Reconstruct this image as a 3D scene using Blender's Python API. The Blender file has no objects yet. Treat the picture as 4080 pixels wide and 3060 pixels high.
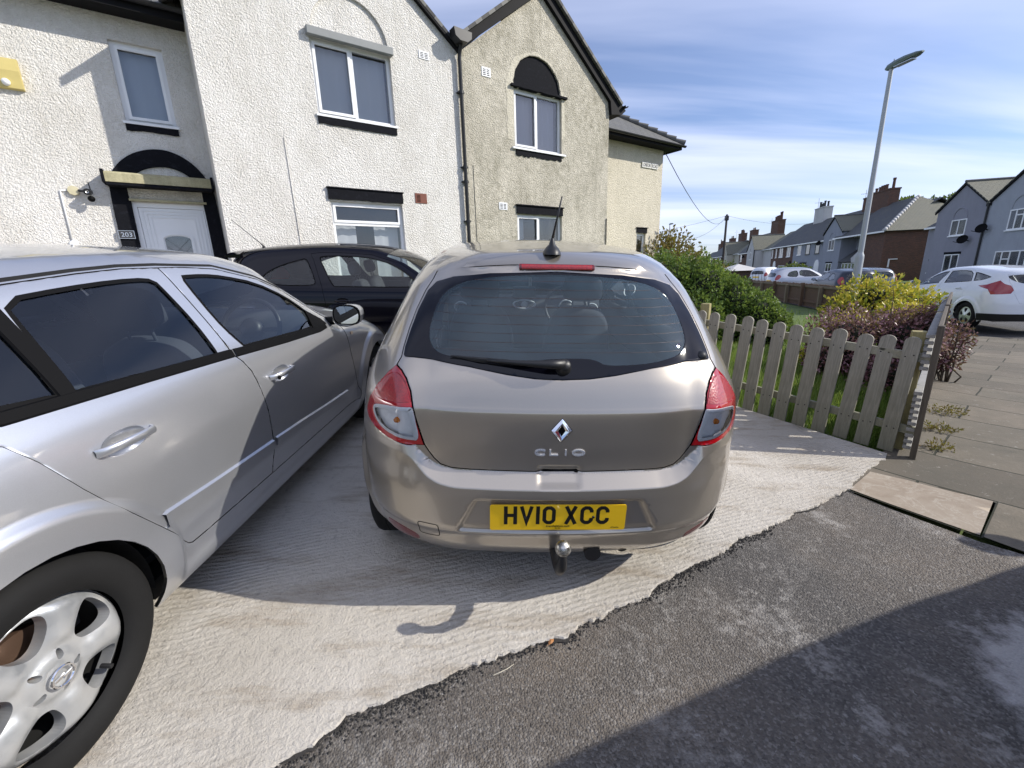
import bpy, math, random
import numpy as np
from mathutils import Vector, Matrix
from mathutils.geometry import delaunay_2d_cdt
random.seed(7); np.random.seed(7)
PI = math.pi
scene = bpy.context.scene
COL = scene.collection

# ---------------------------------------------------------------- camera
CAM_H = 1.42
cam = bpy.data.cameras.new('camera'); camo = bpy.data.objects.new('camera', cam); COL.objects.link(camo)
cam.sensor_fit = 'HORIZONTAL'; cam.sensor_width = 36.0
cam.lens = 1690.0 / 4080.0 * 36.0
cam.clip_start = 0.05; cam.clip_end = 3000
_R = np.array([[0.999479315, 0.0322660502, 0.0], [-0.00810942686, 0.251199151, 0.967901454], [-0.0312303568, 0.967397482, -0.251330015]])
# rows: world X, Y, Z in terms of camera (right, up, forward); blender camera looks along -Z
M = Matrix(((_R[0][0], _R[0][1], -_R[0][2], 0), (_R[1][0], _R[1][1], -_R[1][2], 0), (_R[2][0], _R[2][1], -_R[2][2], CAM_H), (0, 0, 0, 1)))
camo.matrix_world = M
scene.camera = camo
scene.render.resolution_x = 1024; scene.render.resolution_y = 768

# ---------------------------------------------------------------- sky and sun
SUN_AZ, SUN_EL = math.radians(95.5), math.radians(32.5)
world = bpy.data.worlds.new("World"); scene.world = world; world.use_nodes = True
wt = world.node_tree; wt.nodes.clear()
def wn(t, **k):
    n = wt.nodes.new(t)
    for a, b in k.items(): setattr(n, a, b)
    return n
sky = wn('ShaderNodeTexSky', sky_type='NISHITA', sun_disc=False, sun_elevation=SUN_EL, sun_rotation=SUN_AZ, air_density=1.0, dust_density=0.6, ozone_density=3.2, altitude=10)
tc = wn('ShaderNodeTexCoord')
# thin cirrus streaks: noise on the direction projected to a high flat layer
sep = wn('ShaderNodeSeparateXYZ'); wt.links.new(tc.outputs['Generated'], sep.inputs[0])
mz = wn('ShaderNodeMath', operation='MAXIMUM'); wt.links.new(sep.outputs[2], mz.inputs[0]); mz.inputs[1].default_value = 0.0
az_ = wn('ShaderNodeMath', operation='ADD'); wt.links.new(mz.outputs[0], az_.inputs[0]); az_.inputs[1].default_value = 0.12
dx = wn('ShaderNodeMath', operation='DIVIDE'); wt.links.new(sep.outputs[0], dx.inputs[0]); wt.links.new(az_.outputs[0], dx.inputs[1])
dy = wn('ShaderNodeMath', operation='DIVIDE'); wt.links.new(sep.outputs[1], dy.inputs[0]); wt.links.new(az_.outputs[0], dy.inputs[1])
cmb = wn('ShaderNodeCombineXYZ'); wt.links.new(dx.outputs[0], cmb.inputs[0]); wt.links.new(dy.outputs[0], cmb.inputs[1])
mp = wn('ShaderNodeMapping'); mp.inputs['Rotation'].default_value = (0, 0, math.radians(27)); mp.inputs['Scale'].default_value = (0.16, 0.95, 1)
wt.links.new(cmb.outputs[0], mp.inputs[0])
cn = wn('ShaderNodeTexNoise'); cn.inputs['Scale'].default_value = 1.0; cn.inputs['Detail'].default_value = 6; cn.inputs['Roughness'].default_value = 0.5; cn.inputs['Distortion'].default_value = 0.5
wt.links.new(mp.outputs[0], cn.inputs['Vector'])
cr = wn('ShaderNodeValToRGB'); cr.color_ramp.elements[0].position = 0.40; cr.color_ramp.elements[1].position = 0.66; cr.color_ramp.elements[0].color = (0.10,)*3+(1,); cr.color_ramp.elements[1].color = (0.82,)*3+(1,)
wt.links.new(cn.outputs[0], cr.inputs[0])
cmix = wn('ShaderNodeMixRGB'); cmix.inputs[2].default_value = (7.1, 7.5, 9.4, 1)
wbal = wn('ShaderNodeMixRGB', blend_type='MULTIPLY'); wbal.inputs[0].default_value = 1.0; wbal.inputs[2].default_value = (0.80, 0.84, 1.0, 1); wt.links.new(sky.outputs[0], wbal.inputs[1])
wt.links.new(cr.outputs[0], cmix.inputs[0]); wt.links.new(wbal.outputs[0], cmix.inputs[1])
bg = wn('ShaderNodeBackground'); bg.inputs[1].default_value = 0.122
wo = wn('ShaderNodeOutputWorld')
wt.links.new(cmix.outputs[0], bg.inputs[0]); wt.links.new(bg.outputs[0], wo.inputs[0])
sl = bpy.data.lights.new('sun', 'SUN'); sl.energy = 4.3; sl.angle = math.radians(0.55); sl.color = (1.0, 0.945, 0.85)
so = bpy.data.objects.new('sun', sl); COL.objects.link(so)
sd = Vector((math.sin(SUN_AZ)*math.cos(SUN_EL), math.cos(SUN_AZ)*math.cos(SUN_EL), math.sin(SUN_EL)))
so.rotation_euler = sd.to_track_quat('Z', 'Y').to_euler(); so.location = sd*40
scene.view_settings.view_transform = 'Standard'; scene.view_settings.look = 'None'
scene.view_settings.exposure = 0.33; scene.view_settings.gamma = 1.0
scene.view_settings.use_curve_mapping = False

# ---------------------------------------------------------------- mesh helpers
class MB:
    """collects vertices and faces of ONE mesh"""
    def __init__(s): s.v = []; s.f = []; s.n = None; s.m = []
    def add(s, vs, fs, mi=0):
        b = len(s.v); s.v += [tuple(map(float, p)) for p in vs]; s.f += [tuple(b+i for i in f) for f in fs]; s.m += [mi]*len(fs); return s
    def box(s, lo, hi, mi=0, M=None):
        x0, y0, z0 = lo; x1, y1, z1 = hi
        vs = [(x0,y0,z0),(x1,y0,z0),(x1,y1,z0),(x0,y1,z0),(x0,y0,z1),(x1,y0,z1),(x1,y1,z1),(x0,y1,z1)]
        if M is not None: vs = [M @ Vector(p) for p in vs]
        return s.add(vs, [(0,3,2,1),(4,5,6,7),(0,1,5,4),(1,2,6,5),(2,3,7,6),(3,0,4,7)], mi)
    def cbox(s, lo, hi, c, mi=0, M=None):
        """box with chamfered edges (c)"""
        x0, y0, z0 = lo; x1, y1, z1 = hi; vs = []
        for z, k in ((z0, c), (z0+c, 0), (z1-c, 0), (z1, c)):
            a, b, e, g = x0+k, x1-k, y0+k, y1-k
            vs += [(a+c,e,z),(b-c,e,z),(b,e+c,z),(b,g-c,z),(b-c,g,z),(a+c,g,z),(a,g-c,z),(a,e+c,z)]
        if M is not None: vs = [M @ Vector(p) for p in vs]
        fs = [tuple(range(7,-1,-1)), tuple(range(24,32))]
        for r in range(3):
            for i in range(8): j = (i+1) % 8; fs.append((r*8+i, r*8+j, r*8+8+j, r*8+8+i))
        return s.add(vs, fs, mi)
    def tube(s, pts, rad, n=10, mi=0, cap=True):
        pts = [Vector(p) for p in pts]; rs = rad if isinstance(rad, (list, tuple)) else [rad]*len(pts)
        vs = []; ref = None
        for i, p in enumerate(pts):
            d = (pts[min(i+1, len(pts)-1)]-pts[max(i-1, 0)]).normalized()
            if ref is None: ref = Vector((0,0,1)) if abs(d.z) < .9 else Vector((1,0,0))
            a = (ref-d*ref.dot(d)).normalized(); b = d.cross(a); ref = a
            for k in range(n): t = 2*PI*k/n; vs.append(p+(a*math.cos(t)+b*math.sin(t))*rs[i])
        fs = []
        for i in range(len(pts)-1):
            for k in range(n): j = (k+1) % n; fs.append((i*n+k, i*n+j, i*n+n+j, i*n+n+k))
        if cap: fs.append(tuple(range(n-1,-1,-1))); fs.append(tuple(range((len(pts)-1)*n, len(pts)*n)))
        return s.add(vs, fs, mi)
    def lathe(s, prof, n=48, axis='z', mi=0, M=None, a0=0, a1=2*PI):
        """prof: (radius, height) list"""
        full = abs(a1-a0-2*PI) < 1e-6; m = n if full else n+1; vs = []
        for (r, h) in prof:
            for k in range(m):
                t = a0+(a1-a0)*k/n; c, q = r*math.cos(t), r*math.sin(t)
                p = (c, q, h) if axis == 'z' else ((h, c, q) if axis == 'x' else (c, h, q))
                vs.append(p)
        if M is not None: vs = [M @ Vector(p) for p in vs]
        fs = []
        for i in range(len(prof)-1):
            for k in range(n):
                j = (k+1) % m
                fs.append((i*m+k, i*m+j, i*m+m+j, i*m+m+k))
        return s.add(vs, fs, mi)
    def prism(s, poly, y0, y1, plane='xz', mi=0, M=None):
        """extrude a 2D polygon; plane xz -> along y, xy -> along z, yz -> along x"""
        n = len(poly)
        def P(p, h): return {'xz': (p[0], h, p[1]), 'xy': (p[0], p[1], h), 'yz': (h, p[0], p[1])}[plane]
        vs = [P(p, y0) for p in poly]+[P(p, y1) for p in poly]
        if M is not None: vs = [M @ Vector(p) for p in vs]
        fs = [tuple(range(n)), tuple(range(2*n-1, n-1, -1))]+[(i, n+i, n+(i+1) % n, (i+1) % n) for i in range(n)]
        return s.add(vs, fs, mi)
    def join(s, o, M=None):
        b = len(s.v); s.v += [tuple(M @ Vector(p)) if M is not None else p for p in o.v]
        s.f += [tuple(b+i for i in f) for f in o.f]; s.m += o.m; return s
    def mesh(s, name, mats, smooth=False, angle=None):
        me = bpy.data.meshes.new(name); me.from_pydata(s.v, [], s.f)
        mats = mats if isinstance(mats, (list, tuple)) else [mats]
        for m in mats: me.materials.append(m)
        if len(mats) > 1: me.polygons.foreach_set('material_index', s.m)
        if s.n is None:
            import bmesh
            bm = bmesh.new(); bm.from_mesh(me); bmesh.ops.recalc_face_normals(bm, faces=bm.faces)
            if angle is not None:
                for e in bm.edges:
                    if len(e.link_faces) == 2 and e.calc_face_angle(0) > math.radians(angle): e.smooth = False
            bm.to_mesh(me); bm.free()
        if smooth or angle is not None: me.polygons.foreach_set('use_smooth', [True]*len(me.polygons))
        me.update()
        if s.n is not None:
            me.polygons.foreach_set('use_smooth', [True]*len(me.polygons)); me.normals_split_custom_set_from_vertices([tuple(x) for x in s.n])
        return me
def obj(name, mb, mats, parent=None, smooth=False, angle=None, **tags):
    me = mb.mesh(name, mats, smooth, angle) if isinstance(mb, MB) else mb
    o = bpy.data.objects.new(name, me); COL.objects.link(o)
    if parent is not None: o.parent = parent
    for k, v in tags.items(): o[k] = v
    return o
def thing(name, label, cat, M=None, group=None):
    o = bpy.data.objects.new(name, None); COL.objects.link(o); o.empty_display_size = .2
    if M is not None: o.matrix_world = M
    o['label'] = label; o['category'] = cat
    if group: o['group'] = group
    return o
def dup(root, M, label, **kw):
    r = root.copy(); COL.objects.link(r); r.matrix_world = M; r['label'] = label
    for k, v in kw.items(): r[k] = v
    def rec(o, p):
        for ch in [c for c in bpy.data.objects if c.parent == o]:
            c = ch.copy(); COL.objects.link(c); c.parent = p; rec(ch, c)
    rec(root, r); return r
def text_mb(body, h, depth=.002, sx=1.0, bold=0.0, space=1.0):
    """text as a mesh lying in the XZ plane facing -Y, centred on the origin, cap height h"""
    cu = bpy.data.curves.new('t', 'FONT'); cu.body = body; cu.extrude = depth/2; cu.offset = bold; cu.align_x = 'CENTER'; cu.space_character = space; cu.resolution_u = 3
    o = bpy.data.objects.new('t', cu); COL.objects.link(o); bpy.context.view_layer.update()
    me = bpy.data.meshes.new_from_object(o.evaluated_get(bpy.context.evaluated_depsgraph_get()))
    mb = MB(); vs = [v.co.copy() for v in me.vertices]
    y0 = min(v.y for v in vs); y1 = max(v.y for v in vs); k = h/(y1-y0); x0 = min(v.x for v in vs); x1 = max(v.x for v in vs)
    mb.add([((v.x-(x0+x1)/2)*k*sx, -v.z*1.0, (v.y-(y0+y1)/2)*k) for v in vs], [tuple(p.vertices) for p in me.polygons])
    bpy.data.objects.remove(o); bpy.data.curves.remove(cu); bpy.data.meshes.remove(me); return mb
def stroke(mb, pts, w, y0, y1, closed=False, fx=lambda p: p):
    """ribbon of width w along 2D points in XZ, extruded in y"""
    n = len(pts); L = []; Rr = []
    for i in range(n):
        a = Vector(pts[(i-1) % n]) if (closed or i > 0) else None; b = Vector(pts[i]); c = Vector(pts[(i+1) % n]) if (closed or i < n-1) else None
        d1 = (b-a).normalized() if a is not None else None; d2 = (c-b).normalized() if c is not None else None
        if d1 is None: d1 = d2
        if d2 is None: d2 = d1
        n1 = Vector((-d1.y, d1.x)); n2 = Vector((-d2.y, d2.x)); m = (n1+n2).normalized(); k = 1/max(.35, m.dot(n1))
        L.append(b+m*w/2*k); Rr.append(b-m*w/2*k)
    vs = []
    for i in range(n):
        for p, y in ((L[i], y0), (Rr[i], y0), (Rr[i], y1), (L[i], y1)): vs.append(fx((p.x, y, p.y)))
    fs = []
    for i in range(n if closed else n-1):
        j = (i+1) % n
        for k in range(4): l = (k+1) % 4; fs.append((i*4+k, i*4+l, j*4+l, j*4+k))
    if not closed: fs += [(0,1,2,3), ((n-1)*4+3, (n-1)*4+2, (n-1)*4+1, (n-1)*4)]
    mb.add(vs, fs); return mb

# ---------------------------------------------------------------- 2D triangulation
def pin(poly, P):
    P = np.asarray(P); q = np.asarray(poly); r = np.zeros(len(P), bool); n = len(q)
    x, y = P[:, 0], P[:, 1]; j = n-1
    for i in range(n):
        xi, yi, xj, yj = q[i, 0], q[i, 1], q[j, 0], q[j, 1]
        if yi != yj: r ^= ((yi > y) != (yj > y)) & (x < (xj-xi)*(y-yi)/(yj-yi)+xi)
        j = i
    return r
def densify(poly, st, closed=True):
    out = []; n = len(poly)
    for i in range(n if closed else n-1):
        a, b = np.array(poly[i], float), np.array(poly[(i+1) % n], float); k = max(1, int(math.ceil(np.linalg.norm(b-a)/st)))
        for t in range(k): out.append(a+(b-a)*t/k)
    if not closed: out.append(np.array(poly[-1], float))
    return np.array(out)
def area(p): p = np.asarray(p); return .5*np.sum(p[:, 0]*np.roll(p[:, 1], -1)-np.roll(p[:, 0], -1)*p[:, 1])
def offs(poly, d):
    """offset polygon inward by d (negative: outward)"""
    p = np.asarray(poly, float); s = 1 if area(p) > 0 else -1
    e = np.roll(p, -1, 0)-p; e /= np.maximum(np.linalg.norm(e, axis=1, keepdims=True), 1e-9)
    nr = np.stack([-e[:, 1], e[:, 0]], 1)*s; m = nr+np.roll(nr, 1, 0); m /= np.maximum(np.linalg.norm(m, axis=1, keepdims=True), 1e-9)
    k = 1/np.maximum((m*nr).sum(1), .5); return p+m*(d*k)[:, None]
def chaikin(poly, n=2, closed=True, keep=()):
    p = [tuple(q) for q in poly]; K = {p[i] for i in keep}
    for _ in range(n):
        o = []; m = len(p)
        for i in range(m if closed else m-1):
            a, b = p[i], p[(i+1) % m]
            if a in K: o.append(a)
            else: o.append((a[0]*.75+b[0]*.25, a[1]*.75+b[1]*.25))
            if b not in K: o.append((a[0]*.25+b[0]*.75, a[1]*.25+b[1]*.75))
        if not closed: o = [p[0]]+o+[p[-1]]
        p = o
    return p
def cdt(outer, holes, sp, bs=None, ring=.004, feat=()):
    bs = bs or sp*.8; loops = [densify(outer, bs)]+[densify(h, bs) for h in holes]
    lo = loops[0].min(0); hi = loops[0].max(0)
    xs = np.arange(lo[0], hi[0]+sp, sp); ys = np.arange(lo[1], hi[1]+sp, sp*.866)
    G = np.array([(x+(sp/2 if j % 2 else 0), y) for j, y in enumerate(ys) for x in xs])
    def inside(P):
        r = pin(loops[0], P)
        for h in loops[1:]: r &= ~pin(h, P)
        return r
    B = np.concatenate(loops)
    G = G[inside(G)]
    if len(G):
        md = np.full(len(G), 1e9)
        for i in range(0, len(B), 400):
            d = ((G[:, None, :]-B[None, i:i+400, :])**2).sum(2).min(1); md = np.minimum(md, d)
        G = G[md > max((sp*.45), ring*1.8)**2]
    rings = []
    if ring:
        for i, l in enumerate(loops): rings.append(offs(l, ring if i == 0 else -ring))
        Rg = np.concatenate(rings); Rg = Rg[inside(Rg)]
        md = np.full(len(Rg), 1e9)
        for i in range(0, len(B), 400): md = np.minimum(md, ((Rg[:, None, :]-B[None, i:i+400, :])**2).sum(2).min(1))
        Rg = Rg[md > (ring*.7)**2]
    else: Rg = np.zeros((0, 2))
    if len(feat):
        Fp = np.concatenate([np.asarray(f) for f in feat]); Fp = Fp[inside(Fp)]
        if len(Fp):
            md = np.full(len(Fp), 1e9)
            for i in range(0, len(B), 400): md = np.minimum(md, ((Fp[:, None, :]-B[None, i:i+400, :])**2).sum(2).min(1))
            Fp = Fp[md > .0045**2]; cell = {}; kp = []
            for i, p in enumerate(Fp):
                c = (round(p[0]/.0035), round(p[1]/.0035))
                if c not in cell: cell[c] = 1; kp.append(i)
            Fp = Fp[kp]
            if len(G):
                md = np.full(len(G), 1e9)
                for i in range(0, len(Fp), 400): md = np.minimum(md, ((G[:, None, :]-Fp[None, i:i+400, :])**2).sum(2).min(1))
                G = G[md > (sp*.5)**2]
            Rg = np.concatenate([Rg, Fp])
    pts = np.concatenate([B, Rg, G]) if len(G) else np.concatenate([B, Rg])
    edges = []; b = 0
    for l in loops: n = len(l); edges += [(b+i, b+(i+1) % n) for i in range(n)]; b += n
    v, e, f, *_ = delaunay_2d_cdt([Vector(p) for p in pts], edges, [], 0, 1e-6)
    v = np.array([tuple(p) for p in v]); f = np.array([t for t in f if len(t) == 3])
    c = v[f].mean(1); f = f[inside(c)]
    used = np.unique(f); mp_ = -np.ones(len(v), int); mp_[used] = np.arange(len(used))
    v = v[used]; f = mp_[f]
    a = v[f]; ar = (a[:, 1, 0]-a[:, 0, 0])*(a[:, 2, 1]-a[:, 0, 1])-(a[:, 1, 1]-a[:, 0, 1])*(a[:, 2, 0]-a[:, 0, 0])
    f[ar < 0] = f[ar < 0][:, ::-1]
    cnt = {}
    for t in f:
        for i in range(3): k = (t[i], t[(i+1) % 3]); cnt[k] = 1
    be = [k for k in cnt if (k[1], k[0]) not in cnt]
    return v, f, be
# ---------------------------------------------------------------- materials
class NT:
    def __init__(s, name):
        s.m = bpy.data.materials.new(name); s.m.use_nodes = True; s.t = s.m.node_tree; s.t.nodes.clear()
        s.out = s.t.nodes.new('ShaderNodeOutputMaterial')
    def n(s, t, ins=None, **k):
        x = s.t.nodes.new(t)
        for a, b in k.items(): setattr(x, a, b)
        for a, b in (ins or {}).items(): s.set(x, a, b)
        return x
    def set(s, node, key, val):
        i = node.inputs[key]
        if isinstance(val, bpy.types.NodeSocket): s.t.links.new(val, i)
        elif isinstance(val, bpy.types.Node): s.t.links.new(val.outputs[0], i)
        else: i.default_value = val
    def noise(s, vec, scale, detail=4, rough=.55, dist=0, **k):
        x = s.n('ShaderNodeTexNoise', {'Scale': scale, 'Detail': detail, 'Roughness': rough, 'Distortion': dist}, **k)
        if vec is not None: s.set(x, 'Vector', vec)
        return x.outputs[0]
    def ramp(s, fac, stops, interp='LINEAR'):
        r = s.n('ShaderNodeValToRGB'); r.color_ramp.interpolation = interp; e = r.color_ramp.elements
        while len(e) < len(stops): e.new(.5)
        for i, (p, c) in enumerate(stops): e[i].position = p; e[i].color = c if len(c) == 4 else tuple(c)+(1,)
        s.set(r, 0, fac); return r.outputs[0]
    def mix(s, f, a, b, mode='MIX'):
        x = s.n('ShaderNodeMixRGB', blend_type=mode); s.set(x, 0, f)
        s.set(x, 1, a if not isinstance(a, tuple) or len(a) == 4 else a+(1,)); s.set(x, 2, b if not isinstance(b, tuple) or len(b) == 4 else b+(1,)); return x.outputs[0]
    def math(s, op, a, b=0.0, c=None, clamp=False):
        x = s.n('ShaderNodeMath', operation=op, use_clamp=clamp); s.set(x, 0, a); s.set(x, 1, b)
        if c is not None: s.set(x, 2, c)
        return x.outputs[0]
    def bump(s, h, strength=.5, dist=.01, nrm=None):
        x = s.n('ShaderNodeBump', {'Strength': strength, 'Distance': dist, 'Height': h})
        if nrm is not None: s.set(x, 'Normal', nrm)
        return x.outputs[0]
    def obj(s): return s.n('ShaderNodeTexCoord').outputs['Object']
    def map(s, v, scale=(1,1,1), rot=(0,0,0), loc=(0,0,0)):
        return s.n('ShaderNodeMapping', {'Vector': v, 'Scale': scale, 'Rotation': rot, 'Location': loc}).outputs[0]
    def pos(s): return s.n('ShaderNodeNewGeometry').outputs['Position']
    def island(s): return s.n('ShaderNodeNewGeometry').outputs['Random Per Island']
    def bsdf(s, color, rough=.5, metal=0., nrm=None, **k):
        b = s.n('ShaderNodeBsdfPrincipled'); s.set(b, 'Base Color', color if not isinstance(color, tuple) or len(color) == 4 else color+(1,))
        s.set(b, 'Roughness', rough); s.set(b, 'Metallic', metal)
        if nrm is not None: s.set(b, 'Normal', nrm)
        for a, v in k.items(): s.set(b, a.replace('_', ' '), v)
        s.t.links.new(b.outputs[0], s.out.inputs[0]); return s.m
def simple(name, color, rough=.5, metal=0., bump=0, bscale=200, var=0, **k):
    t = NT(name); c = color; p = t.obj()
    if var: c = t.mix(t.noise(p, 6, 5), tuple(x*(1-var) for x in color), tuple(min(1, x*(1+var)) for x in color))
    nr = t.bump(t.noise(p, bscale, 3), bump, .002) if bump else None
    return t.bsdf(c, rough, metal, nr, **k)
def m_paint(name, color, metal=.75, rough=.33, flake=.02, coat=1.0, dirt=.0):
    t = NT(name); p = t.obj()
    fl = t.n('ShaderNodeTexVoronoi', {'Vector': p, 'Scale': 900.0}); 
    c = t.mix(t.math('MULTIPLY', fl.outputs['Color'], 1.0), tuple(x*(1-flake*2) for x in color), tuple(min(1, x*(1+flake)) for x in color)) if flake else color+(1,)
    if dirt:
        sep = t.n('ShaderNodeSeparateXYZ', {0: p}); low = t.math('SUBTRACT', 1.0, t.math('DIVIDE', sep.outputs[2], .75), clamp=True)
        d = t.math('MULTIPLY', t.math('MULTIPLY', low, t.ramp(t.noise(p, 7, 6, .7), [(.3, (0,0,0)), (.75, (1,1,1))])), dirt)
        d = t.math('ADD', d, t.math('MULTIPLY', t.ramp(t.noise(p, 2.5, 6, .65), [(.45, (0,0,0)), (.8, (1,1,1))]), dirt*.25))
        c = t.mix(d, c, (.30, .27, .22)); r = t.math('ADD', rough, t.math('MULTIPLY', d, .35)); mt = t.math('MULTIPLY', t.math('SUBTRACT', 1.0, d), metal)
        cw = t.math('SUBTRACT', coat, t.math('MULTIPLY', d, .8), clamp=True)
        return t.bsdf(c, r, mt, None, Coat_Weight=cw, Coat_Roughness=.025, Coat_IOR=1.5)
    return t.bsdf(c, rough, metal, None, Coat_Weight=coat, Coat_Roughness=.02, Coat_IOR=1.5)
def m_glass(name, tint=(.62,.72,.70), refl=1.0, ior=1.52, dust_veil=.04, veil_col=(.5,.5,.48)):
    """thin sheet of glass: see-through, mirror-like at its surface"""
    t = NT(name); f = t.n('ShaderNodeFresnel', {'IOR': ior}); tr = t.n('ShaderNodeBsdfTransparent', {'Color': tint+(1,)}); g = t.n('ShaderNodeBsdfGlossy', {'Roughness': .0, 'Color': (1,1,1,1)})
    m = t.n('ShaderNodeMixShader'); fac = t.math('MULTIPLY', f, 1.25*refl, clamp=True)
    t.set(m, 0, fac); t.t.links.new(tr.outputs[0], m.inputs[1]); t.t.links.new(g.outputs[0], m.inputs[2])
    if dust_veil:
        d = t.n('ShaderNodeBsdfDiffuse', {'Color': veil_col+(1,)}); m2 = t.n('ShaderNodeMixShader')
        t.set(m2, 0, t.math('MULTIPLY', t.ramp(t.noise(t.obj(), 5, 5, .6), [(.3, (.3,.3,.3)), (.8, (1,1,1))]), dust_veil))
        t.t.links.new(m.outputs[0], m2.inputs[1]); t.t.links.new(d.outputs[0], m2.inputs[2]); m = m2
    t.t.links.new(m.outputs[0], t.out.inputs[0]); return t.m
def m_roughcast(name, base, dirtcol, dirt=.3, scale=1.0, algae=0.0, strength=1.0):
    t = NT(name); p = t.obj()
    n1 = t.noise(p, 38*scale, 3, .55, .6); v = t.n('ShaderNodeTexVoronoi', {'Vector': p, 'Scale': 55.0*scale, 'Randomness': 1.0}, feature='SMOOTH_F1')
    n2 = t.noise(p, 110*scale, 2, .5)
    h = t.math('ADD', t.math('MULTIPLY', t.ramp(n1, [(.35, (0,0,0)), (.65, (1,1,1))]), 1.0), t.math('MULTIPLY', v.outputs[0], -1.1)); h = t.math('ADD', h, t.math('MULTIPLY', n2, .35))
    nr = t.bump(h, strength*.8, .016)
    st = t.noise(t.map(p, (1.0, 1.0, .45)), 1.3, 8, .68, .4)
    st2 = t.noise(p, 9, 6, .65)
    cav = t.ramp(n1, [(.3, (1,1,1)), (.5, (0,0,0))])
    d = t.math('MULTIPLY', t.ramp(t.math('ADD', t.math('MULTIPLY', st, .7), t.math('MULTIPLY', st2, .3)), [(.42, (0,0,0)), (.66, (1,1,1))]), dirt)
    d = t.math('ADD', d, t.math('MULTIPLY', cav, dirt*.45), clamp=True)
    c = t.mix(d, base, dirtcol)
    stv = t.ramp(t.noise(t.map(p, (9, 9, .35)), 1.0, 5, .6), [(.55, (0,0,0)), (.75, (1,1,1))]); c = t.mix(t.math('MULTIPLY', stv, dirt*.55), c, dirtcol)
    if algae:
        sep = t.n('ShaderNodeSeparateXYZ', {0: p})
        a = t.ramp(t.noise(t.map(p, (1, 1, .8)), .9, 7, .7, .3), [(.38, (0,0,0)), (.80, (1,1,1))]); a2 = t.math('MULTIPLY', a, t.ramp(st2, [(.35, (.1,)*3), (.62, (1,1,1))]))
        c = t.mix(t.math('MULTIPLY', a2, algae, clamp=True), c, (.15, .14, .085))
    return t.bsdf(c, .92, 0, nr, Specular_IOR_Level=.2)
def m_blackpaint(name, col=(.0075,.008,.011)):
    t = NT(name); p = t.obj(); n = t.noise(p, 22, 5, .6)
    c = t.mix(t.ramp(t.noise(p, 14, 6, .7), [(.55, (0,0,0)), (.75, (1,1,1))]), col, tuple(x*2.6 for x in col))
    return t.bsdf(c, .85, 0, t.bump(n, .5, .012), Specular_IOR_Level=.12)
def m_slate(name, c1=(.085,.088,.09), c2=(.15,.145,.13), sx=.3, sy=.2):
    """courses of slates; object XY of the roof slab = along the eave / up the slope"""
    t = NT(name); p = t.n('ShaderNodeTexCoord').outputs['UV']
    b = t.n('ShaderNodeTexBrick', {'Vector': p, 'Color1': (.25,.25,.25,1), 'Color2': (.8,.8,.8,1), 'Mortar': (0,0,0,1), 'Scale': 1.0, 'Mortar Size': .008, 'Mortar Smooth': .15, 'Brick Width': sx, 'Row Height': sy})
    n = t.noise(p, 3.5, 6, .65); col = t.mix(t.math('ADD', t.math('MULTIPLY', b.outputs[0], .5), t.math('MULTIPLY', n, .5)), c1, c2)
    col = t.mix(b.outputs['Fac'], col, (.02,.02,.02)); col = t.mix(t.math('MULTIPLY', t.ramp(t.noise(p, 1.1, 8, .7), [(.5, (0,0,0)), (.7, (1,1,1))]), .4), col, (.16,.15,.09))
    sy_ = t.n('ShaderNodeSeparateXYZ', {0: p}); fr = t.math('FRACT', t.math('DIVIDE', sy_.outputs[1], sy)); h = t.math('ADD', t.math('MULTIPLY', fr, -.7), t.math('MULTIPLY', b.outputs[0], .4))
    return t.bsdf(col, .7, 0, t.bump(t.math('ADD', h, t.math('MULTIPLY', n, .2)), .8, .018))
def m_brick(name, c1=(.16,.065,.04), c2=(.09,.042,.03), mortar=(.17,.14,.11)):
    t = NT(name); p = t.n('ShaderNodeTexCoord').outputs['UV']
    b = t.n('ShaderNodeTexBrick', {'Vector': p, 'Color1': c1+(1,), 'Color2': c2+(1,), 'Mortar': mortar+(1,), 'Scale': 1.0, 'Mortar Size': .006, 'Brick Width': .225, 'Row Height': .075})
    c = t.mix(t.math('MULTIPLY', t.noise(t.obj(), 1.5, 8, .7), .6), b.outputs[0], (.06,.04,.03))
    return t.bsdf(c, .9, 0, t.bump(b.outputs['Fac'], -.5, .006))
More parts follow.
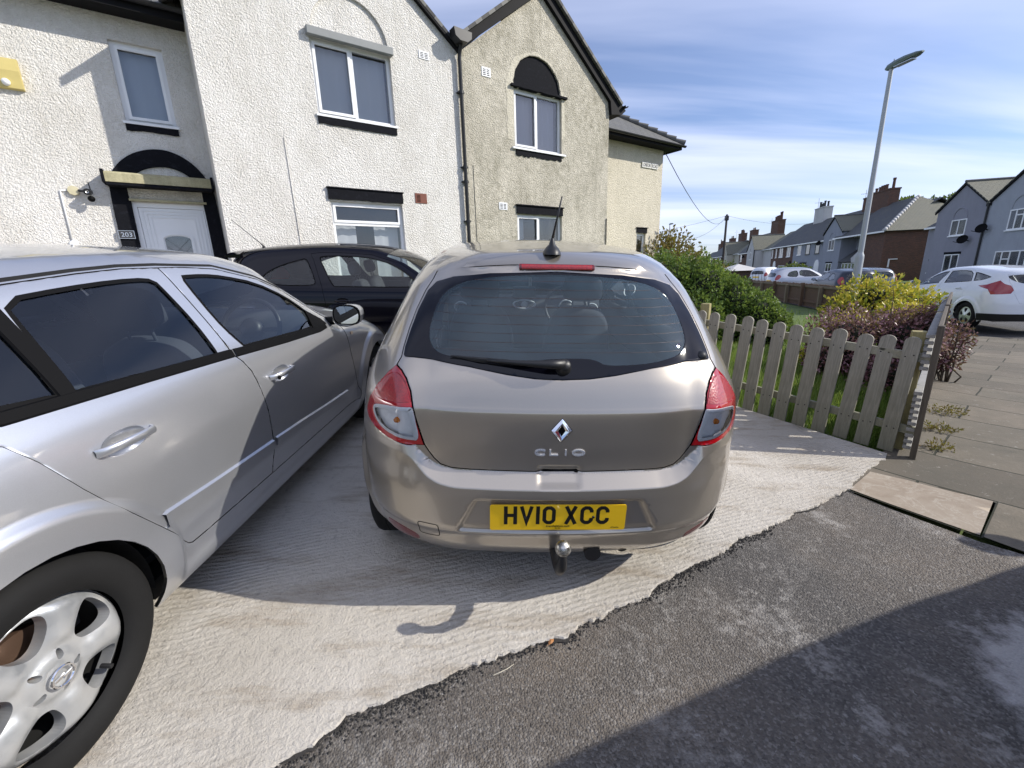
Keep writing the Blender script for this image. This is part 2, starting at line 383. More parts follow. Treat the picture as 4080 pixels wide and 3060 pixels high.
def m_wood(name, c1, c2, green=0., axis=2, weather=(.25,.25,.23)):
    t = NT(name); p = t.obj(); sc = [26, 26, 26]; sc[axis] = 1.6
    isl = t.island(); off = t.n('ShaderNodeCombineXYZ', {0: t.math('MULTIPLY', isl, 13.0), 1: t.math('MULTIPLY', isl, 7.0), 2: t.math('MULTIPLY', isl, 31.0)})
    pv = t.n('ShaderNodeVectorMath', {0: p, 1: off}, operation='ADD').outputs[0]
    w = t.noise(t.map(pv, tuple(sc)), 2.2, 7, .68, 1.8); f = t.noise(t.map(pv, tuple(x*3 for x in sc)), 3, 4, .6)
    c = t.mix(t.ramp(w, [(.32, (0,0,0)), (.62, (1,1,1))]), c1, c2); c = t.mix(t.math('MULTIPLY', f, .35), c, tuple(x*.35 for x in c1))
    kn = t.n('ShaderNodeTexVoronoi', {'Vector': t.map(pv, (6, 6, 2.2) if axis == 2 else (2.2, 6, 6)), 'Scale': 1.0}); c = t.mix(t.ramp(kn.outputs[0], [(.06, (1,1,1)), (.12, (0,0,0))]), c, tuple(x*.18 for x in c1))
    if green:
        sep = t.n('ShaderNodeSeparateXYZ', {0: p}); lo = t.math('SUBTRACT', 1.0, t.math('DIVIDE', sep.outputs[2], .8), clamp=True)
        g = t.math('MULTIPLY', t.math('ADD', lo, t.math('MULTIPLY', t.noise(p, 5, 5, .6), .6)), green, clamp=True); c = t.mix(g, c, (.075,.085,.04))
    return t.bsdf(c, .85, 0, t.bump(t.math('ADD', w, t.math('MULTIPLY', f, .5)), .5, .005))
def m_leaf(name, cols, rough=.45, trans=.3):
    t = NT(name); i = t.island(); st = [(k/(len(cols)-1), c) for k, c in enumerate(cols)]
    big = t.noise(t.obj(), 2.2, 3, .5); fac = t.math('ADD', t.math('MULTIPLY', i, .6), t.math('MULTIPLY', t.ramp(big, [(.3, (0,0,0)), (.7, (1,1,1))]), .4), clamp=True)
    c = t.ramp(fac, st)
    b = t.n('ShaderNodeBsdfPrincipled', {'Base Color': c, 'Roughness': rough, 'Specular IOR Level': .35}); tl = t.n('ShaderNodeBsdfTranslucent', {'Color': t.mix(.25, c, (.5,.6,.1))}); m = t.n('ShaderNodeMixShader', {0: trans})
    t.t.links.new(b.outputs[0], m.inputs[1]); t.t.links.new(tl.outputs[0], m.inputs[2]); t.t.links.new(m.outputs[0], t.out.inputs[0]); return t.m
MT = {}
MT['black'] = simple('black_plastic', (.012,.012,.013), .45, bump=.15, bscale=400)
MT['trim'] = simple('black_trim', (.0035,.0035,.004), .6, Specular_IOR_Level=.1)
MT['gapdark'] = simple('gap_dark', (.004,.004,.004), .9)
MT['rubber'] = simple('tyre_rubber', (.0095,.0095,.0098), .8, bump=.3, bscale=60, var=.4, Specular_IOR_Level=.25)
MT['arch'] = simple('wheel_arch_liner', (.007,.007,.007), .95)
MT['inner'] = simple('interior_trim', (.055,.058,.065), .75)
MT['seat'] = simple('seat_fabric', (.050,.053,.062), .95)
MT['inner_grey'] = simple('interior_grey', (.10,.10,.10), .7)
MT['headlining'] = simple('headlining', (.28,.28,.27), .95)
MT['chrome'] = simple('chrome', (.85,.85,.86), .06, 1.0)
MT['satin'] = simple('satin_silver', (.62,.63,.65), .28, .9)
MT['glass'] = m_glass('car_glass', (.60,.70,.70), 1.0, dust_veil=.05)
MT['glass_clear'] = m_glass('car_glass_clear', (.80,.86,.85), .85, dust_veil=.03)
MT['glass_tint'] = m_glass('car_glass_tinted', (.76,.83,.87), 1.15, dust_veil=.0)
MT['glass_rear'] = m_glass('rear_glass', (.90,.96,.98), .9, dust_veil=.16, veil_col=(.20,.32,.40))  # bluish film painted over the pane imitates the sky's sheen on it
MT['frit'] = simple('black_glass_border', (.003,.003,.006), .05, Specular_IOR_Level=.38)
MT['house_glass'] = m_glass('house_glass', (.80,.83,.85), 1.9, dust_veil=.03)
MT['red_lens'] = None
def _lens():
    t = NT('red_lens'); p = t.obj(); w = t.n('ShaderNodeTexVoronoi', {'Vector': p, 'Scale': 140.0}, distance='CHEBYCHEV', feature='F1')
    c = t.mix(t.math('MULTIPLY', w.outputs[0], .8), (.42,.006,.008), (.12,.0,.002))
    return t.bsdf(c, .35, 0, t.bump(w.outputs[0], .25, .004), Coat_Weight=1.0, Coat_Roughness=.01)
MT['red_lens'] = _lens()
MT['red_dull'] = simple('dark_red_lens', (.30,.008,.012), .2, Coat_Weight=1.0)
MT['red_rim'] = simple('red_lens_rim', (.36,.004,.008), .12, Coat_Weight=1.0, Coat_Roughness=.01)
MT['red_dark'] = simple('red_reflector', (.14,.006,.008), .2, Coat_Weight=1.0)
MT['lamp_bowl'] = simple('lamp_reflector', (.90,.91,.92), .40, .0, Specular_IOR_Level=1.0)
MT['amber'] = simple('amber_bulb', (.75,.22,.02), .2)
MT['clear_lens'] = m_glass('clear_lens', (.93,.94,.95), .9, dust_veil=0)
MT['plate_y'] = simple('plate_yellow', (.92,.56,.012), .35, Coat_Weight=.4)
MT['plate_k'] = simple('plate_black', (.008,.008,.008), .35)
MT['upvc'] = simple('white_upvc', (.78,.79,.80), .28, bump=0, var=.03)
MT['blackpaint'] = m_blackpaint('black_masonry_paint')
MT['iron'] = simple('black_downpipe', (.010,.010,.011), .42, var=.3)
MT['lead'] = simple('grey_canopy', (.22,.23,.23), .6, var=.15)
# ---------------------------------------------------------------- car bodies
def smax(a, b, k):
    h = np.maximum(k-np.abs(a-b), 0)/k
    return np.maximum(a, b)+h*h*k*.25
def sstep(a, b, x): t = np.clip((x-a)/(b-a), 0, 1); return t*t*(3-2*t)
def pch(pts):
    xs = np.array([p[0] for p in pts], float); ys = np.array([p[1] for p in pts], float); h = np.diff(xs); d = np.diff(ys)/h; m = np.zeros(len(xs)); m[0] = d[0]; m[-1] = d[-1]
    for i in range(1, len(xs)-1):
        if d[i-1]*d[i] > 0: w1 = 2*h[i]+h[i-1]; w2 = h[i]+2*h[i-1]; m[i] = (w1+w2)/(w1/d[i-1]+w2/d[i])
    def f(x):
        x = np.clip(np.asarray(x, float), xs[0], xs[-1]); i = np.clip(np.searchsorted(xs, x, side='right')-1, 0, len(xs)-2); t = (x-xs[i])/h[i]
        return (2*t**3-3*t**2+1)*ys[i]+(t**3-2*t**2+t)*h[i]*m[i]+(-2*t**3+3*t**2)*ys[i+1]+(t**3-t**2)*h[i]*m[i+1]
    return f
RF = .8; LR = RF*PI/2
class Shell:
    """a car body as a smooth solid: local x = right, y = forward from the rear bumper, z = up"""
    def __init__(s, L, top, rear, front, sec, plan, axles, crown=.05, kr=.5, kf=.5, kt=.12, rc=.10, fc=.12, side_extra=None, rear_extra=None, ya=.9, yb=3.0, wr=.31, arch=.345, hw=.86, wsc=.0, wsy=(2.0, 2.5)):
        s.wsc, s.wsy = wsc, wsy
        s.L = L; s.top = pch(top); s.rear = pch(rear); s.front = pch(front); s.sec = pch(sec); s.plan = pch(plan); s.axles = axles
        s.crown, s.kr, s.kf, s.kt, s.rc, s.fc = crown, kr, kf, kt, rc, fc; s.se, s.re = side_extra, rear_extra
        s.ya, s.yb, s.wr, s.arch, s.hw = ya, yb, wr, arch, hw; s.U = 2*LR+(yb-ya)
    def F(s, x, y, z):
        ax = np.abs(x); a = ax-s.sec(z)*s.plan(y)
        if s.se: a = a-s.se(y, z)
        b = s.rear(z)+s.rc*(ax/.8)**2-y
        if s.re: b = b+s.re(ax, z)
        c = y-(s.front(z)-s.fc*(ax/.8)**2)
        g = z-s.top(y+s.wsc*(ax/.7)**2*sstep(s.wsy[0], s.wsy[1], y))+s.crown*(ax/.6)**2
        return smax(smax(smax(a, b, s.kr), c, s.kf), g, s.kt)
    def bis(s, o, d, t1=2.4, t0=0.0):
        lo = np.full(len(o), t0); hi = np.full(len(o), t1)
        # first outside sample going outward
        for t in np.linspace(t0, t1, 25)[1:]:
            v = s.F(*(o+d*t).T); upd = (v <= 0) & (hi == t1) & (lo < t); lo = np.where(upd, t, lo); hi = np.where((v > 0) & (hi == t1) & (t > lo), t, hi)
        for _ in range(26):
            m = (lo+hi)/2; v = s.F(*(o+d*m[:, None]).T); lo = np.where(v > 0, lo, m); hi = np.where(v > 0, m, hi)
        return o+d*((lo+hi)/2)[:, None]
    def wrap(s, P):
        P = np.asarray(P, float); u = P[:, 0]; z = P[:, 1]; a = np.abs(u); sg = np.where(u < 0, -1., 1.); Ls = s.yb-s.ya
        ph = np.where(a < LR, a/RF, PI/2); ph2 = np.maximum(a-LR-Ls, 0)/RF
        o = np.stack([0*z, s.ya+np.clip(a-LR, 0, Ls), z], 1)
        d = np.stack([sg*np.sin(ph)*np.cos(ph2), -np.cos(ph)+np.sin(ph2), 0*z], 1); return s.bis(o, d)
    def topm(s, P):
        P = np.asarray(P, float); n = len(P); o = np.stack([P[:, 0], P[:, 1], np.full(n, .45)], 1); d = np.tile([0., 0., 1.], (n, 1)); return s.bis(o, d, 1.3)
    def tou(s, Q):
        Q = np.asarray(Q, float); x, y, z = Q.T; sg = np.where(x < 0, -1., 1.); ax = np.abs(x)
        u = np.where(y < s.ya, RF*np.arctan2(ax, s.ya-y), np.where(y <= s.yb, LR+(y-s.ya), LR+(s.yb-s.ya)+RF*np.arctan2(y-s.yb, ax)))
        return np.stack([sg*u, z], 1)
    def sv(s, pts, side=1, st=.03, closed=True):
        """side view (y,z) -> chart"""
        P = densify(pts, st, closed); n = len(P); o = np.stack([np.zeros(n), P[:, 0], P[:, 1]], 1); d = np.tile([float(side), 0, 0], (n, 1)); return s.tou(s.bis(o, d, 1.2))
    def rv(s, pts, st=.03, closed=True):
        """rear view (x,z) -> chart"""
        P = densify(pts, st, closed); n = len(P); o = np.stack([P[:, 0], np.full(n, s.ya), P[:, 1]], 1); d = np.tile([0., -1., 0], (n, 1)); return s.tou(s.bis(o, d, 1.2))
    def rpt(s, x, z): o = np.array([[x, s.ya, z]], float); return s.bis(o, np.array([[0., -1., 0]]), 1.2)[0]
    def spt(s, y, z, side=1): o = np.array([[0, y, z]], float); return s.bis(o, np.array([[float(side), 0., 0]]), 1.2)[0]
    def nrm(s, Q):
        x, y, z = Q.T; e = 2e-3
        n = np.stack([s.F(x+e, y, z)-s.F(x-e, y, z), s.F(x, y+e, z)-s.F(x, y-e, z), s.F(x, y, z+e)-s.F(x, y, z-e)], 1)
        return n/np.maximum(np.linalg.norm(n, axis=1, keepdims=True), 1e-9)
    def panel(s, name, outer, holes, mat, parent, sp=.03, bs=None, off=0., gap=0., skirt=.012, ring=.004, roll=.0012, chart='wrap', flip=None, feat=()):
        outer = offs(outer, gap) if gap else np.asarray(outer)
        v, f, be = cdt(outer, [np.asarray(h) for h in holes], sp, bs, ring, feat)
        Q = s.wrap(v) if chart == 'wrap' else s.topm(v)
        N = s.nrm(Q); Q = Q+N*off
        # orientation
        a = Q[f]; fn = np.cross(a[:, 1]-a[:, 0], a[:, 2]-a[:, 0]); fl = (fn*N[f[:, 0]]).sum(1) < 0; f = f.copy(); f[fl] = f[fl][:, ::-1]
        bset = {}
        for (i, j) in be: bset.setdefault(i, []).append(j); bset.setdefault(j, []).append(i)
        Qo = Q.copy(); NN = N.copy()
        if skirt and ring:
            c = {}
            for t in f:
                for i in t:
                    if i in bset:
                        for k in t:
                            if k not in bset: c.setdefault(i, []).append(k)
            for i in bset:
                if i in c:
                    o = Q[i]-Q[c[i]].mean(0); o -= N[i]*np.dot(o, N[i]); l = np.linalg.norm(o)
                    if l > 1e-6: NN[i] = N[i]+o/l*.25; NN[i] /= np.linalg.norm(NN[i])
                Q[i] = Q[i]-N[i]*roll
        mb = MB(); mb.add(Q, [tuple(map(int, t)) for t in f]); nn = [tuple(x) for x in NN]
        if skirt:
            done = {}
            for (i, j) in be:
                for k in (i, j):
                    if k not in done:
                        done[k] = len(mb.v); mb.v.append(tuple(Q[k])); mb.v.append(tuple(Qo[k]-N[k]*skirt)); o = NN[k]-N[k]*.6; nn += [tuple(o/np.linalg.norm(o))]*2
                a_, b_ = done[i], done[j]; mb.f.append((a_, b_, b_+1, a_+1)); mb.m.append(0)
        mb.n = nn
        return obj(name, mb, mat, parent)
    def ribbon(s, mb, path, w, off=-.013, closed=True, h=0.):
        """strip that follows a chart path, lying at an offset from the surface; h>0 gives it a raised flat section"""
        P = np.asarray(path); n = len(P); e = (np.roll(P, -1, 0)-np.roll(P, 1, 0)); 
        if not closed: e[0] = P[1]-P[0]; e[-1] = P[-1]-P[-2]
        e /= np.maximum(np.linalg.norm(e, axis=1, keepdims=True), 1e-9); nr = np.stack([-e[:, 1], e[:, 0]], 1)
        cols = [(P+nr*w/2, off), (P-nr*w/2, off)] if not h else [(P+nr*w/2, off), (P+nr*(w/2-h*.6), off+h), (P-nr*(w/2-h*.6), off+h), (P-nr*w/2, off)]
        R = []
        for c, o in cols: Q = s.wrap(c); R.append(Q+s.nrm(Q)*o)
        k = len(R); b = len(mb.v)
        for i in range(n):
            for r in R: mb.v.append(tuple(r[i]))
        for i in range(n if closed else n-1):
            j = (i+1) % n
            for q in range(k-1): mb.f.append((b+i*k+q, b+i*k+q+1, b+j*k+q+1, b+j*k+q)); mb.m.append(0)
        return mb
def rrect(x0, z0, x1, z1, r, n=4):
    o = []
    for cx, cz, a in ((x1-r, z1-r, 0), (x0+r, z1-r, 90), (x0+r, z0+r, 180), (x1-r, z0+r, 270)):
        for k in range(n+1): t = math.radians(a+90*k/n); o.append((cx+r*math.cos(t), cz+r*math.sin(t)))
    return o
def arc_pts(cy, cz, r, a0, a1, n=18): return [(cy+r*math.cos(math.radians(a0+(a1-a0)*i/n)), cz+r*math.sin(math.radians(a0+(a1-a0)*i/n))) for i in range(n+1)]

def side_bottom(S, zb, side):
    """bottom edge of one side in the side view, from rear to front, with both arches"""
    a0, a1 = S.axles; r = S.arch; cz = S.wr; k = math.degrees(math.asin((cz-zb)/r)); p = []
    p += [(S.axles[0]-r*math.cos(math.radians(k))-.001, zb)]
    p += arc_pts(a0, cz, r, 180+k, -k, 22); p += arc_pts(a1, cz, r, 180+k, -k, 22)
    return p
def car_shell_body(S, root, paint, seam_rear, rail, front_z, zb=.19, rear_zb=None, holes=(), y_bonnet=None, sp=.035, name='body', topcut=None, ws=None, front_zb=.2, feat=()):
    """body strip running all the way round, and roof, windscreen and bonnet above it.
       seam_rear: list of (u,z) for u>=0 up to LR; rail: function y->z of the seam along the side"""
    rear_zb = rear_zb or zb; half_b = []
    sb = side_bottom(S, zb, 1); q = S.sv(sb, 1, .025, False)
    uu = q[:, 0]; half_b = [(u, rear_zb) for u in np.arange(0, uu[0]-.02, .05)]+[tuple(x) for x in q]+[(u, front_zb) for u in np.arange(uu[-1]+.05, S.U, .05)]+[(S.U, front_zb)]
    ys = np.arange(S.ya, S.yb, .04); half_t = [(LR+(y-S.ya), rail(y)) for y in ys]
    fz = S.yb; zc = rail(S.yb); 
    for k in range(0, 21): ph = k/20*PI/2; half_t.append((LR+(S.yb-S.ya)+RF*ph, zc+(front_z-zc)*math.sin(ph)**1.0*1.0 if True else 0))
    sr = pch(seam_rear); half_t = [(u, float(sr(u))) for u in np.arange(0, LR-.01, .03)]+half_t
    # assemble
    strip = half_b+half_t[::-1]; left = [(-u, z) for u, z in half_t[1:]]+[(-u, z) for u, z in half_b[::-1][:-1]]
    outer = np.array(strip+left)
    # remove duplicates
    keep = [0]
    for i in range(1, len(outer)):
        if np.linalg.norm(outer[i]-outer[keep[-1]]) > 1e-4: keep.append(i)
    outer = outer[keep]
    body = S.panel(name, outer, holes, paint, root, sp=sp, bs=.03, ring=.0, skirt=.012, feat=feat)
    # top: boundary taken from the same seam
    T = S.wrap(np.array(half_t)); R = [(x, y) for x, y, z in T]; yws0, yws1 = ws
    Rr = [p for p in R if p[1] <= yws0]; Rm = [p for p in R if yws0 < p[1] < yws1]; Rf = [p for p in R if p[1] >= yws1]
    xi = lambda y: float(np.interp(y, [p[1] for p in R if p[0] > .2], [p[0] for p in R if p[0] > .2]))
    x0, x1 = xi(yws0), xi(yws1)
    def sym(right): # right side points ordered rear->front starting at x>=0
        return right+[(-x, y) for x, y in right[::-1] if x > 1e-6]
    bow = lambda y, w, c: [(w*(1-2*k/8), y+c*(1-(1-2*k/8)**2)) for k in range(1, 8)]
    roof_poly = [p for p in Rr]+[(x0, yws0)]; roof_poly = roof_poly+bow(yws0, x0, .06)+[(-x0, yws0)]+[(-x, y) for x, y in Rr[::-1] if x > 1e-6]
    S.roof_poly = roof_poly
    roof = S.panel('roof', roof_poly, [], paint, root, sp=.06, chart='top', ring=0, skirt=.01)
    wsr = [(x0, yws0)]+Rm+[(x1, yws1)]; wp = wsr+bow(yws1, x1, .10)+[(-x, y) for x, y in wsr[::-1]]+[(-x, y) for x, y in bow(yws0, x0, .06)]
    S.panel('windscreen', wp, [], MT['glass_clear'], root, sp=.08, chart='top', ring=0, skirt=0, off=-.002)
    bp = [(x1, yws1)]+Rf; bp = bp+[(-x, y) for x, y in Rf[::-1] if x > 1e-6]+[(-x1, yws1)]+[(-x, y) for x, y in bow(yws1, x1, .10)]
    S.panel('bonnet', bp, [], paint, root, sp=.06, chart='top', ring=0, skirt=.01)
    return body, roof
def gap_of(S, root, loops, w=.03, off=-.0135, name='panel_gap'):
    mb = MB()
    for l, cl in loops: S.ribbon(mb, l, w, off, cl)
    return obj(name, mb, MT['gapdark'], root)
def make_tyre(r, rim, w):
    p = []; h = w/2; n = 40
    prof = [(rim, -h*.72), (rim+.006, -h*.86), (rim+(r-rim)*.25, -h*.985), (rim+(r-rim)*.5, -h*1.03), (rim+(r-rim)*.72, -h*1.0), (r-.018, -h*.92), (r-.006, -h*.82), (r, -h*.66)]
    tr = []
    for a, b in ((-.60, -.24), (-.20, .20), (.24, .60)): tr += [(r, h*a), (r, h*b), (r-.006, h*(b+.005)), (r-.006, h*(b+.035))]
    full = prof+tr[:-2]+[(r, h*.66)]+[(a, -b) for a, b in prof[::-1][1:]]
    mb = MB(); mb.lathe(full, 72, 'x'); return mb
def wheel_cover(R, holes, hfun, n_lug=5, lug=True):
    """disc in local YZ facing +x with real openings; hfun(r,ang)->height"""
    outer = [(R*math.cos(t), R*math.sin(t)) for t in np.linspace(0, 2*PI, 73)[:-1]]
    v, f, be = cdt(outer, holes, .012, .008, .003)
    r = np.hypot(v[:, 0], v[:, 1]); a = np.arctan2(v[:, 1], v[:, 0]); hx = hfun(r, a)
    mb = MB(); mb.add(np.stack([hx, v[:, 0], v[:, 1]], 1), [tuple(map(int, t)) for t in f])
    for i, j in be:
        b = len(mb.v); d = .035
        for k in (i, j):
            q = np.array([v[k, 0], v[k, 1]]); mb.v.append((hx[k], q[0], q[1])); mb.v.append((hx[k]-d, q[0]*.985, q[1]*.985))
        mb.f.append((b, b+2, b+3, b+1)); mb.m.append(0)
    return mb
def put_wheels(S, root, rim_mb, rim_mat, r=None, w=.205, rim_r=.205, inset=.012, cap=None, xo=None):
    r = r or S.wr; ty = make_tyre(r, rim_r, w).mesh('tyre', MT['rubber'], angle=50); rm = rim_mb.mesh('wheel', rim_mat, angle=28)
    disc = MB(); disc.lathe([(.03, .0), (.13, .0), (.13, -.02), (.03, -.02)], 40, 'x'); dm = disc.mesh('brake_disc', simple('brake_disc', (.16,.10,.07), .5, .7), angle=40)
    back = MB(); back.lathe([(.0, -.15), (rim_r-.012, -.15), (rim_r-.005, -.002)], 40, 'x'); bm_ = back.mesh('rim_barrel', simple('rim_barrel', (.03,.03,.03), .6, .5), angle=40)
    for y in S.axles:
        x = (xo if xo is not None else float(S.spt(y, S.arch+S.wr+.03)[0]))-inset-w/2
        for sg in (1, -1):
            wl = bpy.data.objects.new('wheel', rm); COL.objects.link(wl); wl.parent = root
            wl.matrix_local = Matrix.Translation((sg*(x+w/2-.040), y, S.wr)) @ (Matrix.Identity(4) if sg > 0 else Matrix.Rotation(PI, 4, 'Z'))
            for nm, me in (('tyre', ty), ('brake_disc', dm), ('rim_barrel', bm_)):
                o = bpy.data.objects.new(nm, me); COL.objects.link(o); o.parent = wl
                if nm in ('tyre', 'brake_disc'): o.location = (-(w/2-.040), 0, 0)
            # liner
    for y in S.axles:
        for sg in (1, -1):
            x1 = min(float(S.spt(y+k_, S.wr+.02)[0]) for k_ in (-S.arch-.01, S.arch+.01))-.035; pr = [(S.arch+.012, x1*sg), (S.arch+.012, (x1-.30)*sg), (.02, (x1-.30)*sg)]
            lm = MB(); lm.lathe(pr, 28, 'x', M=Matrix.Translation((0, y, S.wr)), a0=math.radians(-8), a1=math.radians(188)); obj('wheel_arch_liner', lm, MT['arch'], root)
def fit_floor(S, root, z=.22, y0=.25, y1=None):
    y1 = y1 or S.L-.3; mb = MB(); x = .70; a0, a1 = S.axles; r = S.arch+.02
    segs = [(a0-r, a0+r, .52), (a0+r, a1-r, .78), (a1-r, a1+r, .50), (a1+r, y1, .60)]
    for a, b, h in segs: mb.box((-h, a, z-.02), (h, b, z+.05))
    return obj('underbody', mb, MT['arch'], root)
def interior(S, root, dash_y, seat_y, rear_y, belt, right_drive=True, headrests=True, z0=0.):
    """simple cabin: tub, front seats, rear bench, dashboard, steering wheel"""
    U = S.U; ufr = LR+(dash_y+.15-S.ya)
    poly = [(-ufr, .30), (ufr, .30), (ufr, belt-.02), (-ufr, belt-.02)]
    d = [(u, .69) for u in np.arange(-ufr, ufr, .08)]+[(ufr, .69)]; t = [(u, belt-.03) for u in np.arange(ufr, -ufr, -.08)]+[(-ufr, belt-.03)]
    S.panel('door_lining', np.array(d+t), [], MT['inner'], root, sp=.09, bs=.09, off=-.07, ring=0, skirt=0)
    fl = MB(); fl.box((-.7, .5, .28), (.7, dash_y+.2, .31)); fl.box((-.62, .32, .55), (.62, rear_y-.12, .60)); obj('floor', fl, MT['inner'], root)
    def seat(x, y, w=.50, parent=root, hz=1.18):
        b = MB(); b.cbox((x-w/2, y-.02, .34), (x+w/2, y+.50, .52), .06)
        s_ = obj('seat', b, MT['seat'], root, angle=50)
        bk = MB(); A = Matrix.Translation((x, y, .44)) @ Matrix.Rotation(math.radians(15), 4, 'X')
        pr = [(-w/2, 0), (-w/2-.01, .25), (-w*.46, .46), (-w*.36, .56), (-w*.2, .60), (w*.2, .60), (w*.36, .56), (w*.46, .46), (w/2+.01, .25), (w/2, 0)]
        pr = chaikin(pr, 2); n = len(pr)
        for k, (yo, sc) in enumerate(((-.07, .88), (-.045, .98), (.04, 1.0), (.075, .85))):
            bk.v += [tuple(A @ Vector((px*sc, yo, pz*(.96 if sc < .9 else 1)))) for px, pz in pr]
        for k in range(3):
            for i in range(n): j = (i+1) % n; bk.f.append((k*n+i, k*n+j, k*n+n+j, k*n+n+i)); bk.m.append(0)
        bk.f.append(tuple(range(n))); bk.m.append(0); bk.f.append(tuple(range(4*n-1, 3*n-1, -1))); bk.m.append(0)
        obj('backrest', bk, MT['seat'], s_, angle=50)
        if headrests:
            h = MB(); h.tube([A @ Vector((-.06, 0, .56)), A @ Vector((-.06, 0, .68))], .007, 8); h.tube([A @ Vector((.06, 0, .56)), A @ Vector((.06, 0, .68))], .007, 8)
            hp = chaikin([(-.13, .66), (-.145, .74), (-.12, .84), (.12, .84), (.145, .74), (.13, .66)], 2); m = len(hp); b0 = len(h.v)
            for yo, sc in ((-.05, .8), (-.035, 1), (.03, 1), (.05, .8)): h.v += [tuple(A @ Vector((px*sc, yo, .75+(pz-.75)*sc))) for px, pz in hp]
            for k in range(3):
                for i in range(m): j = (i+1) % m; h.f.append((b0+k*m+i, b0+k*m+j, b0+k*m+m+j, b0+k*m+m+i)); h.m.append(0)
            h.f.append(tuple(b0+i for i in range(m))); h.m.append(0); h.f.append(tuple(b0+i for i in range(4*m-1, 3*m-1, -1))); h.m.append(0)
            obj('headrest', h, MT['seat'], s_, angle=50)
    for x in (-.37, .37): seat(x, seat_y)
    rb = MB(); A = Matrix.Translation((0, rear_y, .42)) @ Matrix.Rotation(math.radians(18), 4, 'X')
    rb.cbox((-.62, -.07, 0), (.62, .06, .52), .05, M=A); rb.cbox((-.62, rear_y, .34), (.62, rear_y+.48, .50), .05); obj('rear_bench', rb, MT['seat'], root, angle=50)
    db = MB(); zz = belt-.02
    prof = chaikin([(dash_y-.02, .55), (dash_y-.05, zz-.16), (dash_y-.02, zz-.03), (dash_y+.07, zz+.02), (dash_y+.30, zz+.0), (dash_y+.42, zz-.06), (dash_y+.42, .55)], 2, keep=(0, 6))
    db.prism(prof, -.70, .70, 'yz'); obj('dashboard', db, MT['inner'], root, angle=50)
    sx = .37 if right_drive else -.37; sw = MB(); A = Matrix.Translation((sx, dash_y-.14, zz-.06)) @ Matrix.Rotation(math.radians(68), 4, 'X')
    ring = [A @ Vector((.185*math.cos(t), .185*math.sin(t), 0)) for t in np.linspace(0, 2*PI, 33)]
    sw.tube(ring, .015, 10, cap=False)
    for t in (0, 180, 270): r_ = math.radians(t); sw.tube([A @ Vector((.05*math.cos(r_), .05*math.sin(r_), -.012)), A @ Vector((.18*math.cos(r_), .18*math.sin(r_), 0))], .016, 8)
    sw.lathe([(.0, .03), (.05, .028), (.07, .01), (.07, -.03), (0, -.03)], 20, M=A); obj('steering_wheel', sw, MT['black'], root, angle=50)
    return zz
def mirror_part(S, root, y, z, side, paint, size=(.17, .13, .10)):
    w, h, d = size; P = S.spt(y, z-.02, side); x0 = abs(P[0]); mb = MB(); n = 20; prof = []
    for k, (yo, sc) in enumerate(((-.03, .93), (-.045, 1.0), (-.01, 1.0), (.04, .92), (.075, .62), (.09, .25))):
        for i in range(n):
            t = 2*PI*i/n; c, q = math.cos(t), math.sin(t); cx = abs(c)**.7*math.copysign(1, c)*w/2*sc; cz = abs(q)**.7*math.copysign(1, q)*h/2*sc
            mb.v.append((side*(x0+.06+w/2+cx), y+yo, z+.02+cz-(.01 if c < 0 else 0)))
    for k in range(5):
        for i in range(n): j = (i+1) % n; mb.f.append((k*n+i, k*n+j, k*n+n+j, k*n+n+i)); mb.m.append(0)
    mb.f.append(tuple(range(5*n, 6*n))); mb.m.append(0)
    mb.f.append(tuple(range(n-1, -1, -1))); mb.m.append(0)
    m = obj('door_mirror', mb, paint, root, angle=45)
    st = MB(); st.tube([(side*(x0-.03), y+.01, z-.035), (side*(x0+.10), y+.01, z-.02)], [.03, .024], 10); obj('mirror_stalk', st, MT['trim'], m, smooth=True)
    g = MB(); g.v = []; bz = MB()
    for i in range(n):
        t = 2*PI*i/n; c, q = math.cos(t), math.sin(t); bz.v.append((side*(x0+.06+w/2+abs(c)**.7*math.copysign(1, c)*w/2*.955), y-.0312-.0, z+.02+abs(q)**.7*math.copysign(1, q)*h/2*.95))
    bz.f.append(tuple(range(n))); bz.m.append(0)
    for v_ in range(n): x_, y_, z_ = bz.v[v_]; bz.v[v_] = (x_, y-.0462, z_)
    obj('mirror_rim', bz, MT['trim'], m)
    for i in range(n):
        t = 2*PI*i/n; c, q = math.cos(t), math.sin(t); cx = abs(c)**.7*math.copysign(1, c)*w/2*.86; cz = abs(q)**.7*math.copysign(1, q)*h/2*.84
        g.v.append((side*(x0+.06+w/2+cx), y-.0325, z+.02+cz))
    g.v = [(a_, y-.0475, b_) for a_, _, b_ in g.v]
    g.f.append(tuple(range(n))); g.m.append(0); obj('mirror_glass', g, simple('mirror_glass', (.9,.92,.93), .0, 1.0), m)
    rim = MB()
    return m
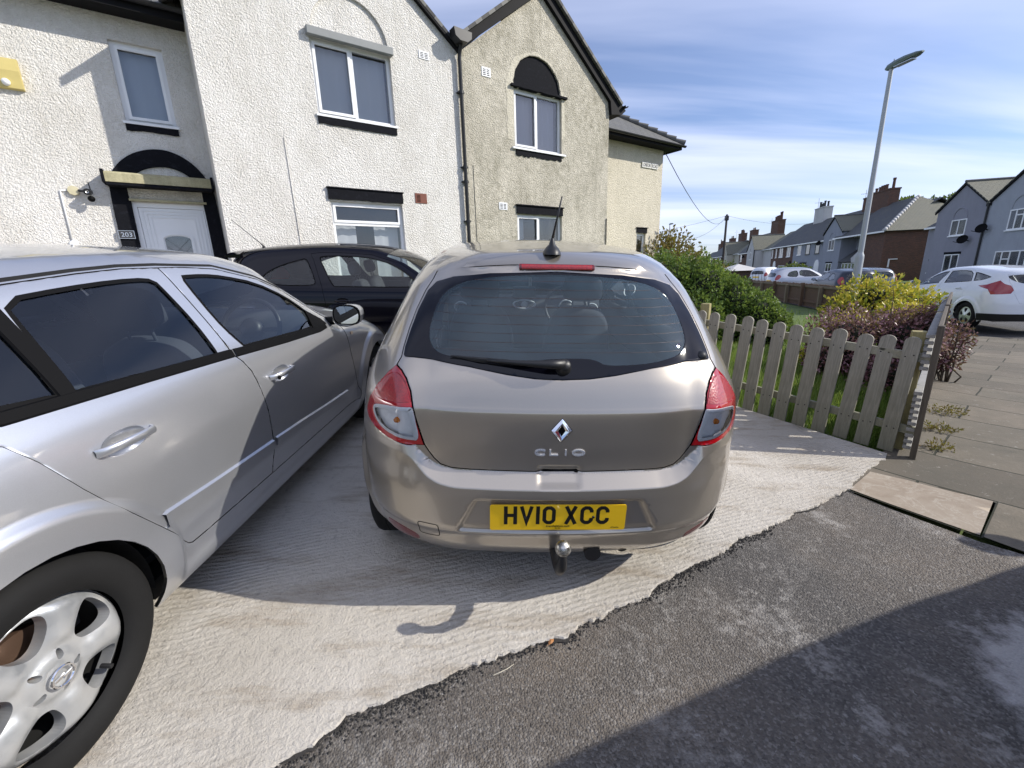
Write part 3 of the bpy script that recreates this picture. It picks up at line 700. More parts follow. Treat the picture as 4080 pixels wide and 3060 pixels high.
def door_handle(S, root, y, z, side, paint, L=.20, tilt=0., recess=True):
    P = S.spt(y, z, side); N = S.nrm(P[None])[0]; mb = MB()
    pts = [(-L/2, -.004, .0), (-L/2+.012, .020, .001), (-L*.2, .036, .003), (L*.15, .038, .003), (L/2-.02, .028, .001), (L/2, -.004, 0)]
    n = 10; rows = []
    for (a, o, u) in pts:
        for k in range(n):
            t = 2*PI*k/n; q = P+np.array([0, a, 0])+N*(o+.008*math.cos(t))+np.array([0, 0, u+.014*math.sin(t)+tilt*a]); mb.v.append(tuple(q))
    for i in range(len(pts)-1):
        for k in range(n): j = (k+1) % n; mb.f.append((i*n+k, i*n+j, i*n+n+j, i*n+n+k)); mb.m.append(0)
    h = obj('door_handle', mb, paint, root, angle=60)
    if recess:
        el = handle_hole(S, y, z, side); e = MB(); R = []
        for k, (sc, dp) in enumerate(((1.0, .0), (.97, -.006), (.8, -.020), (.45, -.027), (.0, -.028))):
            cc = np.array(el).mean(0); Q = S.wrap(cc+(np.array(el)-cc)*max(sc, .01)); R.append(Q+S.nrm(Q)*dp)
        m = len(el)
        for r_ in R: e.v += [tuple(q) for q in r_]
        for k in range(4):
            for i in range(m): j = (i+1) % m; e.f.append((k*m+i, k*m+j, k*m+m+j, k*m+m+i)); e.m.append(0)
        obj('handle_cup', e, paint, h, smooth=True)
    return h
def handle_hole(S, y, z, side):
    c = S.tou(S.spt(y, z, side)[None])[0]; return [(c[0]+.075*abs(math.cos(t))**.8*math.copysign(1, math.cos(t)), c[1]+.036*math.sin(t)) for t in np.linspace(0, 2*PI, 29)[:-1]]
# ---------------------------------------------------------------- ground slope (towards the houses) and placing on it
GX, GY, G0 = -.084*.5687, .084*.8226, -.084*.65
def frame(px, py, azd, dz=0.0):
    a = math.radians(azd); up = Vector((-GX, -GY, 1)).normalized(); f = Vector((math.sin(a), math.cos(a), 0)); f.z = GX*f.x+GY*f.y; f.normalize(); r = f.cross(up)
    o = Vector((px, py, GX*px+GY*py+G0+dz)); return Matrix(((r.x, f.x, up.x, o.x), (r.y, f.y, up.y, o.y), (r.z, f.z, up.z, o.z), (0, 0, 0, 1)))
MT['letter'] = simple('letter_silver', (.80,.81,.83), .25, .6)
def glyph(mb, ch, x, z, w, h, t, y0, y1):
    """character of a number plate in even strokes; x,z lower left of the box"""
    a = t/2; L, Rr, B, T = x+a, x+w-a, z+a, z+h-a; c = .012
    S_ = lambda p, cl=False: stroke(mb, p, t, y0, y1, cl)
    if ch == 'H': S_([(L, z), (L, z+h)]); S_([(Rr, z), (Rr, z+h)]); S_([(L+a, z+h/2), (Rr-a, z+h/2)])
    elif ch == 'V': S_([(L-a*.2, z+h), (x+w/2, z+a*1.2), (Rr+a*.2, z+h)])
    elif ch == '1': S_([(x+w/2, z), (x+w/2, z+h)])
    elif ch == 'X': S_([(L, z), (Rr, z+h)]); S_([(L, z+h), (Rr, z)])
    elif ch == '0': S_(chaikin([(L, B), (L, T), (Rr, T), (Rr, B)], 0) and [(L, B+c), (L, T-c), (L+c*.4, T-c*.4), (L+c, T), (Rr-c, T), (Rr-c*.4, T-c*.4), (Rr, T-c), (Rr, B+c), (Rr-c*.4, B+c*.4), (Rr-c, B), (L+c, B), (L+c*.4, B+c*.4)], True)
    elif ch == 'C': S_([(Rr, T-.02), (Rr, T-c), (Rr-c*.4, T-c*.4), (Rr-c, T), (L+c, T), (L+c*.4, T-c*.4), (L, T-c), (L, B+c), (L+c*.4, B+c*.4), (L+c, B), (Rr-c, B), (Rr-c*.4, B+c*.4), (Rr, B+c), (Rr, B+.02)])
def spoke_rim(n, R, w0, w1, r0=.03):
    def h(r, a): return .015+.03*(1-r/R)**2-0*a
    return h
def sector_hole(a, r0, r1, w0, w1, rnd=2):
    """opening in a wheel centred on angle a (deg): inner radius r0 half-width w0, outer r1 half-width w1 (metres)"""
    A = math.radians(a); p = [(r0, -w0), (r0, w0), ((r0+r1)/2, (w0+w1)/2+.004), (r1, w1), (r1+.006, 0), (r1, -w1), ((r0+r1)/2, -(w0+w1)/2-.004)]
    p = chaikin(p, rnd); return [(x*math.cos(A)-y*math.sin(A), x*math.sin(A)+y*math.cos(A)) for x, y in p]

# ================================================================ the beige hatchback in the middle
CL_A = (.66, 3.235)
def cl_side(y, z):
    r = 0
    for a in CL_A: d = np.hypot(y-a, z-.30); r = r+.022*sstep(.40, .345, d)*sstep(.2, .35, z)+.020*np.exp(-((y-a)/.42)**2)*sstep(.25, .5, z)*sstep(1.0, .6, z)
    r = r-.012*sstep(.28, .40, z)*sstep(.62, .50, z)*sstep(.95, 1.2, y)*sstep(2.9, 2.7, y)
    return r
_cl_l = pch([(0, .600), (.38, .602), (.44, .610), (.49, .630), (.53, .665), (.565, .700), (.62, .718), (1.2, .72)])
def cl_rear(ax, z):
    zl = _cl_l(ax); sl = (_cl_l(ax+.004)-_cl_l(ax-.004))/.008; d = (z-zl)/np.sqrt(1+sl*sl); st = .044*(lambda u: np.where(u < .1, u*u/.2+0*u, np.where(u > .9, .9-(1-u)**2/.2+.05, u-.05))/.9*(u > 0))(np.clip((d+.006)/.048, 0, 1))*(1-.75*sstep(.48, .62, ax))                                    # the tailgate sits in behind the bumper ledge
    hc = 0                                                          # crease
    xe = .392-.5*np.maximum(z-.41, 0); rec = .020*sstep(xe+.006, xe-.022, ax)*sstep(.560, .535, z)*sstep(.388, .412, z)
    hd = .012*sstep(.094, .060, ax)*sstep(.594, .616, z)*sstep(.67, .655, z)
    return st+hc+rec+hd
clio = Shell(4.03,
    top=[(0, 1.30), (.30, 1.388), (.36, 1.405), (.45, 1.425), (.7, 1.452), (1.2, 1.485), (1.6, 1.49), (2.1, 1.465), (2.45, 1.40), (3.05, 1.03), (3.2, .985), (3.6, .90), (3.9, .79), (4.03, .68)],
    rear=[(.15, .17), (.22, .12), (.30, .055), (.375, .026), (.405, .006), (.435, 0.0), (.55, .0), (.592, .002), (.66, .010), (.76, .003), (.86, .0), (.884, .001), (.893, .0045), (.905, .0105), (.94, .027), (.985, .050), (1.02, .072), (1.15, .160), (1.30, .278), (1.365, .335), (1.372, .33), (1.40, .345), (1.5, .46)],
    front=[(.15, 3.88), (.3, 3.99), (.45, 4.03), (.6, 4.0), (.8, 3.93), (1.5, 3.93)],
    sec=[(.15, .80), (.3, .845), (.5, .848), (.7, .848), (.9, .825), (.98, .797), (1.1, .74), (1.38, .60), (1.5, .54)],
    plan=[(0, .965), (.3, .98), (.66, .99), (1.2, 1), (2.8, 1), (3.5, .98), (4.03, .88)], axles=CL_A, kr=.46, rc=.085, wr=.30, arch=.342, side_extra=cl_side, rear_extra=cl_rear)
CM = frame(.137, 1.46, -1.0)
clio_paint = m_paint('beige_grey_paint', (.445, .400, .338), .74, .29, dirt=.16)
def build_clio():
    S = clio; P = clio_paint; root = thing('hatchback_car', 'beige grey hatchback car seen square from behind, tow ball below its yellow number plate', 'car', CM)
    seam = [(0, 1.388), (.25, 1.385), (.55, 1.370), (.71, 1.350), (.85, 1.345), (1.0, 1.357), (1.257, 1.380)]
    rail = lambda y: float(min(S.top(y)-.085, 1.6)) if y < 2.5 else float(S.top(y)-.075)
    # shared outlines, rear view (x,z), right half
    hb = [(0, .646), (.33, .648), (.41, .651), (.452, .662), (.476, .685), (.493, .71), (.508, .738)]
    li = [(.513, .755), (.536, .845), (.556, .94), (.576, .980), (.598, 1.003), (.624, 1.016)]
    gs = [(.607, 1.045), (.603, 1.075), (.588, 1.14), (.566, 1.21), (.538, 1.275), (.512, 1.318)]
    tp = [(.500, 1.352)]
    right = hb+li+gs+tp
    hpoly = right+[(.40, 1.369), (.2, 1.384), (0, 1.3865)]
    full = hpoly+[(-x, z) for x, z in hpoly[::-1] if x > 0]
    hatch = S.rv(full, .02)
    gr = [(.5985, 1.052), (.597, 1.078), (.581, 1.14), (.558, 1.21), (.528, 1.275), (.492, 1.311), (.42, 1.333), (.27, 1.351), (0, 1.361)]
    gb = [(0, .996), (.10, .999), (.20, 1.010), (.34, 1.032), (.48, 1.046), (.56, 1.048), (.59, 1.047)]
    gl = gb+gr; glass = S.rv(gl+[(-x, z) for x, z in gl[::-1] if x > 0], .02)
    inn = [(0, 1.066), (.10, 1.066), (.135, 1.058), (.16, 1.045), (.22, 1.043), (.34, 1.049), (.43, 1.064), (.475, 1.078), (.497, 1.105), (.502, 1.14), (.492, 1.19), (.475, 1.24), (.448, 1.275), (.39, 1.312), (.29, 1.333), (.15, 1.345), (0, 1.349)]
    innl = [(-x, z) for x, z in inn[::-1] if x > 0]; innl = [(x, (1.058 if (z < 1.067 and abs(x) < .36) else z)) for x, z in innl]
    inner = S.rv(chaikin(inn+innl, 1), .02)
    lout = [(.618, 1.016), (.660, .985), (.705, .935), (.742, .88), (.762, .835), (.768, .81), (.757, .785), (.72, .764), (.65, .748), (.575, .739), (.508, .738)]
    lite = S.rv(li+lout[1:], .012); liteL = [(-u, z) for u, z in lite][::-1]
    # side windows
    w1 = chaikin([(.98, 1.03), (1.05, 1.005), (1.75, .985), (1.80, .99), (1.74, 1.33), (1.70, 1.355), (1.35, 1.350), (1.05, 1.315), (.93, 1.25), (.92, 1.12)], 2)
    w2 = chaikin([(1.84, .98), (2.88, .955), (2.90, .97), (2.50, 1.26), (2.36, 1.325), (2.15, 1.355), (1.90, 1.362), (1.80, 1.35), (1.81, 1.20)], 2, keep=(1,))
    wins = [S.sv(w, s_) for w in (w1, w2) for s_ in (1, -1)]
    lampf = [S.sv(chaikin([(3.55, .80), (3.75, .60), (3.90, .60), (3.93, .70), (3.80, .80), (3.62, .86)], 1), s_) for s_ in (1, -1)]
    # bumper split line: along the lamp foot, then down to the arch
    bl = [(u, z) for u, z in S.rv([(x, z) for x, z in lout[::-1]][:8], .02, False)]
    e = S.sv([(.385, .775), (.44, .70), (.44, .565)], 1, .02, False)
    top_r = [(u, z) for u, z in S.rv(hb, .02, False)]+bl[1:-1]+[tuple(x) for x in e]
    sbot = S.sv([p for p in side_bottom(S, .19, 1) if p[0] < .445 and p[1] < .56], 1, .02, False)
    rb = lambda u: .235-.0*u
    bot_r = [(u, .225) for u in np.arange(0, sbot[0][0]-.10, .04)]+[tuple(x) for x in sbot]
    bp = bot_r+top_r[::-1]; bumper_poly = np.array(bp+[(-u, z) for u, z in bp[::-1] if u > 1e-6])
    # body strip: everything except hatch, lamps, windows, bumper
    body, roof = car_shell_body(S, root, P, seam, rail, .70, zb=.19, rear_zb=.225, holes=[hatch, lite, liteL, bumper_poly]+wins+lampf, ws=(2.42, 3.12), front_zb=.2)
    fl = []
    for dd in (-.012, -.008, -.004, .0, .034, .039, .044, .049):
        xs = np.linspace(0, .70, 90); zl = _cl_l(xs); sl = (_cl_l(xs+.004)-_cl_l(xs-.004))/.008; L_ = np.sqrt(1+sl*sl); px_ = xs-dd*sl/L_; pz_ = zl+dd/L_
        q_ = S.rv([(a_, b_) for a_, b_ in zip(px_, pz_) if a_ >= 0], .008, False); fl += [q_, q_*np.array([-1, 1])]
    for e_ in (.0, .009, .018, .028): 
        q_ = S.rv([(.392-e_-.5*(z_-.41), z_) for z_ in np.linspace(.40, .56, 22)], .008, False); fl += [q_, q_*np.array([-1, 1])]
    for z_ in (.388, .396, .404, .412, .535, .543, .551, .560): q_ = S.rv([(-.40, z_), (.40, z_)], .01, False); fl.append(q_)
    for e_ in (.060, .069, .078, .086, .094): q_ = S.rv([(e_, .594), (e_, .66)], .006, False); fl += [q_, q_*np.array([-1, 1])]
    for z_ in (.594, .600, .606, .612, .618): fl.append(S.rv([(-.10, z_), (.10, z_)], .006, False))
    S.panel('bumper', bumper_poly, [], P, root, sp=.013, bs=.014, gap=.0015, ring=.005, roll=.0015, feat=fl)
    hf_ = [S.rv([(-.56, z_), (.56, z_)], .012, False) for z_ in (.878, .884, .889, .894, .900, .907)]
    for dd in (.030, .036, .042, .048):
        xs = np.linspace(.40, .60, 40); zl = _cl_l(xs); sl = (_cl_l(xs+.004)-_cl_l(xs-.004))/.008; L_ = np.sqrt(1+sl*sl); q_ = S.rv(list(zip(xs-dd*sl/L_, zl+dd/L_)), .008, False); hf_ += [q_, q_*np.array([-1, 1])]
    S.panel('tailgate', hatch, [glass], P, root, sp=.018, bs=.016, gap=.0022, ring=.006, roll=.002, feat=hf_)
    gap_of(S, root, [(offs(hatch, .0), True), (offs(lite, -.009), True), (offs(liteL, -.009), True), (np.array(top_r), False), (np.array([(-u, z) for u, z in top_r]), False)])
    rg = S.panel('rear_window', glass, [inner], MT['frit'], root, sp=.025, off=.001, gap=.002, ring=.004)
    S.panel('glass_pane', inner, [], MT['glass_rear'], rg, sp=.04, off=-.0005, ring=0, skirt=0)
    # heating wires
    hw = MB()
    for z in np.arange(1.085, 1.33, .030):
        w = float(np.interp(z, [1.06, 1.15, 1.24, 1.33], [.46, .50, .47, .32])); q = S.rv([(-w, z), (w, z)], .05, False); S.ribbon(hw, q, .0009, .0, False)
    obj('heating_wires', hw, simple('heating_wire', (.05,.02,.015), .6), rg)
    for w in wins: S.panel('side_window', w, [], MT['glass_tint'], root, sp=.06, off=-.004, ring=0, skirt=0)
    gap = MB()
    for w in wins: S.ribbon(gap, w, .03, .001, True)
    obj('window_trim', gap, MT['trim'], root)
    for l in lampf: S.panel('headlight', l, [], MT['clear_lens'], root, sp=.04, off=.001)
    # tail lamps
    for s_, L_ in ((1, lite), (-1, np.array(liteL))):
        mir = lambda pts: [(x*s_, z) for x, z in pts] if s_ > 0 else [(-x, z) for x, z in pts][::-1]
        white = mir(chaikin([(.548, .888), (.640, .882), (.718, .862), (.728, .835), (.712, .800), (.672, .775), (.60, .762), (.538, .757), (.526, .775)], 2, keep=(0, 7)))
        white = S.rv(white, .012); upper = S.rv(mir(chaikin([(.553, .905), (.715, .888), (.712, .92), (.668, .968), (.626, .992), (.600, .988), (.572, .960)], 2, keep=(0,))), .012)
        tl = S.panel('tail_light', L_, [white, upper], MT['red_rim'], root, sp=.012, bs=.01, off=.004, gap=.002, ring=.004, roll=.003)
        S.panel('red_lens', upper, [], MT['red_lens'], tl, sp=.012, off=.003, ring=0, skirt=0)
        S.panel('clear_lens', white, [], MT['clear_lens'], tl, sp=.015, off=.003, ring=0, skirt=0)
        # white rim of the clear part and reflector bowl behind
        wr = MB(); cc = np.array([(u, z) for u, z in white]); S.ribbon(wr, offs(cc, .006), .014, .0010, True); obj('reflector_rim', wr, MT['upvc'], tl, smooth=True)
        c = S.rpt(.628*s_, .822); n = S.nrm(c[None])[0]; back = S.panel('reflector', offs(cc, .001), [], MT['lamp_bowl'], tl, sp=.012, off=-.024, ring=0, skirt=0)
        me = back.data; k = len(me.vertices); back.location = tuple(Vector(n)*.010)
        for v in me.vertices:
            r = math.hypot(v.co.x-c[0], (v.co.z-c[2])*1.2); d = -.014*math.exp(-(r/.045)**2)+.003*math.cos(r*330); v.co += Vector(n)*d
        bl_ = MB(); A = Matrix.Translation(Vector(c)-Vector(n)*.038); bl_.lathe([(0, .03), (.008, .028), (.012, .018), (.010, .0), (.014, -.01)], 12, M=A @ Vector(n).to_track_quat('Z', 'Y').to_matrix().to_4x4()); obj('bulb', bl_, MT['amber'], tl, smooth=True)
    # high brake light
    bk = S.rv([(x-.0, z) for x, z in rrect(-.152, 1.3665, .152, 1.3845, .005)], .03); a = S.panel('brake_light', bk, [], MT['red_dark'], root, sp=.02, bs=.006, off=.006, skirt=.012, ring=.002)
    bi = S.rv(rrect(-.142, 1.370, .142, 1.381, .003), .03); S.panel('brake_lens', bi, [], MT['red_lens'], a, sp=.02, bs=.006, off=.0075, skirt=.002, ring=0)
    # number plate
    p = S.rpt(0, .476); y0 = p[1]-.006; pl = MB(); pl.prism(rrect(-.26, .4205, .26, .5315, .008), y0-.004, y0); plate = obj('number_plate', pl, MT['plate_y'], root)
    ch = MB(); x = -.2005; h = .079; z = .447
    x = -.207
    for c in 'HV10 XCC':
        if c == ' ': x += .033-.011; continue
        w = .014 if c == '1' else .050; glyph(ch, c, x, z, w, h, .014, y0-.0052, y0-.0035); x += w+.011
    obj('plate_characters', ch, MT['plate_k'], plate)
    tx = text_mb('evanshalshaw.com', .0085, .001, 1.0, 0); obj('dealer_lettering', tx, MT['plate_k'], plate).location = (0, y0-.0045, .4385)
    t2 = text_mb('001 034', .0045, .001); obj('dealer_number', t2, MT['plate_k'], plate).location = (0, y0-.0045, .4285)
    t3 = MB(); stroke(t3, [(.205, .431), (.212, .433), (.220, .431), (.229, .4325), (.236, .431)], .002, y0-.0045, y0-.0035); obj('maker_mark', t3, MT['plate_k'], plate)
    for sx in (-.125, .135):
        b = MB(); b.lathe([(0, -.003), (.005, -.0025), (.0055, 0)], 12, 'y', M=Matrix.Translation((sx, y0-.004, .478))); obj('plate_screw', b, MT['plate_k'], plate, smooth=True)
    # badge: a diamond ring of bright facets
    bc = S.rpt(0, .822); bd = MB(); w, hh = .038, .047; wi, hi = .0135, .0215; yb_ = bc[1]-.002
    O = [(0, hh), (w, 0), (0, -hh), (-w, 0)]; I = [(0, hi), (wi, 0), (0, -hi), (-wi, 0)]; Md = [((a[0]+b[0])/2, (a[1]+b[1])/2) for a, b in zip(O, I)]
    V = [(x, yb_, .822+z) for x, z in O]+[(x, yb_-.009, .822+z) for x, z in Md]+[(x, yb_-.003, .822+z) for x, z in I]
    F = []
    for k in range(4): j = (k+1) % 4; F += [(k, j, 4+j, 4+k), (4+k, 4+j, 8+j, 8+k)]
    bd.add(V, F); badge = obj('badge', bd, MT['chrome'], root)
    dk = MB(); dk.add([(x*1.05, yb_-.0008, .822+z*1.05) for x, z in I], [(0, 1, 2, 3)]); dk.add([(x*1.06, yb_+.001, .822+z*1.05) for x, z in O], [(0, 1, 2, 3)]); obj('badge_ground', dk, MT['trim'], badge)
    # model lettering C L I O
    lt = MB(); y1 = S.rpt(0, .731)[1]-.001; ya_, yb2 = y1-.004, y1+.004; t = .0058
    def letter(pts, cl=False): m_ = MB(); stroke(m_, pts, t, ya_, yb2, cl); obj('chrome_letter', m_, MT['letter'], root)
    xs = (-.071, -.0235, .0205, .068); zt, zb_ = .7435, .7185
    E1 = [(xs[0]+.022*math.cos(a), .731+.0105*math.sin(a)) for a in np.linspace(math.radians(48), math.radians(312), 14)]; letter(E1)
    letter([(xs[1]-.014, zt), (xs[1]-.014, zb_+.003), (xs[1]+.016, zb_+.003)]); letter([(xs[2], zt), (xs[2], zb_)])
    letter([(xs[3]+.022*math.cos(a), .731+.0105*math.sin(a)) for a in np.linspace(0, 2*PI, 25)[:-1]], True)
    # reflectors, towing eye cover
    for s_ in (1, -1):
        rp = chaikin([(.553, .335), (.60, .352), (.665, .360), (.705, .352), (.70, .31), (.64, .285), (.575, .285), (.553, .30)], 2); rp = [(x*s_, z-.012) for x, z in rp]; rp = rp if s_ > 0 else rp[::-1]
        S.panel('reflector', S.rv(rp, .012), [], MT['red_dark'], root, sp=.015, off=.002, ring=.003, roll=.002, skirt=.004)
    te = S.rv([(x, z) for x, z in rrect(-.545, .345, -.462, .425, .012)], .012)
    tm = MB(); S.ribbon(tm, te, .003, .0008, True); obj('towing_eye_cover', tm, MT['gapdark'], root)
    # wiper
    wp = MB(); W = lambda x, z, o: tuple(S.rpt(x, z)+S.nrm(S.rpt(x, z)[None])[0]*o)
    pv = S.rpt(.005, 1.035); pn = S.nrm(pv[None])[0]; Q = Matrix.Translation(Vector(pv)) @ Vector(pn).to_track_quat('Z', 'Y').to_matrix().to_4x4()
    wp.lathe([(0, .046), (.016, .044), (.024, .034), (.027, .012), (.030, .0)], 20, M=Q)
    arm = [W(.005, 1.037, .036), W(-.05, 1.036, .038), W(-.12, 1.040, .032), W(-.20, 1.046, .024), W(-.27, 1.051, .020)]
    wp.tube(arm, [.019, .016, .012, .008, .006], 10); wiper = obj('wiper', wp, MT['black'], root, smooth=True)
    wb = MB(); wb.tube([W(-.405, 1.062, .008), W(-.30, 1.054, .016), W(-.2, 1.049, .016), W(-.10, 1.045, .008)], [.004, .008, .008, .004], 6); wb.tube([W(-.41, 1.057, .004), W(-.25, 1.044, .004), W(-.10, 1.040, .004)], .003, 4); obj('wiper_blade', wb, MT['black'], wiper)
    nz = MB(); q = W(.46, 1.066, .004); nz.lathe([(0, .012), (.014, .010), (.02, 0)], 14, M=Matrix.Translation(W(.565, 1.062, .0)) @ Vector(S.nrm(S.rpt(.5, 1.06)[None])[0]).to_track_quat('Z', 'Y').to_matrix().to_4x4()); obj('hatch_stop', nz, MT['black'], root, smooth=True)
    # aerial
    am = MB(); b = S.topm([(-.012, .50)])[0]; A = Matrix.Translation(Vector(b)) 
    am.lathe([(.045, -.005), (.043, .006), (.032, .020), (.016, .034), (.010, .055), (.007, .06)], 24, M=A @ Matrix.Diagonal((.85, 1.5, 1.0, 1)))
    am.tube([Vector(b)+Vector((0, 0, .05)), Vector(b)+Vector((.010, -.02, .12)), Vector(b)+Vector((.026, -.045, .215))], [.006, .004, .0032], 8); obj('aerial', am, MT['black'], root, smooth=True)
    # tow bar
    tb = MB(); bx = .005; by = -.105; bz = .428
    r = .029; prof = [(r*math.sin(a)+.0001, -r*math.cos(a)) for a in np.linspace(0.0, math.radians(150), 14)]
    ball = MB(); ball.lathe([(.0001, r), (.014, r*.93)]+[(r*math.sin(a), r*math.cos(a)) for a in np.linspace(math.radians(32), math.radians(156), 16)], 28, M=Matrix.Translation((bx, by, bz)) @ Matrix.Rotation(math.radians(6), 4, 'X'))
    tb.tube([(bx, by, bz-.022), (bx, by, bz-.055), (bx, by+.005, bz-.085), (bx, by+.04, bz-.13), (bx, by+.10, bz-.15), (bx, by+.24, bz-.15), (bx, by+.5, bz-.13)], [.013, .018, .020, .021, .022, .025, .03], 14)
    tb.cbox((-.50, .36, .27), (.50, .41, .32), .004)
    tb.tube([(.16, .06, .262), (.16, .16, .262)], .034, 16)
    tow = obj('tow_bar', tb, simple('tow_bar_metal', (.03,.03,.032), .5, .5, bump=.3, bscale=60), root, angle=40)
    g = NT('greased_steel'); gp = g.obj(); bm = g.bsdf(g.mix(g.ramp(g.noise(gp, 60, 4, .6), [(.4, (0,0,0)), (.6, (1,1,1))]), (.55,.54,.50), (.16,.15,.13)), g.ramp(g.noise(gp, 45, 4), [(.35, (.18,)*3), (.65, (.6,)*3)]), .85)
    obj('tow_ball', ball, bm, tow, smooth=True)
    # exhaust
    ex = MB(); ex.tube([(.30, .12, .25), (.30, .45, .25)], .026, 16); obj('exhaust', ex, MT['tow'] if 'tow' in MT else MT['iron'], root, smooth=True)
    zz = interior(S, root, 2.62, 1.95, 1.02, 1.0)
    # chrome rings on the dashboard, screen, air freshener, interior mirror
    d = MB(); yb3 = 2.62-.06
    for cx, cz, rx, rz in ((-.58, .90, .055, .045), (.62, .90, .055, .045), (0, .93, .10, .038), (.37, .93, .06, .055)):
        pts = [(cx+rx*math.cos(a), yb3-(.09 if cx == .37 else .0), cz+rz*math.sin(a)) for a in np.linspace(0, 2*PI, 29)]; d.tube(pts, .007, 6, cap=False)
    d.lathe([(0, -.004), (.03, 0)], 16, 'y', M=Matrix.Translation((0, yb3, .93)))
    obj('dash_trim', d, MT['upvc'], root, smooth=True)
    sc_ = MB(); sc_.cbox((-.105, 2.56, .985), (.105, 2.60, 1.09), .012); sc_.cbox((-.12, 2.66, .97), (.12, 2.70, 1.0), .01); obj('screen', sc_, MT['black'], root)
    im = MB(); im.cbox((-.12, 2.30, 1.31), (.12, 2.33, 1.37), .012); im.tube([(0, 2.33, 1.35), (0, 2.40, 1.40)], .01, 6); m_ = obj('inner_mirror', im, MT['black'], root)
    af = MB(); af.tube([(.03, 2.31, 1.31), (.03, 2.31, 1.20)], .003, 5); af.cbox((.018, 2.305, 1.12), (.042, 2.315, 1.20), .003); obj('air_freshener', af, simple('card_white', (.7,.7,.7), .6), m_)
    rh = MB()
    pc = MB(); pc.box((-.55, .30, .93), (.55, .80, .945)); obj('parcel_shelf', pc, MT['inner'], root)
    def hf(r, a): return .012+.02*np.clip(1-r/.19, 0, 1)**1.5
    rim = wheel_cover(.195, [sector_hole(90+k*60, .075, .165, .016, .040) for k in range(6)], hf)
    put_wheels(S, root, rim, MT['satin'], w=.185, rim_r=.19, inset=.03)
    fit_floor(S, root, .27, .16, 3.8)
    for s_ in (1, -1):
        mirror_part(S, root, 2.75, 1.0, s_, P); door_handle(S, root, 2.0, .86, s_, P, recess=False); 
    return root
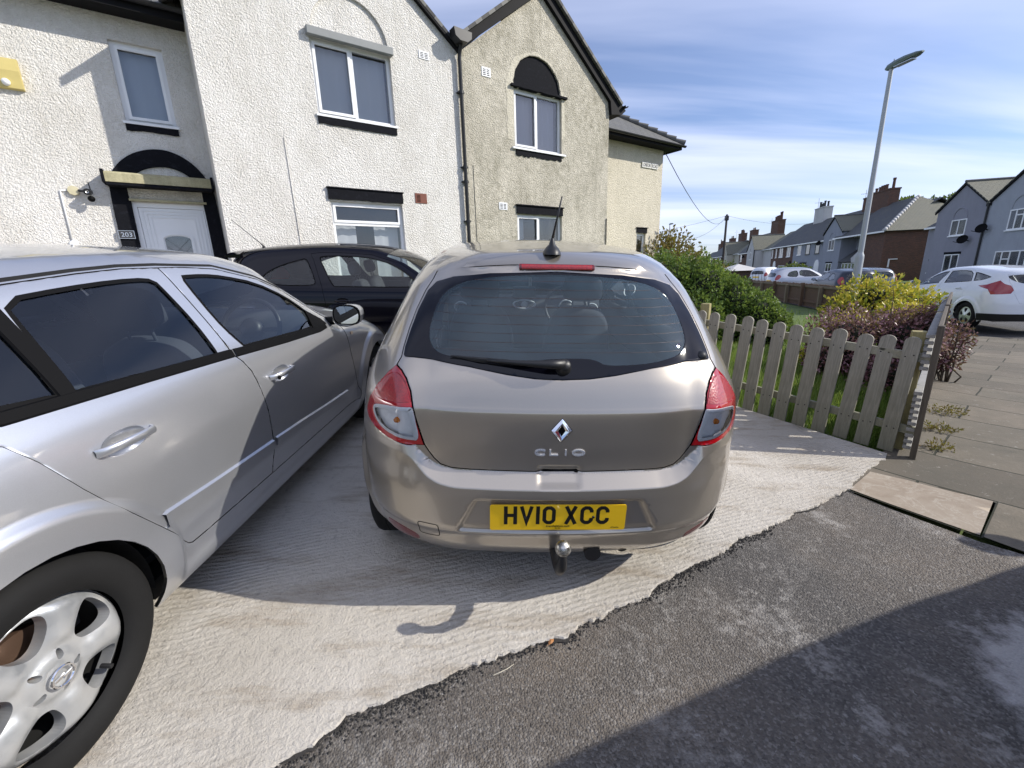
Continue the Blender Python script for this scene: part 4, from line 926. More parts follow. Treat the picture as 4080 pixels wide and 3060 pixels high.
# ================================================================ generic car assembly
def build_car(S, M, name, label, paint, sp):
    root = thing(name, label, 'car', M, sp.get('group')); g = sp.get
    rp = pch(g('rail')); rail = lambda y: float(rp(y)); sides = (1, -1); q = g('q', .035)
    both = lambda poly, k=2, keep=(): [S.sv(chaikin(poly, k, keep=keep) if k else poly, s_) for s_ in sides]
    wins = [S.sv(chaikin(w, 1, keep=k), s_) for w, k in g('windows') for s_ in sides]
    wmat = MT[g('wglass', 'glass_tint')]
    holes = []; gaps = []
    doors = []
    for d, hd in g('doors', []):
        for s_ in sides:
            l = S.sv(chaikin(d, 1, keep=range(len(d))) if False else d, s_, .02); doors.append((l, hd, s_)); gaps.append((l, True))
    hatch = None
    if g('hatch'):
        h = g('hatch'); h = h+[(-x, z) for x, z in h[::-1] if x > 0]; hatch = S.rv(h, .02); gaps.append((hatch, True))
    rw = None
    if g('rear_window'):
        h = g('rear_window'); h = h+[(-x, z) for x, z in h[::-1] if x > 0]; rw = S.rv(chaikin(h, 1), .03)
    lights = []
    if g('tail3d') is not None:
        l = S.tou(densify(np.array(g('tail3d')), .03)); lights = [l*np.array([1 if l[0][0] > 0 else -1, 1]), (l*np.array([-1 if l[0][0] > 0 else 1, 1]))[::-1]]
    elif g('tail'):
        l = S.rv(chaikin(g('tail'), 1), .02); lights = [l, (l*np.array([-1, 1]))[::-1]]
    heads = both(g('head'), 1) if g('head') else []
    side_holes = [d[0] for d in doors]
    inn_door = lambda w: any(pin(d, w.mean(0)[None])[0] for d in side_holes)
    bh = side_holes+[w for w in wins if not inn_door(w)]+lights+heads
    if hatch is not None: bh.append(hatch)
    elif rw is not None: bh.append(rw)
    ft = []
    if q < .06:
        for a_ in S.axles:
            for r_ in (S.arch+.012, S.arch+.04, S.arch+.075, S.arch+.09, S.arch+.10, S.arch+.112, S.arch+.124):
                pp = [p for p in arc_pts(a_, S.wr, r_, -20, 200, 60)]
                for s_ in sides: ft.append(S.sv(pp, s_, .02, False))
    car_shell_body(S, root, paint, g('seam'), rail, g('front_z', .70), zb=g('zb', .2), holes=bh, ws=g('ws'), sp=q, rear_zb=g('rear_zb', .24), feat=ft)
    for l, hd, s_ in doors:
        hl = [w for w in wins if pin(l, w.mean(0)[None])[0]]
        if hd and q < .06 and g('cups', True): hl.append(handle_hole(S, hd[0], hd[1], s_))
        dr = S.panel('door', l, hl, paint, root, feat=ft, sp=q, bs=.02 if q < .05 else .05, gap=.0028, ring=.005 if q < .05 else 0, roll=.002)
        if hd: door_handle(S, dr, hd[0], hd[1], s_, paint, recess=q < .06 and g('cups', True))
    if hatch is not None: S.panel('tailgate', hatch, [w for w in ([rw] if rw is not None else [])], paint, root, sp=q, bs=.025, gap=.002, ring=.005 if q < .05 else 0)
    if rw is not None: r_ = S.panel('rear_window', rw, [], MT['glass_tint'], root, sp=.07, off=-.003, ring=0, skirt=0)
    for w in wins: S.panel('side_window', w, [], wmat, root, sp=.07, off=-.005, ring=0, skirt=0)
    for w in wins: mb = MB(); S.ribbon(mb, w, .013, .0006, True); obj('window_trim', mb, MT['trim'], root)
    if gaps: 
        for l, c in gaps: mb = MB(); S.ribbon(mb, l, .03, -.0135, c); obj('panel_gap', mb, MT['gapdark'], root)
    for l in lights:
        tl = S.panel('tail_light', l, [], MT[g('lens', 'red_lens')], root, sp=.03, bs=.02, off=.003, ring=.003)
        if g('tail_clear'):
            c = l.mean(0); k = g('tail_clear'); S.panel('clear_lens', c+(l-c)*k[2]+np.array([k[0]*np.sign(c[0]), k[1]]), [], MT['satin'], tl, sp=.03, off=.005, ring=0, skirt=.004)
    for l in heads: S.panel('headlight', l, [], MT['satin'] if q > .05 else MT['clear_lens'], root, sp=.05, off=.001)
    if g('strip'):
        for s_ in sides: mb = MB(); S.ribbon(mb, S.sv(g('strip'), s_, .03, False), .026, .0, False, h=.007); obj('belt_moulding', mb, MT['trim'], root, angle=50)
    if g('plate'):
        z, c, tx = g('plate'); p = S.rpt(0, z); pl = MB(); pl.prism(rrect(-.26, z-.055, .26, z+.055, .008), p[1]-.022, p[1]-.006); po = obj('number_plate', pl, c, root)
        if tx: obj('plate_characters', text_mb(tx, .07, .002, .8, .01), MT['plate_k'], po).location = (0, p[1]-.023, z)
    if g('lower'):
        mb = MB(); u1 = float(S.sv([(S.axles[0]-S.arch-.02, .35)]*2, 1, .03, False)[0][0]); path = [(u, g('lower')) for u in np.arange(-u1, u1+.01, .05)]
        S.ribbon(mb, path, .16, .012, False, h=.006); obj('rear_diffuser', mb, MT['black'], root, angle=50)
    if g('interior'): interior(S, root, *g('interior'))
    else:
        mb = MB(); mb.box((-.6, .5, .3), (.6, S.L-1.3, .86)); obj('interior', mb, MT['inner'], root)
        for x in (-.36, .36):
            sb = MB(); sb.cbox((x-.22, S.L*.47, .5), (x+.22, S.L*.47+.12, 1.08), .05); sb.cbox((x-.13, S.L*.47+.02, 1.1), (x+.13, S.L*.47+.10, 1.25), .03); obj('seat', sb, MT['seat'], root, angle=50)
    rim = wheel_cover(g('rim_r', .205), [sector_hole(90+k*360/g('spokes', 5), .075, g('rim_r', .205)-.035, .015, g('hole_w', .052)) for k in range(g('spokes', 5))], lambda r, a: .010+.02*np.clip(1-r/.2, 0, 1)**1.5) if not g('rim') else g('rim')
    put_wheels(S, root, rim, g('rim_mat', MT['satin']), w=.2, rim_r=g('rim_r', .205), inset=g('inset', .02))
    fit_floor(S, root, .22, .2, S.L-.3)
    for s_ in sides:
        if g('mirror'): mirror_part(S, root, g('mirror')[0], g('mirror')[1], s_, g('mirror_paint', paint))
    return root

# ================================================================ the silver car on the left
AS_A = (.765, 3.379)
def as_side(y, z):
    r = 0
    for a in AS_A:
        d = np.hypot(y-a, z-.317); r = r+.020*sstep(.475, .435, d)*sstep(.20, .32, z)
    r = r-.006*sstep(1.03, .9, z)*sstep(.55, .72, z)*0
    r = r-.010*sstep(.245, .30, z)*sstep(.46, .38, z)*sstep(1.15, 1.3, y)*sstep(2.95, 2.8, y)      # tucked in above the sill
    return r
astra = Shell(4.25,
    top=[(0, .95), (.06, 1.02), (.45, 1.33), (.6, 1.362), (1.0, 1.405), (1.6, 1.430), (2.05, 1.420), (2.4, 1.372), (3.1, 1.05), (3.25, .99), (3.6, .935), (4.0, .82), (4.25, .66)],
    rear=[(.15, .1), (.4, 0), (.6, .0), (.9, .04), (1.0, .08), (1.4, .45)], front=[(.15, 4.15), (.4, 4.25), (.6, 4.23), (.8, 4.1), (1.5, 4.1)],
    sec=[(.15, .79), (.24, .838), (.30, .850), (.40, .866), (.55, .875), (.72, .870), (.86, .852), (.93, .836), (.985, .812), (1.03, .792), (1.36, .60), (1.5, .52)],
    plan=[(0, .92), (.5, .98), (1.0, .995), (1.6, 1), (2.8, 1), (3.6, .975), (4.25, .86)], axles=AS_A, kr=.4, kf=.4, wr=.317, arch=.352, side_extra=as_side, wsc=.30, wsy=(1.9, 2.5), crown=.038, kt=.09)
AM = frame(-2.177, .236, 2.7)
silver = m_paint('silver_paint', (.60, .615, .65), .80, .33, flake=.03, dirt=.12)
def astra_rim():
    R = .212; ang = [100+72*k for k in range(5)]; holes = []
    for a in ang:
        A = math.radians(a); p = [(.098, -.022), (.092, .0), (.098, .022), (.135, .052), (.172, .062), (.190, .040), (.194, .0), (.190, -.040), (.172, -.062), (.135, -.052)]
        p = chaikin(p, 2); holes.append([(x*math.cos(A)-y*math.sin(A), x*math.sin(A)+y*math.cos(A)) for x, y in p])
    for k in range(5):
        A = math.radians(69-72*k-4); c = (.056*math.cos(A), .056*math.sin(A)); holes.append([(c[0]+.014*math.cos(t)*math.cos(A)-.009*math.sin(t)*math.sin(A), c[1]+.014*math.cos(t)*math.sin(A)+.009*math.sin(t)*math.cos(A)) for t in np.linspace(0, 2*PI, 15)[:-1]])
    def h(r, a):
        d = (np.degrees(a)-100) % 72; d = np.minimum(d, 72-d)/36.0             # 0 at an opening, 1 mid spoke
        base = .018-.012*(r/R)**2-.010*sstep(.198, .212, r)
        spoke = .016*sstep(.25, .85, d)*sstep(.07, .11, r)*sstep(.215, .18, r); hub = .012*sstep(.075, .05, r)-.004*sstep(.036, .030, r)+.003*sstep(.026, .02, r)
        fac = -.006*np.abs(d-1)*sstep(.09, .13, r)
        return base+spoke+hub+fac
    mb = wheel_cover(R, holes, h)
    return mb
def build_astra():
    rail = [(.0, 1.05), (.45, 1.22), (.9, 1.308), (1.146, 1.338), (1.369, 1.353), (1.536, 1.359), (1.70, 1.356), (2.0, 1.338), (2.24, 1.276), (2.42, 1.190), (2.55, 1.105), (2.70, 1.01), (2.85, .965), (3.2, .93), (3.6, .88)]
    b = [(1.700, 1.347), (1.712, 1.25), (1.729, 1.087), (1.742, .972), (1.772, .935), (1.800, .88), (1.813, .82), (1.832, .674), (1.828, .53), (1.817, .335)]
    rdoor = b+[(1.31, .343), (1.275, .346), (1.255, .358), (1.234, .384), (1.141, .512), (1.051, .64), (.968, .777), (.906, .896), (.864, .962), (.74, 1.035), (.66, 1.075), (.70, 1.15), (.85, 1.25), (1.0, 1.305), (1.146, 1.331), (1.369, 1.346), (1.536, 1.352)]
    fdoor = b[::-1]+[(1.82, 1.343), (1.997, 1.326), (2.238, 1.262), (2.42, 1.172), (2.55, 1.082), (2.66, 1.005), (2.76, .955), (2.835, .90), (2.847, .862), (2.859, .699), (2.905, .489), (2.95, .36), (2.938, .325)]
    rwin = [(1.66, .992), (1.655, 1.136), (1.640, 1.241), (1.630, 1.290), (1.603, 1.308), (1.47, 1.311), (1.288, 1.303), (1.105, 1.288), (1.095, 1.20), (1.088, 1.028), (1.33, 1.014), (1.5, 1.003)]
    qwin = [(1.045, 1.032), (1.055, 1.275), (.92, 1.235), (.80, 1.175), (.72, 1.115), (.70, 1.085), (.80, 1.055)]
    fwin = [(1.78, 1.305), (1.90, 1.302), (2.014, 1.287), (2.208, 1.241), (2.378, 1.149), (2.48, 1.06), (2.55, .968), (2.40, .962), (2.178, .974), (1.835, .990), (1.80, 1.05), (1.775, 1.126), (1.768, 1.28)]
    root = build_car(astra, AM, 'hatchback_car', 'silver hatchback car on the left, near rear wheel cut by the picture corner', silver, dict(
        seam=[(0, 1.30), (.3, 1.295), (.6, 1.27), (.9, 1.255), (LR, 1.308)], rail=rail, front_z=.70, ws=(2.33, 3.12), zb=.205, rear_zb=.24, q=.028,
        windows=[(rwin, (0, 3, 9)), (qwin, (0, 1)), (fwin, (0, 6, 9))], doors=[(rdoor, (1.134, .851)), (fdoor, (2.00, .813))],
        hatch=[(0, .62), (.40, .63), (.52, .70), (.54, .95), (.56, 1.0), (.50, 1.24), (0, 1.28)], rear_window=[(0, .99), (.40, 1.0), (.52, 1.02), (.44, 1.21), (0, 1.24)],
        tail=[(.58, .66), (.74, .68), (.80, .80), (.74, 1.0), (.62, 1.16), (.60, 1.0), (.57, .8)], head=[(3.62, .66), (3.95, .64), (4.0, .76), (3.85, .84), (3.60, .86)],
        interior=(2.70, 1.95, 1.05, 1.0), rim=astra_rim(), rim_mat=MT['cap'], rim_r=.212, inset=.020, plate=(.45, MT['plate_y'], None), wglass='glass_tint'))
    S = astra
    for s_ in (1, -1):
        # belt mouldings, roof gap strip, side mouldings, quarter divider, mirror
        for nm, pth in (('belt_moulding', [(.68, 1.078), (.85, 1.040), (.894, 1.022), (1.053, 1.015), (1.319, 1.003), (1.738, .981)]), ('belt_moulding', [(1.751, .979), (2.152, .954), (2.517, .938), (2.60, .944)])):
            mb = MB(); S.ribbon(mb, S.sv(pth, s_, .03, False), .036, .0, False, h=.008); obj(nm, mb, MT['trim'], root, angle=50)
        mb = MB(); S.ribbon(mb, S.sv([(1.062, 1.285), (1.068, 1.018)], s_, .03, False), .050, .0, False, h=.006); obj('quarter_divider', mb, MT['trim'], root, angle=50)
        mb = MB(); S.ribbon(mb, S.sv([(.75, 1.27), (1.0, 1.322), (1.146, 1.340), (1.369, 1.355), (1.536, 1.361), (1.70, 1.358), (2.0, 1.339), (2.24, 1.275), (2.40, 1.195)], s_, .03, False), .010, .0006, False); obj('roof_seal', mb, MT['gapdark'], root)
        mb = MB(); S.ribbon(mb, S.sv([(1.150, .535), (1.40, .519), (1.65, .506), (1.816, .498)], s_, .03, False), .052, .0, False, h=.011); obj('side_moulding', mb, silver, root, angle=50)
        mb = MB(); S.ribbon(mb, S.sv([(1.842, .502), (2.1, .487), (2.4, .465), (2.72, .447)], s_, .03, False), .048, .0, False, h=.010); obj('side_moulding', mb, silver, root, angle=50)
        ml = mirror_part(S, root, 2.70, .985, s_, silver, (.185, .135, .10))
        sail = S.sv([(2.45, .955), (2.63, .950), (2.60, .985), (2.47, 1.06)], s_, .03); S.panel('mirror_base', sail, [], MT['trim'], root, sp=.03, off=.006, ring=.003)
        ind = S.sv(rrect(2.915, .82, 2.955, .84, .005), s_, .01); S.panel('indicator', ind, [], simple('indicator_lens', (.75,.55,.35), .2), root, sp=.01, off=.004, ring=0)
    lock = MB(); P = S.spt(1.925, .806); N = S.nrm(P[None])[0]
    lock.lathe([(0, .002), (.010, .002), (.0105, -.004)], 16, M=Matrix.Translation(P+N*.036) @ Vector(N).to_track_quat('Z', 'Y').to_matrix().to_4x4()); obj('door_lock', lock, MT['trim'], root)
    # aerial
    am = MB(); a = Vector(S.topm([(0, .75)])[0]); am.tube([a, a+Vector((0, -.05, .05)), a+Vector((0, -.25, .30))], [.02, .008, .003], 8); obj('aerial', am, MT['black'], root, smooth=True)
    # wheel emblem: ring and bolt of light on the hub
    for w in [o for o in bpy.data.objects if o.parent == root and o.name.startswith('wheel') and 'liner' not in o.name][:1]:
        r_ = MB(); r_.lathe([(.024, .046), (.026, .049), (.030, .049), (.032, .046)], 32, 'x'); z_ = [(-.018, -.004), (.002, .004), (-.004, .008), (.018, .006), (-.002, -.003), (.004, -.008)]
        r_.prism([(y, z) for y, z in [(-.022, .004), (.003, .007), (-.001, .001), (.022, .002), (.022, -.004), (-.003, -.007), (.001, -.001), (-.022, -.002)]], .045, .049, 'yz'); obj('wheel_emblem', r_, MT['chrome'], w, angle=40)
        vs = MB(); vs.tube([(.0, .118, -.118), (.03, .123, -.123)], .007, 8); obj('tyre_valve', vs, MT['black'], w)
    return root
MT['cap'] = None
def _cap():
    t = NT('wheel_trim_paint'); p = t.obj(); d = t.math('MULTIPLY', t.ramp(t.noise(p, 9, 6, .65), [(.4, (0,0,0)), (.75, (1,1,1))]), .45)
    return t.bsdf(t.mix(d, (.52,.54,.56), (.30,.26,.21)), t.math('ADD', .33, t.math('MULTIPLY', d, .3)), t.math('SUBTRACT', .7, d), None, Coat_Weight=.5)
MT['cap'] = _cap()

# ================================================================ the black three-door car by the house
def hatch_shell(L, H, W, axles, wr, **k):
    return Shell(L, top=k.pop('top'), rear=k.pop('rear', [(.15, .1), (.4, 0), (.6, .0), (.9, .05), (1.0, .08), (1.35, .2), (1.5, .4)]), front=[(.15, L-.12), (.4, L), (.6, L-.02), (.8, L-.12), (1.5, L-.12)],
        sec=[(.15, W-.07), (.3, W-.03), (.55, W), (.72, W-.004), (.9, W-.03), (.98, W-.065), (H-.12, k.get('rw', .60)), (1.55, k.get('rw', .60)-.08)], plan=[(0, .93), (.5, .985), (1.2, 1), (L-1.2, 1), (L-.4, .97), (L, .87)], axles=axles, kr=.4, kf=.4, wr=wr, arch=wr+.035, **{a: b for a, b in k.items() if a != 'rw'})
def arch_extra(axles, wr):
    def f(y, z):
        r = 0
        for a in axles: r = r+.022*sstep(.47, .40, np.hypot(y-a, z-wr))*sstep(.2, .3, z)
        return r
    return f
corsa = hatch_shell(4.0, 1.488, .868, (.68, 3.19), .305, top=[(0, 1.1), (.10, 1.335), (.3, 1.385), (.8, 1.448), (1.5, 1.488), (2.0, 1.47), (2.4, 1.40), (3.1, 1.07), (3.3, 1.0), (3.7, .88), (4.0, .7)], wsc=.28, wsy=(1.9, 2.5), side_extra=arch_extra((.68, 3.19), .305), yb=2.85)
KM = frame(-3.9, 6.35, 88, -.07)
black_paint = simple('black_paint', (.0025, .0022, .005), .3, Specular_IOR_Level=.0, Coat_Weight=.65, Coat_Roughness=.015)
def build_corsa():
    rail = [(0, 1.2), (.5, 1.30), (.9, 1.352), (1.3, 1.382), (1.67, 1.393), (2.064, 1.375), (2.434, 1.270), (2.62, 1.16), (2.80, 1.05), (2.95, .985), (3.3, .94), (3.7, .85)]
    door = [(1.294, 1.355), (1.335, 1.283), (1.40, 1.12), (1.465, .956), (1.50, .777), (1.52, .5), (1.50, .33), (2.66, .30), (2.76, .5), (2.78, .75), (2.80, .93), (2.76, 1.02), (2.62, 1.13), (2.42, 1.255), (2.06, 1.357), (1.67, 1.375), (1.40, 1.372)]
    dwin = [(1.43, 1.326), (1.671, 1.335), (1.987, 1.324), (2.13, 1.296), (2.308, 1.250), (2.50, 1.145), (2.64, 1.03), (2.66, .975), (2.3, .968), (1.62, .968), (1.57, 1.02), (1.48, 1.18), (1.41, 1.30)]
    qwin = [(.706, 1.060), (.78, 1.13), (.869, 1.180), (1.0, 1.232), (1.151, 1.275), (1.24, 1.298), (1.29, 1.22), (1.37, 1.05), (1.384, .993), (1.30, .975), (.965, .972), (.78, 1.005)]
    root = build_car(corsa, KM, 'hatchback_car', 'black three-door car standing across the house front behind the silver car', black_paint, dict(
        seam=[(0, 1.31), (.4, 1.30), (.8, 1.28), (LR, 1.352)], rail=rail, front_z=.70, ws=(2.25, 3.08), q=.04, windows=[(dwin, (8, 9)), (qwin, (0,))], doors=[(door, (1.72, .79))],
        hatch=[(0, .62), (.42, .64), (.50, .9), (.54, 1.0), (.50, 1.25), (0, 1.29)], rear_window=[(0, .98), (.45, 1.0), (.49, 1.08), (.44, 1.22), (0, 1.26)], tail=[(.60, .80), (.74, .82), (.78, .95), (.68, 1.10), (.60, 1.12), (.58, .95)],
        head=[(3.45, .74), (3.75, .66), (3.85, .72), (3.7, .84), (3.45, .88)], interior=(2.62, 1.95, 1.0, .985), mirror=(2.74, .975), plate=(.75, MT['plate_y'], None), wglass='glass_clear', spokes=5))
    S = corsa; sp = MB(); rows = []
    for k, x in enumerate(np.linspace(-.56, .56, 17)):
        yb_ = .115+.10*(x/.56)**2; z = 1.352-.045*(x/.56)**2; yf = yb_+.17
        for (y, zz) in ((yb_-.02, z-.012), (yb_-.025, z+.004), (yb_+.06, z+.02), (yf, z+.028), (yf, z-.02), (yb_+.03, z-.022)): sp.v.append((x, y, zz))
    for k in range(16):
        for i in range(6): j = (i+1) % 6; sp.f.append((k*6+i, k*6+j, k*6+6+j, k*6+6+i)); sp.m.append(0)
    sp.f += [tuple(range(6)), tuple(range(16*6, 17*6))]; sp.m += [0, 0]; obj('spoiler', sp, black_paint, root, angle=50)
    am = MB(); a = Vector(S.topm([(0, .42)])[0]); am.tube([a, a+Vector((0, -.01, .03)), a+Vector((0, -.05, .07)), a+Vector((0, -.38, .36))], [.028, .012, .006, .003], 8); obj('aerial', am, MT['black'], root, smooth=True)
    return root

# ================================================================ the white car in the road on the right
focus = hatch_shell(4.36, 1.484, .892, (.80, 3.45), .318, top=[(0, 1.1), (.15, 1.35), (.3, 1.385), (.8, 1.43), (1.7, 1.484), (2.2, 1.46), (2.6, 1.385), (3.3, 1.07), (3.5, 1.0), (3.9, .88), (4.36, .62)], wsc=.30, wsy=(2.0, 2.6), side_extra=arch_extra((.80, 3.45), .318), yb=3.0, rw=.60)
FM = Matrix.Translation((11.717, 9.358, -.22)) @ Matrix.Rotation(-math.radians(15), 4, 'Z')
white_paint = m_paint('white_paint', (.72, .74, .78), .0, .4, flake=0, dirt=.08)
FOCUS_SPEC = dict(seam=[(0, 1.33), (.4, 1.32), (.8, 1.30), (LR, 1.355)], rail=[(0, 1.2), (.5, 1.29), (.9, 1.358), (1.3, 1.392), (1.8, 1.40), (2.2, 1.378), (2.5, 1.29), (2.75, 1.16), (3.0, 1.02), (3.2, .96), (3.7, .88)], front_z=.66, ws=(2.45, 3.3), q=.05,
    windows=[([(2.08, 1.052), (2.10, 1.10), (2.05, 1.34), (2.25, 1.32), (2.50, 1.215), (2.72, 1.09), (2.86, .985), (2.6, 1.0), (2.3, 1.035)], (0, 2, 6)), ([(1.87, 1.062), (1.965, 1.35), (1.6, 1.368), (1.23, 1.345), (1.02, 1.122), (1.4, 1.092)], (0, 1, 4)), ([(1.125, 1.325), (.95, 1.30), (.75, 1.262), (.56, 1.222), (.70, 1.16), (.95, 1.13)], (0, 3, 5))],
    doors=[([(.98, .96), (1.03, .75), (1.20, .62), (1.30, .42), (1.32, .33), (1.95, .33), (1.95, 1.02), (2.03, 1.372), (1.6, 1.385), (1.2, 1.365), (1.05, 1.25), (.95, 1.08)], (1.19, .93)), ([(1.97, .33), (3.02, .31), (3.0, .6), (3.02, .85), (2.93, .96), (2.73, 1.10), (2.48, 1.25), (2.2, 1.352), (2.05, 1.374), (1.97, 1.02)], (2.2, .90))],
    hatch=[(0, .62), (.40, .64), (.50, .86), (.52, 1.02), (.55, 1.1), (.54, 1.27), (0, 1.31)], rear_window=[(0, 1.03), (.34, 1.07), (.50, 1.13), (.565, 1.235), (.48, 1.265), (0, 1.29)],
    tail3d=[(.806, .692, 1.029), (.776, .478, 1.056), (.644, .323, 1.146), (.60, .24, 1.07), (.537, .16, 1.035), (.503, .105, .938), (.551, .098, .86), (.70, .17, .845), (.796, .28, .84), (.813, .38, .955), (.806, .60, 1.0)], tail_clear=None, lens='red_dull',
    head=[(3.7, .76), (4.05, .66), (4.1, .72), (3.9, .84), (3.7, .90)], interior=(2.85, 2.1, 1.15, 1.03), mirror=(2.95, 1.02), plate=(.80, MT['plate_y'], None), lower=.33, spokes=5, hole_w=.055)
def build_focus(): return build_car(focus, FM, 'hatchback_car', 'white hatchback car with pointed red tail light parked at the right edge', white_paint, FOCUS_SPEC)
def far_car(x, y, az, z, label, paint, rnd=0, kind='hatch', group=None, scale=1.0, rot=0):
    S = hatch_shell(4.0, 1.47, .86, (.7, 3.2), .31, top={'hatch': [(0, 1.1), (.12, 1.34), (.3, 1.385), (.8, 1.44), (1.5, 1.48), (2.0, 1.46), (2.4, 1.38), (3.1, 1.07), (3.3, 1.0), (3.7, .88), (4.0, .7)], 'mpv': [(0, 1.2), (.08, 1.45), (.3, 1.52), (1.0, 1.56), (1.7, 1.56), (2.2, 1.50), (2.5, 1.40), (3.2, 1.10), (3.45, 1.02), (3.8, .88), (4.0, .7)]}[kind], wsc=.28, wsy=(1.9, 2.5), yb=2.85)
    dz = .07 if kind == 'mpv' else 0
    return build_car(S, Matrix.Translation((x, y, z)) @ Matrix.Rotation(-math.radians(az), 4, 'Z'), 'parked_car', label, paint, dict(group=group, seam=[(0, 1.31+dz), (.4, 1.30+dz), (.8, 1.28+dz), (LR, 1.352+dz)],
        rail=[(0, 1.2), (.5, 1.30+dz), (.9, 1.352+dz), (1.3, 1.382+dz), (1.67, 1.390+dz), (2.064, 1.365+dz), (2.434, 1.265+dz), (2.62, 1.16+dz), (2.85, 1.02), (3.3, .94), (3.7, .85)], front_z=.70, ws=(2.25, 3.08), q=.09, cups=False,
        windows=[([(1.50, 1.30+dz), (1.9, 1.31+dz), (2.2, 1.26+dz), (2.5, 1.12), (2.68, .98), (1.5, .98)], ()), ([(.75, 1.06), (.9, 1.18+dz), (1.1, 1.26+dz), (1.42, 1.30+dz), (1.42, .98), (.95, .98)], ())], doors=[],
        rear_window=[(0, .98), (.47, 1.0), (.52, 1.08), (.46, 1.24), (0, 1.28)], tail=[(.60, .78), (.74, .80), (.78, .95), (.68, 1.12), (.60, 1.14), (.58, .95)], head=[(3.45, .74), (3.75, .66), (3.85, .72), (3.7, .84), (3.45, .88)], mirror=(2.76, .98), plate=(.75, MT['plate_y'], None), spokes=6, hole_w=.04))
# ================================================================ the ground
TX, TY = .8226, .5687            # along the house fronts; (-TY, TX) points towards the houses
def sp_(x, w=.25): x = np.asarray(x, float); return np.where(x > w, x, np.where(x < -w, 0, (x+w)**2/(4*w)))
def gz(x, y):
    x = np.asarray(x, float); y = np.asarray(y, float); q = -TY*x+TX*y; r = TX*x+TY*y-4.02
    w = 1-sstep(.3, 6.5, r); return .084*sp_(np.minimum(q, 14)-.65)*w-.28*sstep(1.0, 9.0, r)*(1-sstep(60, 200, np.abs(r)))
def sheet(name, poly, sp, mat, lift, holes=(), bs=None, ground=gz, parent=None, **tags):
    v, f, be = cdt(poly, [np.array(h) for h in holes], sp, bs or sp, 0)
    z = ground(v[:, 0], v[:, 1])+lift; mb = MB(); mb.add(np.column_stack([v, z]), [tuple(map(int, t)) for t in f])
    o = obj(name, mb, mat, parent, smooth=True)
    for k, t in tags.items(): o[k] = t
    return o
def m_grass_ground():
    t = NT('lawn_soil'); p = t.pos(); n = t.noise(p, 1.2, 7, .65); n2 = t.noise(p, 30, 4, .6)
    c = t.mix(t.ramp(n, [(.35, (0,0,0)), (.65, (1,1,1))]), (.075,.125,.028), (.13,.18,.045)); c = t.mix(t.math('MULTIPLY', n2, .35), c, (.05,.06,.02))
    return t.bsdf(c, .95, 0, t.bump(n2, .8, .03))
def m_tarmac(name='tarmac', dark=(.074,.068,.062), brown=(.138,.116,.094), spots=True):
    t = NT(name); p = t.pos()
    big = t.noise(p, .9, 6, .62, .4); med = t.noise(p, 5.5, 6, .65); fine = t.noise(p, 160, 2, .6)
    st = t.n('ShaderNodeTexVoronoi', {'Vector': p, 'Scale': 125.0}); st2 = t.n('ShaderNodeTexVoronoi', {'Vector': p, 'Scale': 210.0})
    c = t.mix(t.ramp(big, [(.38, (0,0,0)), (.62, (1,1,1))]), dark, brown)
    sv_ = t.n('ShaderNodeSeparateXYZ', {0: st.outputs['Color']})
    c = t.mix(t.ramp(sv_.outputs[0], [(.55, (0,0,0)), (.95, (.5,)*3)]), c, (.25,.232,.21)); c = t.mix(t.ramp(sv_.outputs[1], [(.6, (0,0,0)), (1, (.5,)*3)]), c, (.030,.028,.026))
    if spots:
        s1 = t.ramp(t.math('ADD', t.math('MULTIPLY', t.noise(p, 3.2, 9, .74, .3), .62), t.math('MULTIPLY', t.noise(p, 24, 4, .7), .38)), [(.515, (0,0,0)), (.60, (1,1,1))])
        reg = t.ramp(t.noise(t.map(p, loc=(3.1, 1.7, 0)), .8, 3, .5), [(.42, (0,0,0)), (.60, (1,1,1))])
        s1 = t.math('MULTIPLY', s1, reg); c = t.mix(t.math('MULTIPLY', s1, .62), c, (.42,.40,.37))
        s2 = t.ramp(t.noise(p, 19, 5, .75, .8), [(.64, (0,0,0)), (.68, (1,1,1))]); c = t.mix(t.math('MULTIPLY', s2, .5), c, (.42,.41,.39))
    if spots:
        dv = t.n('ShaderNodeVectorMath', {0: p, 1: (2.02, .98, 0)}, operation='DISTANCE').outputs['Value']; wo = t.math('ADD', dv, t.math('MULTIPLY', t.noise(p, 7, 7, .7), .55))
        c = t.mix(t.math('MULTIPLY', t.ramp(wo, [(.62, (1,1,1)), (.74, (0,0,0))]), .75), c, (.50,.48,.46))
    h = t.math('ADD', t.math('MULTIPLY', st.outputs[0], -1.0), t.math('MULTIPLY', st2.outputs[0], -.45)); h = t.math('ADD', h, t.math('MULTIPLY', med, .7))
    return t.bsdf(c, t.ramp(sv_.outputs[2], [(0, (.62,)*3), (1, (.92,)*3)]), 0, t.bump(h, .65, .008))
